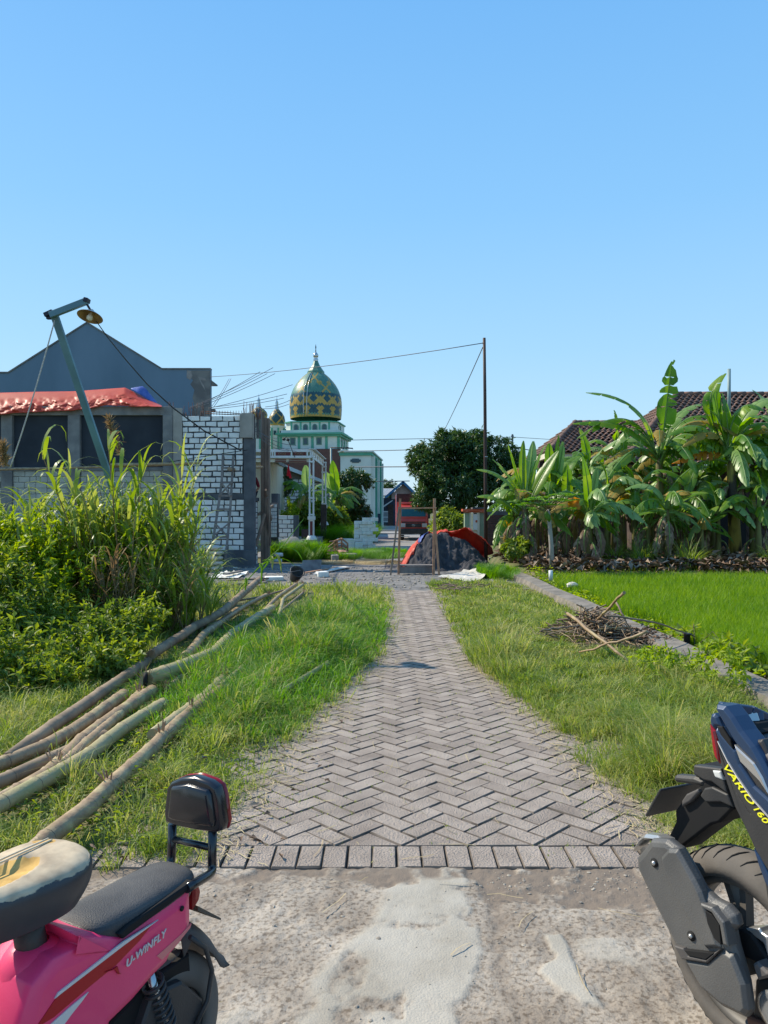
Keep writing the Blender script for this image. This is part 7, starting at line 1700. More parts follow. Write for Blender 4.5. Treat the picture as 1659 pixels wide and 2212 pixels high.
tree('leafy_shrub', 'light green shrub in front, between the dark thicket and the bamboo poles', 'shrub', gp_(225, 7.3), [sh_l(245, 1370, 7.5, 65, 38, .4), sh_l(305, 1352, 7.8, 35, 30, .3), sh_l(180, 1425, 7.0, 70, 42, .35), sh_l(240, 1432, 6.9, 55, 35, .3), sh_l(130, 1468, 6.5, 60, 40, .3)], 12000, .060, .030, 'shrub', 33, clump=5, r0=.02, sprigs=200, slen=.22, shell=.4, gap=.38)
tree('leafy_shrub', 'low pale shrub under the tall grass behind the front shrub', 'shrub', gp_(190, 9.2), [sh_l(190, 1270, 9.3, 60, 50, .5), sh_l(250, 1290, 9.5, 50, 35, .5)], 5000, .085, .032, 'shrub_y', 34, r0=.02, sprigs=80, slen=.3, shell=.4, gap=.4)
tree('leafy_shrub', 'dark leafy growth at the foot of the thicket by the back bamboo pole', 'shrub', gp_(330, 8.8), [sh_l(320, 1330, 9.0, 50, 40, .4), sh_l(270, 1350, 8.8, 40, 30, .3)], 3500, .07, .03, 'shrub', 37, r0=.02, sprigs=60, slen=.2, shell=.4)
tree('cassava_sprig', 'small leafy weed growing beside the retaining wall near the twig pile', 'shrub', G(1500, 1420), [(3.35, 7.4, .12, .25, .5, .12), (3.45, 8.6, .1, .2, .5, .1)], 500, .11, .045, 'shrub', 35, r0=.01)
tree('green_weed', 'knee-high yellow-green weed beside the twig pile', 'weed', G(1470, 1480), [(2.45, 6.6, .16, .28, .4, .16), (2.75, 6.3, .2, .2, .3, .2)], 1500, .07, .022, 'shrub_y', 36, r0=.01)

# ------------------------------------------------------------------ bamboo poles on the grass
def bp_(pts_, z=.06): return [G(u, v, z+(dz[0] if dz else 0)) for u, v, *dz in pts_]
for i, (mt, r_, pts_, lab, fr_) in enumerate(BL):
    bamboo('bamboo_pole', bp_([(p[0], p[1], p[2] if len(p) > 2 else 0) for p in pts_], .105), r_*.92, M[mt], lab, None, 'bamboo pole', .30, None, i+3, fr_)
b = MB(); c = G(315, 1468, .175); b.tube([c+Vector((-.014, -.004, 0)), c+Vector((.01, 0, 0))], .052, 10); tag(b.build('hollow_bamboo_end', M['hole']), 'dark rotten hollow of the thickest bamboo end', 'bamboo end')
litter('bamboo_litter', 500, -1.4, -.3, 3.3, 11.5, .05, M['dead'], 66, 'scraps of dry leaf between the bamboo poles', hz=.06)

# ------------------------------------------------------------------ twig pile on the right
tc_ = G(1290, 1395); r = random.Random(77)
big = [((1225, 1325, .42), (1340, 1418, .22), (1385, 1450, .02), .017, 'thickest pale stick lying slantwise across the twig pile'), ((1349, 1278, .72), (1318, 1310, .5), (1290, 1340, .3), .016, 'stick poking highest up right out of the twig pile'),
       ((1310, 1330, .45), (1420, 1335, .4), (1540, 1390, .05), .012, 'long thin whip arching right over the wall'), ((1295, 1325, .35), (1292, 1345, .25), (1300, 1390, .1), .016, 'dark forked stick standing in the pile'),
       ((1165, 1362, .30), (1210, 1355, .33), (1250, 1350, .25), .011, 'thin dark twig sticking out to the left'), ((1400, 1365, .4), (1330, 1385, .3), (1250, 1410, .1), .014, 'stick crossing the pile from the right'),
       ((1200, 1430, .03), (1300, 1440, .04), (1400, 1425, .03), .011, 'long twig at the front foot of the pile'), ((1380, 1450, .03), (1430, 1462, .03), (1480, 1475, .02), .010, 'pale straight twig pointing away to the right'),
       ((1330, 1300, .55), (1360, 1350, .35), (1375, 1395, .1), .010, 'thin stick dropping from the tip of the pile')]
for a, m_, c, r_, lab in big:
    k = MB(); a, m_, c = G(*a), G(*m_), G(*c)
    pts_ = [a*(1-t)**2+m_*2*t*(1-t)+c*t*t for t in [i/9 for i in range(10)]]; pts_ = [p+Vector((r.gauss(0, .006), r.gauss(0, .006), r.gauss(0, .006))) for p in pts_]
    k.tube(pts_, [r_*(1-.4*i/9)*r.uniform(.9, 1.15) for i in range(10)], 7); tag(k.build('stick', M['bamboo'] if r_ > .012 else M['wood']), lab, 'stick', 'larger sticks of the twig pile')
k = MB()
for i in range(620):
    x_, y_ = r.gauss(tc_.x, .27), r.gauss(tc_.y+.15, .33); d_ = math.hypot((x_-tc_.x)/.62, (y_-tc_.y-.15)/.75); z_ = max(.03, .44*(1-d_))*r.random()+.03
    a = r.uniform(0, 3.14); e = r.gauss(0, .25); L_ = r.uniform(.12, .5); d = Vector((math.cos(a)*math.cos(e), math.sin(a)*math.cos(e), math.sin(e)))
    p0 = Vector((x_, y_, z_)); k.mi = r.choice([0, 0, 1, 2]); k.tube([p0-d*L_/2, p0+Vector((0, 0, r.gauss(0, .02))), p0+d*L_/2], r.choice([.004, .005, .007, .009]), 5, False)
tag(k.build('twig_pile', [M['bamboo'], M['wood'], M['dead']]), 'tangled heap of dry tan sticks and twigs on the right verge', None, None, 'stuff')
litter('twig_litter', 1300, tc_.x-.15, tc_.x+.75, tc_.y-.3, tc_.y+.5, .07, M['dead'], 67, 'withered leaves mixed into the twig pile', hz=.2)
k = MB(); t2 = G(1005, 1278)
for i in range(120):
    x_, y_ = r.gauss(t2.x, .22), r.gauss(t2.y, .4); a = r.uniform(0, 3.14); d = Vector((math.cos(a), math.sin(a), r.gauss(0, .15))); p0 = Vector((x_, y_, .06+.06*r.random())); k.tube([p0-d*.12, p0+d*.12], .008, 4, False)
tag(k.build('twig_heap', M['wood']), 'low flat heap of dry twigs in front of the white sheet', None, None, 'stuff')

# ------------------------------------------------------------------ scooters
class Frame:
    """a vehicle's own axes: s forward, t towards the viewer's side, z up"""
    def __init__(f, O, h, side):
        f.O = Vector((O[0], O[1], 0)); f.h = Vector((h[0], h[1], 0)).normalized()
        f.n = Vector((-f.h.y, f.h.x, 0)) if side == 'L' else Vector((f.h.y, -f.h.x, 0))
    def w(f, s, t, z): return f.O+f.h*s+f.n*t+Vector((0, 0, z))
    def T(f, u, v, t=0):
        d = Vector(((u-U0)/F, 1, -(v-V0)/F)); l = (t+f.O.dot(f.n))/d.dot(f.n); p = d*l+Vector((0, 0, H))
        return (p-f.O).dot(f.h), p.z
    def S(f, u, v, s=0):
        d = Vector(((u-U0)/F, 1, -(v-V0)/F)); l = (s+f.O.dot(f.h))/d.dot(f.h); p = d*l+Vector((0, 0, H))
        return (p-f.O).dot(f.n), p.z
def inset_poly(P_, d):
    n = len(P_); A = sum(P_[i-1][0]*P_[i][1]-P_[i][0]*P_[i-1][1] for i in range(n)); sg = 1 if A > 0 else -1; res = []
    for i in range(n):
        p0, p1, p2 = Vector(P_[i-1]), Vector(P_[i]), Vector(P_[(i+1) % n]); a = (p1-p0).normalized(); c = (p2-p1).normalized()
        b_ = Vector((-a.y-c.y, a.x+c.x)); b_ = b_/max(.6, b_.length_squared)*2*d*sg if b_.length > .05 else Vector((0, 0)); res.append(tuple(p1+b_))
    return res
def loft(fr, P_, layers, axis='t'):
    """P_ outline; layers [(offset along axis, inset)]"""
    b = MB(); n = len(P_); vs = []
    for off, ins in layers:
        Q = inset_poly(P_, ins) if ins else P_
        for q in Q: vs.append(fr.w(q[0], off, q[1]) if axis == 't' else fr.w(off, q[0], q[1]))
    k = len(layers); fs = [tuple(range(n))[::-1], tuple((k-1)*n+i for i in range(n))]
    fs += [(i*n+j, i*n+(j+1) % n, (i+1)*n+(j+1) % n, (i+1)*n+j) for i in range(k-1) for j in range(n)]
    b.add(vs, fs); return b
def fixn(o):
    import bmesh
    bm = bmesh.new(); bm.from_mesh(o.data); bmesh.ops.recalc_face_normals(bm, faces=bm.faces); bm.to_mesh(o.data); bm.free(); return o
def slab(fr, name, pts_, t0, t1, mt, parent, ch=.004, bevel=0, sm=False):
    P_ = [fr.T(u, v, t1) for u, v in pts_]; b = loft(fr, P_, [(t0, 0), (t1-ch, 0), (t1, ch)])
    if sm: b.sm = [True]*len(b.sm)
    return fixn(b.build(name, M[mt], parent, bevel))
def text_on(fr, txt, a, c, t, hgt, mt, name, parent, shear=.25, ext=.0012, slant=1., flip=False):
    (s0, z0), (s1, z1) = fr.T(*a, t), fr.T(*c, t)
    cu = bpy.data.curves.new('t', 'FONT'); cu.body = txt; cu.shear = shear; cu.extrude = .02; cu.offset = .012; cu.space_character = 1.05
    o = bpy.data.objects.new('t', cu); col.objects.link(o); dg = bpy.context.evaluated_depsgraph_get(); me = bpy.data.meshes.new_from_object(o.evaluated_get(dg))
    bpy.data.objects.remove(o); co = np.array([v.co[:] for v in me.vertices]); x0_, x1_ = co[:, 0].min(), co[:, 0].max(); y0_, y1_ = co[:, 1].min(), co[:, 1].max()
    ax = Vector((s1-s0, z1-z0)); up = Vector((-ax.y, ax.x)).normalized()
    if up.y < 0: up = -up
    org = rootloc(parent)
    for v in me.vertices:
        x = (v.co.x-x0_)/(x1_-x0_); y = (v.co.y-y0_)/(y1_-y0_)*hgt; s = s0+ax.x*x+up.x*y; z = z0+ax.y*x+up.y*y
        v.co = fr.w(s, t+(ext if v.co.z > 0 else -ext), z)-org
    me.materials.clear(); me.materials.append(M[mt]); me.name = name; r_ = bpy.data.objects.new(name, me); col.objects.link(r_); r_.parent = parent; return r_
def wheel(fr, s, z, r_, wd, parent, tyre_m, rim_m, name='wheel', spokes=5, hubr=.05, rimr=.66, t0=0.):
    c = fr.w(s, t0, z); b = MB(); k = 13; prof = []
    for i in range(k):
        a = math.pi*i/(k-1); prof.append((r_-(r_*(1-rimr))*(1-math.sin(a)**.7), -wd/2*math.cos(a)**1 if True else 0))
    b.lathe([(r_*rimr, -wd*.30)]+prof+[(r_*rimr, wd*.30)], c, 56, axis=fr.n); o = b.build(name, M[tyre_m], parent)
    b = MB(); rr_ = r_*rimr
    b.lathe([(rr_*.90, -wd*.34), (rr_*1.03, -wd*.36), (rr_*1.03, -wd*.30), (rr_*.93, -wd*.25), (rr_*.93, wd*.25), (rr_*1.03, wd*.30), (rr_*1.03, wd*.36), (rr_*.90, wd*.34), (rr_*.88, 0), (rr_*.90, -wd*.34)], c, 56, axis=fr.n)
    b.lathe([(0, -wd*.5), (hubr, -wd*.5), (hubr*1.1, 0), (hubr, wd*.5), (hubr*.5, wd*.55), (0, wd*.55)], c, 20, axis=fr.n)
    for i in range(spokes):
        a = 2*math.pi*i/spokes+.55
        for da, w_ in ((-.16, .020), (.16, .020)):
            p0 = fr.w(s+math.cos(a)*hubr*.8, t0, z+math.sin(a)*hubr*.8); p1 = fr.w(s+math.cos(a+da)*rr_*.92, t0, z+math.sin(a+da)*rr_*.92); b.beam(p0, p1, wd*.26, w_, up=tuple(fr.n.cross((p1-p0).normalized())))
    b.build('rim', M[rim_m], o); return o

# ---- pink electric scooter
f1 = Frame((-.527, 1.95), (-.496, -.868), 'L')
s1 = thing('electric_scooter', 'pink electric scooter with torn driver seat and small backrest, parked lower left', 'scooter', f1.O)
k5 = lambda x, y: (x/3.6, 1843.3+y/3.6)
k3 = lambda x, y: (x/3.06, 1626.5+y/3.06)
vis = [k5(*p) for p in [(1500, 262), (1380, 340), (1200, 475), (965, 640), (800, 640), (640, 625), (520, 600)]]
P_ = [f1.T(u, v, .085) for u, v in vis]
P_ += [(.36, .60), (.42, .605), (.47, .575), (.50, .50), (.515, .38), (.50, .22), (.36, .22)]
P_ += [f1.T(*k5(*p), .085) for p in [(880, 1327), (1050, 1160), (1200, 980), (1320, 860), (1345, 800), (1430, 700), (1490, 600), (1505, 530)]]
b = loft(f1, P_, [(-.09, .035), (-.082, .012), (-.06, 0), (.060, 0), (.078, .006), (.088, .030)]); b.sm = [False]*2+[True]*(len(b.sm)-2)
body = fixn(b.build('body', M['pinkp'], s1, .006))
b = MB(); b.lathe([(.075, .52), (.07, .575), (.045, .605), (.03, .61)], f1.w(.405, 0, 0), 24); b.build('seat_collar', M['pinkp'], body)
def decal(fr, pts_, t, mt, nm, par, kk=k5):
    P2 = [fr.T(*kk(*p), t) for p in pts_]; b = loft(fr, P2, [(t-.004, 0), (t, 0)]); return fixn(b.build(nm, M[mt], par))
decal(f1, [(420, 1150), (480, 1085), (960, 712), (1190, 545), (1090, 675), (905, 868), (700, 1035), (420, 1275), (330, 1330), (300, 1330), (360, 1240)], .0895, 'redp', 'red_stripe', body)
decal(f1, [(428, 1132), (455, 1085), (960, 690), (1235, 518), (960, 720), (485, 1085)], .0915, 'lightp', 'silver_line', body)
decal(f1, [(395, 1332), (560, 1185), (690, 1080), (640, 1150), (560, 1250), (500, 1332)], .0905, 'lightp', 'grey_stripe', body)
decal(f1, [(820, 925), (880, 905), (915, 880), (930, 930), (945, 940), (920, 940), (895, 905)], .0925, 'redp', 'swoosh_mark', body)
decal(f1, [(1220, 800), (1400, 640), (1490, 545), (1480, 580), (1400, 680), (1260, 830)], .0895, 'salmon', 'salmon_stripe', body)
text_on(f1, 'U-WINFLY', k5(985, 888), k5(1300, 636), .0925, .017, 'lightp', 'lettering', body, shear=.3)
b = MB(); c = f1.w(*[(lambda q: (q[0], .0895, q[1]))(f1.T(393, 1962.7, .09))][0]); b.lathe([(.0065, 0), (.0065, .0015), (0, .0015)], c, 14, axis=f1.n); b.build('screw_hole', M['hole'], body)
b = MB(); c = f1.w(.385, .052, .575); b.lathe([(.012, 0), (.012, .014), (0, .017)], c, 14, axis=(f1.n+Vector((0, 0, .6))).normalized()); b.build('orange_reflector', M['redref'], body)
# passenger seat
def cushion(fr, s0, s1_, wf, wr, zb, zt_, e=3.2, na=72, rows=14, tilt=0., crown=.012, mats=None, matf=None, tc=0.):
    """rounded cushion; s0 rear, s1 front; half widths at rear / front"""
    V_ = []; ms = []
    for i in range(rows+1):
        ph = i/rows
        if ph < .45: k, z = .82+.18*math.sin(ph/.45*math.pi/2), zb+(zt_-zb)*(ph/.45)*.72
        else:
            q = (ph-.45)/.55; k = max(.001, math.cos(q*math.pi/2)**.42) if q < 1 else 0.001; z = zb+(zt_-zb)*(.72+.28*math.sin(min(1, q*1.35)*math.pi/2))
        for j in range(na):
            a = 2*math.pi*j/na; ca, sa = math.cos(a), math.sin(a); cs = abs(ca)**(2/e)*(1 if ca > 0 else -1); sn = abs(sa)**(2/e)*(1 if sa > 0 else -1)
            s = (s0+s1_)/2+(s1_-s0)/2*cs*k; hwid = wr+(wf-wr)*(s-s0)/(s1_-s0); t = tc+hwid*sn*k
            zz = z+tilt*(s-s0)/(s1_-s0)+(crown*(1-(sn*k)**2) if ph > .45 else 0)
            V_.append((s, t, zz))
    b = MB(); b.smooth = True
    b.v = [tuple(fr.w(*q)) for q in V_]
    for i in range(rows):
        for j in range(na):
            f = (i*na+j, i*na+(j+1) % na, (i+1)*na+(j+1) % na, (i+1)*na+j); b.f.append(f); b.sm.append(True)
            q = [sum(V_[x][m_] for x in f)/4 for m_ in range(3)]; b.m.append(matf(q, i/rows) if matf else 0)
    b.f.append(tuple(range(na))[::-1]); b.sm.append(False); b.m.append(0); b.f.append(tuple(rows*na+j for j in range(na))); b.sm.append(True); b.m.append(matf((sum(v[0] for v in V_[-na:])/na, tc, zt_), 1) if matf else 0)
    return b
cushion(f1, -.015, .325, .078, .082, .525, .602, mats=None, matf=lambda q, ph: 1 if ph > .62 else 0, rows=24, e=4).build('passenger_seat', [M['vinyl'], M['vinyl_dust']], s1)
slab(f1, 'seat_base', [k5(*p) for p in [(925, 632), (962, 668), (1240, 460), (1505, 262), (1500, 215), (1000, 560)]], -.08, .0885, 'hole', s1, .003)
# driver seat with torn cover
ds = cushion(f1, .300, .615, .085, .125, .682, .775, e=2.6, na=160, rows=60, crown=.012)
wear = []; foam = []
for i, v in enumerate(ds.v):
    p = Vector(v)-f1.O; s_, t_ = p.dot(f1.h), p.dot(f1.n); z_ = p.z; ph = (i//160)/60
    k = 1-((s_-.50)/.10)**2-((t_-.010)/.048)**2; k2 = 1-((s_-.345)/.02)**2-((t_+.05)/.035)**2
    wear.append(ph-.6*max(0, 1-((s_-.53)/.05)**2-((t_+.09)/.025)**2)); foam.append(max(k, k2*.9)*.8+.42 if ph > .6 else 0)
    if ph > .6: z_ -= .018*min(1, max(0, k)*3); z_ += .003*(float(fbm(s_*40, t_*40, 3, 7))-.5)
    ds.v[i] = (v[0], v[1], z_)
ob = ds.build('driver_seat', M['torn'], s1)
for nm, vals in (('wear', wear), ('foam', foam)):
    a = ob.data.attributes.new(nm, 'FLOAT', 'POINT'); a.data.foreach_set('value', np.array(vals, dtype=np.float32))
b = MB()
for dt in (-.006, .006): b.tube([f1.w(.34, -.035+dt, .7885), f1.w(.42, -.03+dt, .790), f1.w(.52, -.026+dt, .789)], .0022, 5)
b.build('seat_seam', M['worn'], s1)
b = MB(); b.tube([f1.w(.405, 0, .56), f1.w(.42, 0, .66)], .031, 20); b.build('seat_post', M['blackp'], s1)
b = MB(); b.add([f1.w(*q) for q in [(.38, -.03, .655), (.46, -.03, .655), (.46, .03, .655), (.38, .03, .655), (.38, -.04, .69), (.48, -.04, .69), (.48, .04, .69), (.38, .04, .69)]], [(0, 1, 2, 3), (7, 6, 5, 4), (0, 4, 5, 1), (1, 5, 6, 2), (2, 6, 7, 3), (3, 7, 4, 0)]); b.build('seat_bracket', M['blackp'], s1)
# backrest
bo = [k3(*p) for p in [(1100, 232), (1130, 190), (1200, 162), (1285, 155), (1385, 192), (1430, 228), (1450, 300), (1472, 470), (1462, 518), (1420, 530), (1300, 515), (1180, 490), (1092, 462), (1083, 400)]]
P_ = [f1.S(u, v, -.055) for u, v in bo]
br = thing  # backrest parts
b = loft(f1, P_, [(-.084, .006), (-.078, 0), (-.060, 0), (-.052, .006)], 's'); b.sm = [True]*len(b.sm); bk_ = fixn(b.build('backrest', M['gloss'], s1, .003))
ci = [k3(*p) for p in [(1125, 250), (1135, 222), (1240, 205), (1370, 245), (1388, 275), (1415, 455), (1405, 490), (1290, 478), (1150, 450), (1108, 430)]]
P2 = [f1.S(u, v, -.045) for u, v in ci]; b = loft(f1, P2, [(-.056, 0), (-.048, 0), (-.042, .003), (-.038, .010)], 's'); b.sm = [True]*len(b.sm); fixn(b.build('backrest_pad', M['gloss'], bk_, .002))
b = loft(f1, P_, [(-.098, .010), (-.093, .002), (-.0845, -.001)], 's'); b.sm = [True]*len(b.sm); fixn(b.build('red_back_shell', M['redlens'], bk_)); 
def tube_s(pts_, r_, nm, mt='gloss'):
    b = MB(); b.tube(pts_, r_, 14); return b.build(nm, M[mt], s1)
def onS(x, y, s): t, z = f1.S(*k3(x, y), s); return f1.w(s, t, z)
def bez(P4, n=10):
    return [P4[0]*(1-t)**3+P4[1]*3*t*(1-t)**2+P4[2]*3*t*t*(1-t)+P4[3]*t**3 for t in [i/n for i in range(n+1)]]
pr0 = onS(1405, 500, -.07); pr1 = onS(1402, 700, -.07); s_, z_ = f1.T(*k3(1290, 850), .085); pr3 = f1.w(s_+.03, .085, z_-.005)
tube_s([pr0]+bez([pr1, pr1+Vector((0, 0, -.05)), f1.w(-.05, .085, z_), pr3]), .0115, 'backrest_tube')
pl0 = onS(1140, 470, -.07); pl1 = onS(1135, 640, -.07)
tube_s([pl0]+bez([pl1, pl1+Vector((0, 0, -.05)), f1.w(-.04, -.07, .56), f1.w(.03, -.07, .555)]), .0115, 'backrest_tube')
tube_s([onS(1140, 568, -.07), onS(1402, 628, -.07)], .009, 'backrest_crossbar')
# tail lamp, plate bracket, fender, wheel, swingarm, spring
slab(f1, 'tail_lamp', [(419, 1910), (430, 1906), (436, 1925), (432, 1945), (419, 1968)], -.04, .06, 'redlens', s1, .006)
b = MB(); s_, z_ = f1.T(421, 1955, .05); s2, z2 = f1.T(471, 1981, .05)
b.add([f1.w(s_, -.05, z_), f1.w(s2, -.05, z2), f1.w(s2, .06, z2), f1.w(s_, .06, z_), f1.w(s_, -.05, z_-.012), f1.w(s2, -.05, z2-.006), f1.w(s2, .06, z2-.006), f1.w(s_, .06, z_-.012)], [(3, 2, 1, 0), (4, 5, 6, 7), (0, 1, 5, 4), (1, 2, 6, 5), (2, 3, 7, 6), (3, 0, 4, 7)]); b.build('plate_bracket', M['bark'], s1)
fp_ = [f1.T(u, v, .05) for u, v in [(400, 1998), (417, 1993), (438, 2001), (455, 2013), (470, 2030), (482, 2050), (492, 2063), (500, 2068), (499, 2080)]]
fp2 = [f1.T(u, v, .05) for u, v in [(396, 2080), (412, 2040), (430, 2042), (446, 2058), (458, 2064), (466, 2075), (474, 2090), (482, 2093), (495, 2084)]]
b = MB(); b.smooth = True; m_ = 9; vs = []
for (sa_, za_), (sb_, zb2) in zip(fp_, fp2):
    for j in range(m_):
        a = (j/(m_-1)-.5)*2; t_ = a*.052; k = abs(a)**3; vs.append(f1.w(sa_+(sb_-sa_)*k*.85, t_, za_+(zb2-za_)*k*.85))
b.add(vs, [(i*m_+j, i*m_+j+1, (i+1)*m_+j+1, (i+1)*m_+j) for i in range(len(fp_)-1) for j in range(m_-1)])
fo = b.build('rear_fender', M['fender'], s1); so = fo.modifiers.new('s', 'SOLIDIFY'); so.thickness = .004
wheel(f1, .055, .198, .198, .075, s1, 'tyre_d', 'blackp', rimr=.62, spokes=3, hubr=.075)
slab(f1, 'swingarm', [(440, 2160), (395, 2120), (330, 2150), (280, 2300), (330, 2330), (420, 2250)], -.02, .06, 'blackp', s1, .006)
b = MB(); c0, c1_ = f1.w(.13, .05, .40), f1.w(.09, .055, .27); ax = (c1_-c0)
for i in range(60):
    pass
hp = []
e1 = ax.cross(f1.n).normalized(); e2_ = ax.normalized().cross(e1)
for i in range(121):
    a = i/120*2*math.pi*8; hp.append(c0+ax*(i/120)+(e1*math.cos(a)+e2_*math.sin(a))*.024)
b.tube(hp, .0045, 6); b.build('shock_spring', M['blackp'], s1)
b = MB(); b.tube([c0-ax*.1, c1_+ax*.15], .010, 10); b.build('shock_rod', M['silver'], s1)
slab(f1, 'battery_box', [(410, 2060), (330, 2115), (240, 2212), (200, 2300), (360, 2330), (420, 2200)], -.05, .035, 'hole', s1, .004)
b = MB(); b.tube([f1.w(.02, .066, .45), f1.w(-.03, .07, .40), f1.w(-.055, .07, .33), f1.w(-.04, .068, .26), f1.w(-.0, .066, .22)], .006, 8); b.build('motor_cable', M['blackp'], s1)
# the part of the scooter beyond the frame
b = MB(); b.add([f1.w(*q) for q in [(.36, -.11, .18), (.92, -.11, .18), (.92, .11, .18), (.36, .11, .18), (.36, -.12, .23), (.92, -.12, .23), (.92, .12, .23), (.36, .12, .23)]], [(0, 1, 2, 3), (7, 6, 5, 4), (0, 4, 5, 1), (1, 5, 6, 2), (2, 6, 7, 3), (3, 7, 4, 0)]); b.build('footboard', M['pinkp'], s1, .01)
b = loft(f1, [(.88, .2), (.96, .2), (1.02, .55), (.98, .82), (.92, .82), (.94, .55)], [(-.13, .01), (-.10, 0), (.10, 0), (.13, .01)]); fixn(b.build('leg_shield', M['pinkp'], s1, .01))
b = MB(); b.tube([f1.w(.95, 0, .8), f1.w(.93, 0, .95)], .02, 10); b.tube([f1.w(.88, -.28, 1.0), f1.w(.93, 0, .95), f1.w(.88, .28, 1.0)], .012, 10); b.build('handlebar', M['blackp'], s1)
wheel(f1, 1.08, .2, .2, .07, s1, 'tyre_d', 'blackp', rimr=.62, spokes=3)
b = MB(); b.beam(f1.w(1.0, .06, .5), f1.w(1.08, .06, .2), .03); b.beam(f1.w(1.0, -.06, .5), f1.w(1.08, -.06, .2), .03); b.build('fork', M['blackp'], s1)

# ---- dark blue scooter on the right
aa_ = R(25); f2 = Frame((1.02, 2.14), (math.sin(aa_), -math.cos(aa_)), 'R')
s2_ = thing('scooter', 'dark blue scooter with yellow lettering and a grey exhaust cover, parked at the lower right', 'scooter', f2.O)
q2 = lambda x, y: (1328.3+x/3.069, 1490.9+y/3.069)
q3 = lambda x, y: (1490.9+x/5.831, 1490.9+y/5.831)
q4 = lambda x, y: (1463.8+x/5.59, 1816.2+y/5.59)
def S2(name, pts_, t0, t1, mt, kk=q3, ch=.004, par=None, bevel=.002): return slab(f2, name, [kk(*p) for p in pts_], t0, t1, mt, par or s2_, ch, bevel)
# wheel, tyre with grooves
ty = wheel(f2, 0, .278, .278, .120, s2_, 'tyre_d', 'rim', rimr=.73, spokes=5, hubr=.05)
b = MB(); r_ = .2785
for i in range(34):
    a0 = 2*math.pi*i/34
    for sg in (-1, 1):
        pts_ = []
        for k in range(5):
            t_ = sg*(.008+.044*k/4); a = a0+.16*(k/4)**1.3+(.08 if sg > 0 else 0); rr2 = r_-(r_*.27)*(1-max(0, math.sin(math.acos(min(1, abs(t_)/.06))))**.7)+.0008
            pts_.append(f2.w(math.cos(a)*rr2, t_, .278+math.sin(a)*rr2))
        b.tube(pts_, [.0008, .0022, .0026, .0022, .0008], 4, False)
b.build('tread_grooves', M['hole'], ty)['kind'] = 'stuff'
# inner fender, plate carrier
S2('rear_mudguard', [(520, 500), (700, 520), (720, 640), (780, 790), (690, 880), (640, 893), (600, 920), (420, 1060), (345, 985), (400, 870), (395, 800), (440, 740), (540, 650), (590, 600), (515, 560)], -.05, .045, 'hole', q2, .006)
S2('carrier_cover', [(520, 497), (630, 510), (700, 520), (745, 690), (640, 610), (590, 600), (515, 555)], .03, .058, 'blackp', q2)
S2('carrier_side', [(590, 650), (640, 640), (745, 690), (780, 780), (700, 745), (600, 745), (560, 700)], .03, .056, 'blackp', q2)
S2('carrier_bracket', [(440, 735), (470, 690), (545, 655), (555, 680), (500, 740), (440, 775)], .03, .060, 'fender', q2)
S2('plate_lamp', [(640, 530), (695, 535), (715, 600), (660, 580)], .04, .062, 'lens', q2)
S2('turn_signal', [(385, 575), (400, 562), (520, 572), (590, 600), (580, 640), (540, 632), (400, 612), (385, 598)], .02, .05, 'blackp', q2, .008)
t0_, z0_ = f2.S(1392, 1761, -.29); (sA, zA), (sB, zB) = f2.T(1392, 1761, .10), f2.T(1424, 1703, .10)
b = MB(); dn = (f2.w(sB, .10, zB)-f2.w(sA, .10, zA)).normalized(); thk = dn.cross(f2.n).normalized()*.008
vs = []
for e in (0, 1):
    for s_, z_, t_ in ((sA, zA, .10), (sB, zB, .10), (sB, zB, -.11), (sA, zA, -.11)): vs.append(f2.w(s_, t_, z_)+thk*e)
b.add(vs, [(0, 1, 2, 3), (7, 6, 5, 4), (0, 4, 5, 1), (1, 5, 6, 2), (2, 6, 7, 3), (3, 7, 4, 0)]); fixn(b.build('number_plate_holder', M['blackp'], s2_, .004))
# tail body
S2('tail_cowl', [(230, 372), (248, 305), (290, 290), (335, 335), (400, 480), (320, 462), (300, 515), (240, 445)], -.09, .078, 'blue_p', q3, .008)
S2('tail_lamp', [(232, 430), (302, 515), (332, 660), (372, 905), (357, 935), (290, 840), (265, 720), (245, 560)], -.08, .074, 'redlens', q3, .006)
lowp = [(330, 690), (372, 930), (450, 1180), (552, 1480), (700, 1780), (795, 1990), (860, 2110), (1100, 2500), (1250, 2400), (1250, 1960), (980, 1608), (800, 1395), (600, 1115), (465, 900), (345, 650)]
S2('side_panel', lowp, -.10, .100, 'blackp', q3, .006)
S2('blue_side_panel', [(300, 512), (345, 645), (468, 900), (600, 1112), (790, 1388), (985, 1610), (1250, 1960), (1250, 1600), (980, 1370), (800, 1205), (620, 930), (572, 765), (400, 562), (325, 470)], -.10, .106, 'blue_p', q3, .006)
S2('light_blue_edge', [(790, 1985), (862, 2085), (985, 2330), (1120, 2620), (1060, 2640), (930, 2420), (850, 2200)], -.06, .104, 'blue_p', q3, .004)
b = S2('chrome_line', [(345, 640), (470, 892), (600, 1104), (790, 1380), (985, 1603), (985, 1610), (785, 1390), (595, 1118), (463, 903), (340, 650)], .10, .1085, 'lightp', q3, .0003, None, 0)
S2('vent_recess', [(330, 452), (398, 460), (505, 630), (538, 752), (480, 690), (380, 562)], .10, .108, 'hole', q3, .002)
S2('grab_rail', [(298, 240), (310, 180), (425, 202), (530, 335), (640, 512), (790, 705), (905, 905), (1020, 1130), (1250, 1500), (1250, 1640), (975, 1345), (905, 1205), (800, 942), (565, 700), (530, 652), (430, 482), (330, 302)], .05, .112, 'blue_p', q3, .010)
S2('rail_facet', [(548, 690), (800, 925), (905, 1100), (1000, 1330), (960, 1300), (860, 1150), (620, 905), (570, 770)], .10, .116, 'alu', q3, .004)
def onT(x, y, t, kk=q3): s, z = f2.T(*kk(x, y), t); return f2.w(s, t, z)
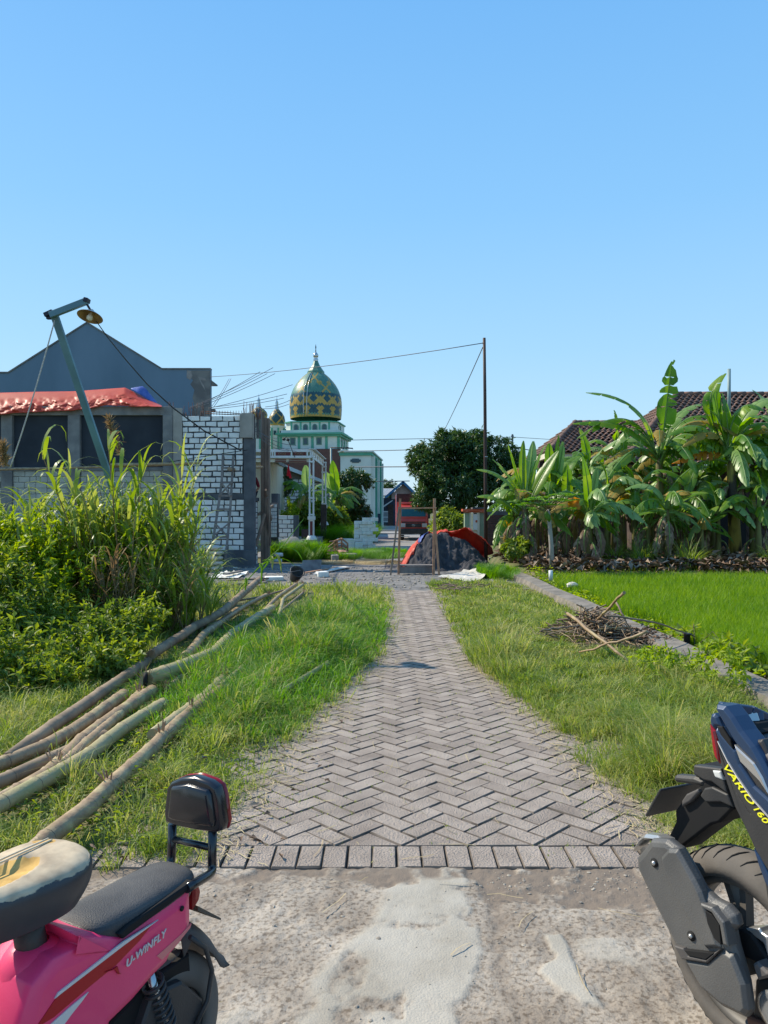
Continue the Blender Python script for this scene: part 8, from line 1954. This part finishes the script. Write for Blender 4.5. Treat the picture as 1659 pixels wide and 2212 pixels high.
b = MB(); b.beam(onT(370, 215, .085), onT(760, 262, -.01), .020, .030); b.build('rear_rail_bar', M['blue_p'], s2_, .004)
b = MB(); b.beam(onT(760, 255, -.01), onT(1150, 450, -.11), .020, .030); b.build('rear_rail_bar', M['blue_p'], s2_, .004)
b = MB(); b.beam(onT(755, 250, -.01), onT(845, 540, .0), .034, .012); b.build('rail_strut', M['alu'], s2_, .004)
b = MB(); b.beam(onT(850, 260, -.03), onT(880, 540, -.02), .03, .012); b.build('rail_strut', M['blue_p'], s2_, .004)
S2('rail_base', [(520, 380), (640, 400), (760, 430), (800, 500), (850, 545), (760, 620), (720, 660), (640, 560)], -.05, .04, 'hole', q3, .006)
# seat
cushion(f2, -.005+.03, .60, .11, .095, .84, .885, e=3.4, rows=16, na=60, tilt=-.08, crown=.02).build('seat', M['vinyl'], s2_)
S2('seat_base', [(715, 640), (790, 720), (905, 920), (1100, 1250), (1250, 1400), (1250, 1000), (980, 800), (900, 620)], -.08, .085, 'blackp', q3, .006)
# lettering
text_on(f2, 'VARIO', q3(425, 985), q3(770, 1465), .1015, .020, 'yellow', 'lettering', s2_, shear=.35)
text_on(f2, '160', q3(800, 1500), q3(950, 1700), .1015, .018, 'yellow', 'number_lettering', s2_, shear=.3)
for i in range(9):
    a = (575+i*14, 1290+i*22); c = (640+i*16, 1400+i*22)
    decal(f2, [a, (a[0]+5, a[1]-3), (c[0]+5, c[1]-3), c], .1005, 'fender', 'stripe_mark', s2_, q3)
# exhaust
mo = [(175, 1060), (132, 1108), (140, 1190), (250, 1420), (390, 1700), (440, 1780), (560, 1990), (700, 2110), (850, 2182), (876, 2140), (850, 1950), (780, 1700), (760, 1605), (797, 1570), (780, 1500), (720, 1430), (640, 1390), (560, 1315), (480, 1170), (410, 1052), (330, 990), (230, 985)]
P_ = [f2.T(*q2(*p), .165) for p in mo]
b = loft(f2, P_, [(.122, .012), (.130, .002), (.140, 0), (.150, 0), (.162, .009), (.167, .022)]); b.sm = [False]*len(b.sm); ex = fixn(b.build('exhaust_cover', M['muff'], s2_, .003))
b = MB(); b.tube([f2.w(*(lambda q: (q[0], .115, q[1]))(f2.T(*q2(*p), .115))) for p in ((240, 1030), (420, 1420), (560, 1760))], [.036, .046, .040], 20); b.build('silencer_can', M['blackp'], ex)
S2('raised_shield', [(292, 1112), (345, 1052), (405, 1056), (520, 1260), (560, 1340), (640, 1560), (690, 1715), (590, 1718), (500, 1560), (400, 1390), (310, 1190)], .15, .180, 'muff', q2, .010, ex)
S2('lower_shield', [(440, 1775), (600, 1805), (700, 1715), (770, 1760), (850, 1960), (872, 2130), (840, 2165), (700, 2095), (560, 1975)], .15, .176, 'muff', q2, .010, ex)
S2('slot_frame', [(388, 1692), (450, 1712), (480, 1762), (600, 1788), (655, 1742), (700, 1716), (606, 1810), (440, 1785)], .15, .182, 'fender', q2, .003, ex)
S2('cooling_slot', [(455, 1722), (652, 1745), (600, 1786), (485, 1760)], .15, .1835, 'hole', q2, .001, ex)
S2('cooling_slot', [(598, 1462), (640, 1488), (692, 1560), (702, 1690), (655, 1645), (612, 1545)], .15, .1835, 'hole', q2, .001, ex)
S2('handle_rim', [(560, 1412), (640, 1440), (720, 1540), (748, 1700), (712, 1690), (690, 1560), (640, 1480), (570, 1440)], .15, .186, 'muff', q2, .004, ex)
for x, y in ((242, 1150), (487, 1636)):
    s_, z_ = f2.T(*q2(x, y), .18); b = MB(); b.lathe([(.013, 0), (.013, .003), (0, .003)], f2.w(s_, .167 if x < 300 else .1675, z_), 16, axis=f2.n); bb_ = b.build('bolt_recess', M['hole'], ex)
    b = MB(); b.lathe([(.0065, 0), (.0065, .007), (0, .008)], f2.w(s_, .168, z_), 6, axis=f2.n); b.build('bolt', M['alu'], bb_)
pA = [f2.T(*q2(*p), .12) for p in [(165, 1062), (205, 972), (240, 946), (320, 955), (380, 992), (330, 992), (230, 985)]]
b = loft(f2, pA, [(.100, .006), (.11, 0), (.140, 0), (.152, .008)]); fixn(b.build('exhaust_end_cap', M['alu'], ex, .006))
# swingarm, engine and stand on the near side
S2('swingarm', [(650, 1085), (780, 1060), (880, 1120), (1090, 1430), (1300, 1700), (1300, 1900), (1090, 1560), (705, 1372), (690, 1290)], .05, .095, 'hole', q4, .006)
S2('hub_plate', [(800, 1062), (980, 1052), (1010, 1105), (1090, 1160), (1100, 1430), (1030, 1240), (880, 1130)], .05, .088, 'alu', q4, .004)
S2('footrest', [(895, 1490), (950, 1460), (1062, 1572), (1150, 1560), (1150, 1640), (960, 1690), (915, 1560)], .06, .13, 'fender', q4, .006)
S2('engine_case', [(910, 1700), (950, 1645), (1300, 1580), (1300, 2600), (880, 2600), (860, 2212), (900, 1900)], -.06, .085, 'blackp', q4, .012)
b = MB(); c = f2.w(.17, .09, .24); b.lathe([(.0, .0), (.045, 0), (.05, .01), (.05, .03), (.035, .036), (.02, .03), (0, .03)], c, 24, axis=f2.n); b.build('fan_cover', M['silver'], s2_)
S2('muffler_pipe', [(860, 2150), (875, 2230), (1100, 2330), (1100, 2260)], .06, .10, 'rust', q2, .006)
# beyond the frame: floor, front apron, bar, front wheel
b = loft(f2, [(.15, .35), (.55, .30), (.95, .25), (.95, .33), (.62, .40), (.55, .62), (.30, .84), (.05, .84), (.10, .6)], [(-.12, .01), (-.10, 0), (.08, 0), (.095, .01)]); fixn(b.build('centre_body', M['blackp'], s2_, .01))
b = loft(f2, [(.93, .25), (1.05, .25), (1.12, .6), (1.02, .98), (.95, .98), (1.0, .6)], [(-.19, .02), (-.14, 0), (.14, 0), (.19, .02)]); fixn(b.build('front_apron', M['blue_p'], s2_, .01))
b = MB(); b.tube([f2.w(1.0, 0, .9), f2.w(.96, 0, 1.02)], .03, 10); b.tube([f2.w(.88, -.33, 1.05), f2.w(.97, 0, 1.02), f2.w(.88, .33, 1.05)], .014, 10); b.build('handlebar', M['blackp'], s2_)
wheel(f2, 1.28, .278, .278, .10, s2_, 'tyre_d', 'rim', rimr=.73)
b = MB(); b.beam(f2.w(1.14, .08, .7), f2.w(1.28, .08, .278), .04); b.beam(f2.w(1.14, -.08, .7), f2.w(1.28, -.08, .278), .04); b.build('fork', M['blackp'], s2_)
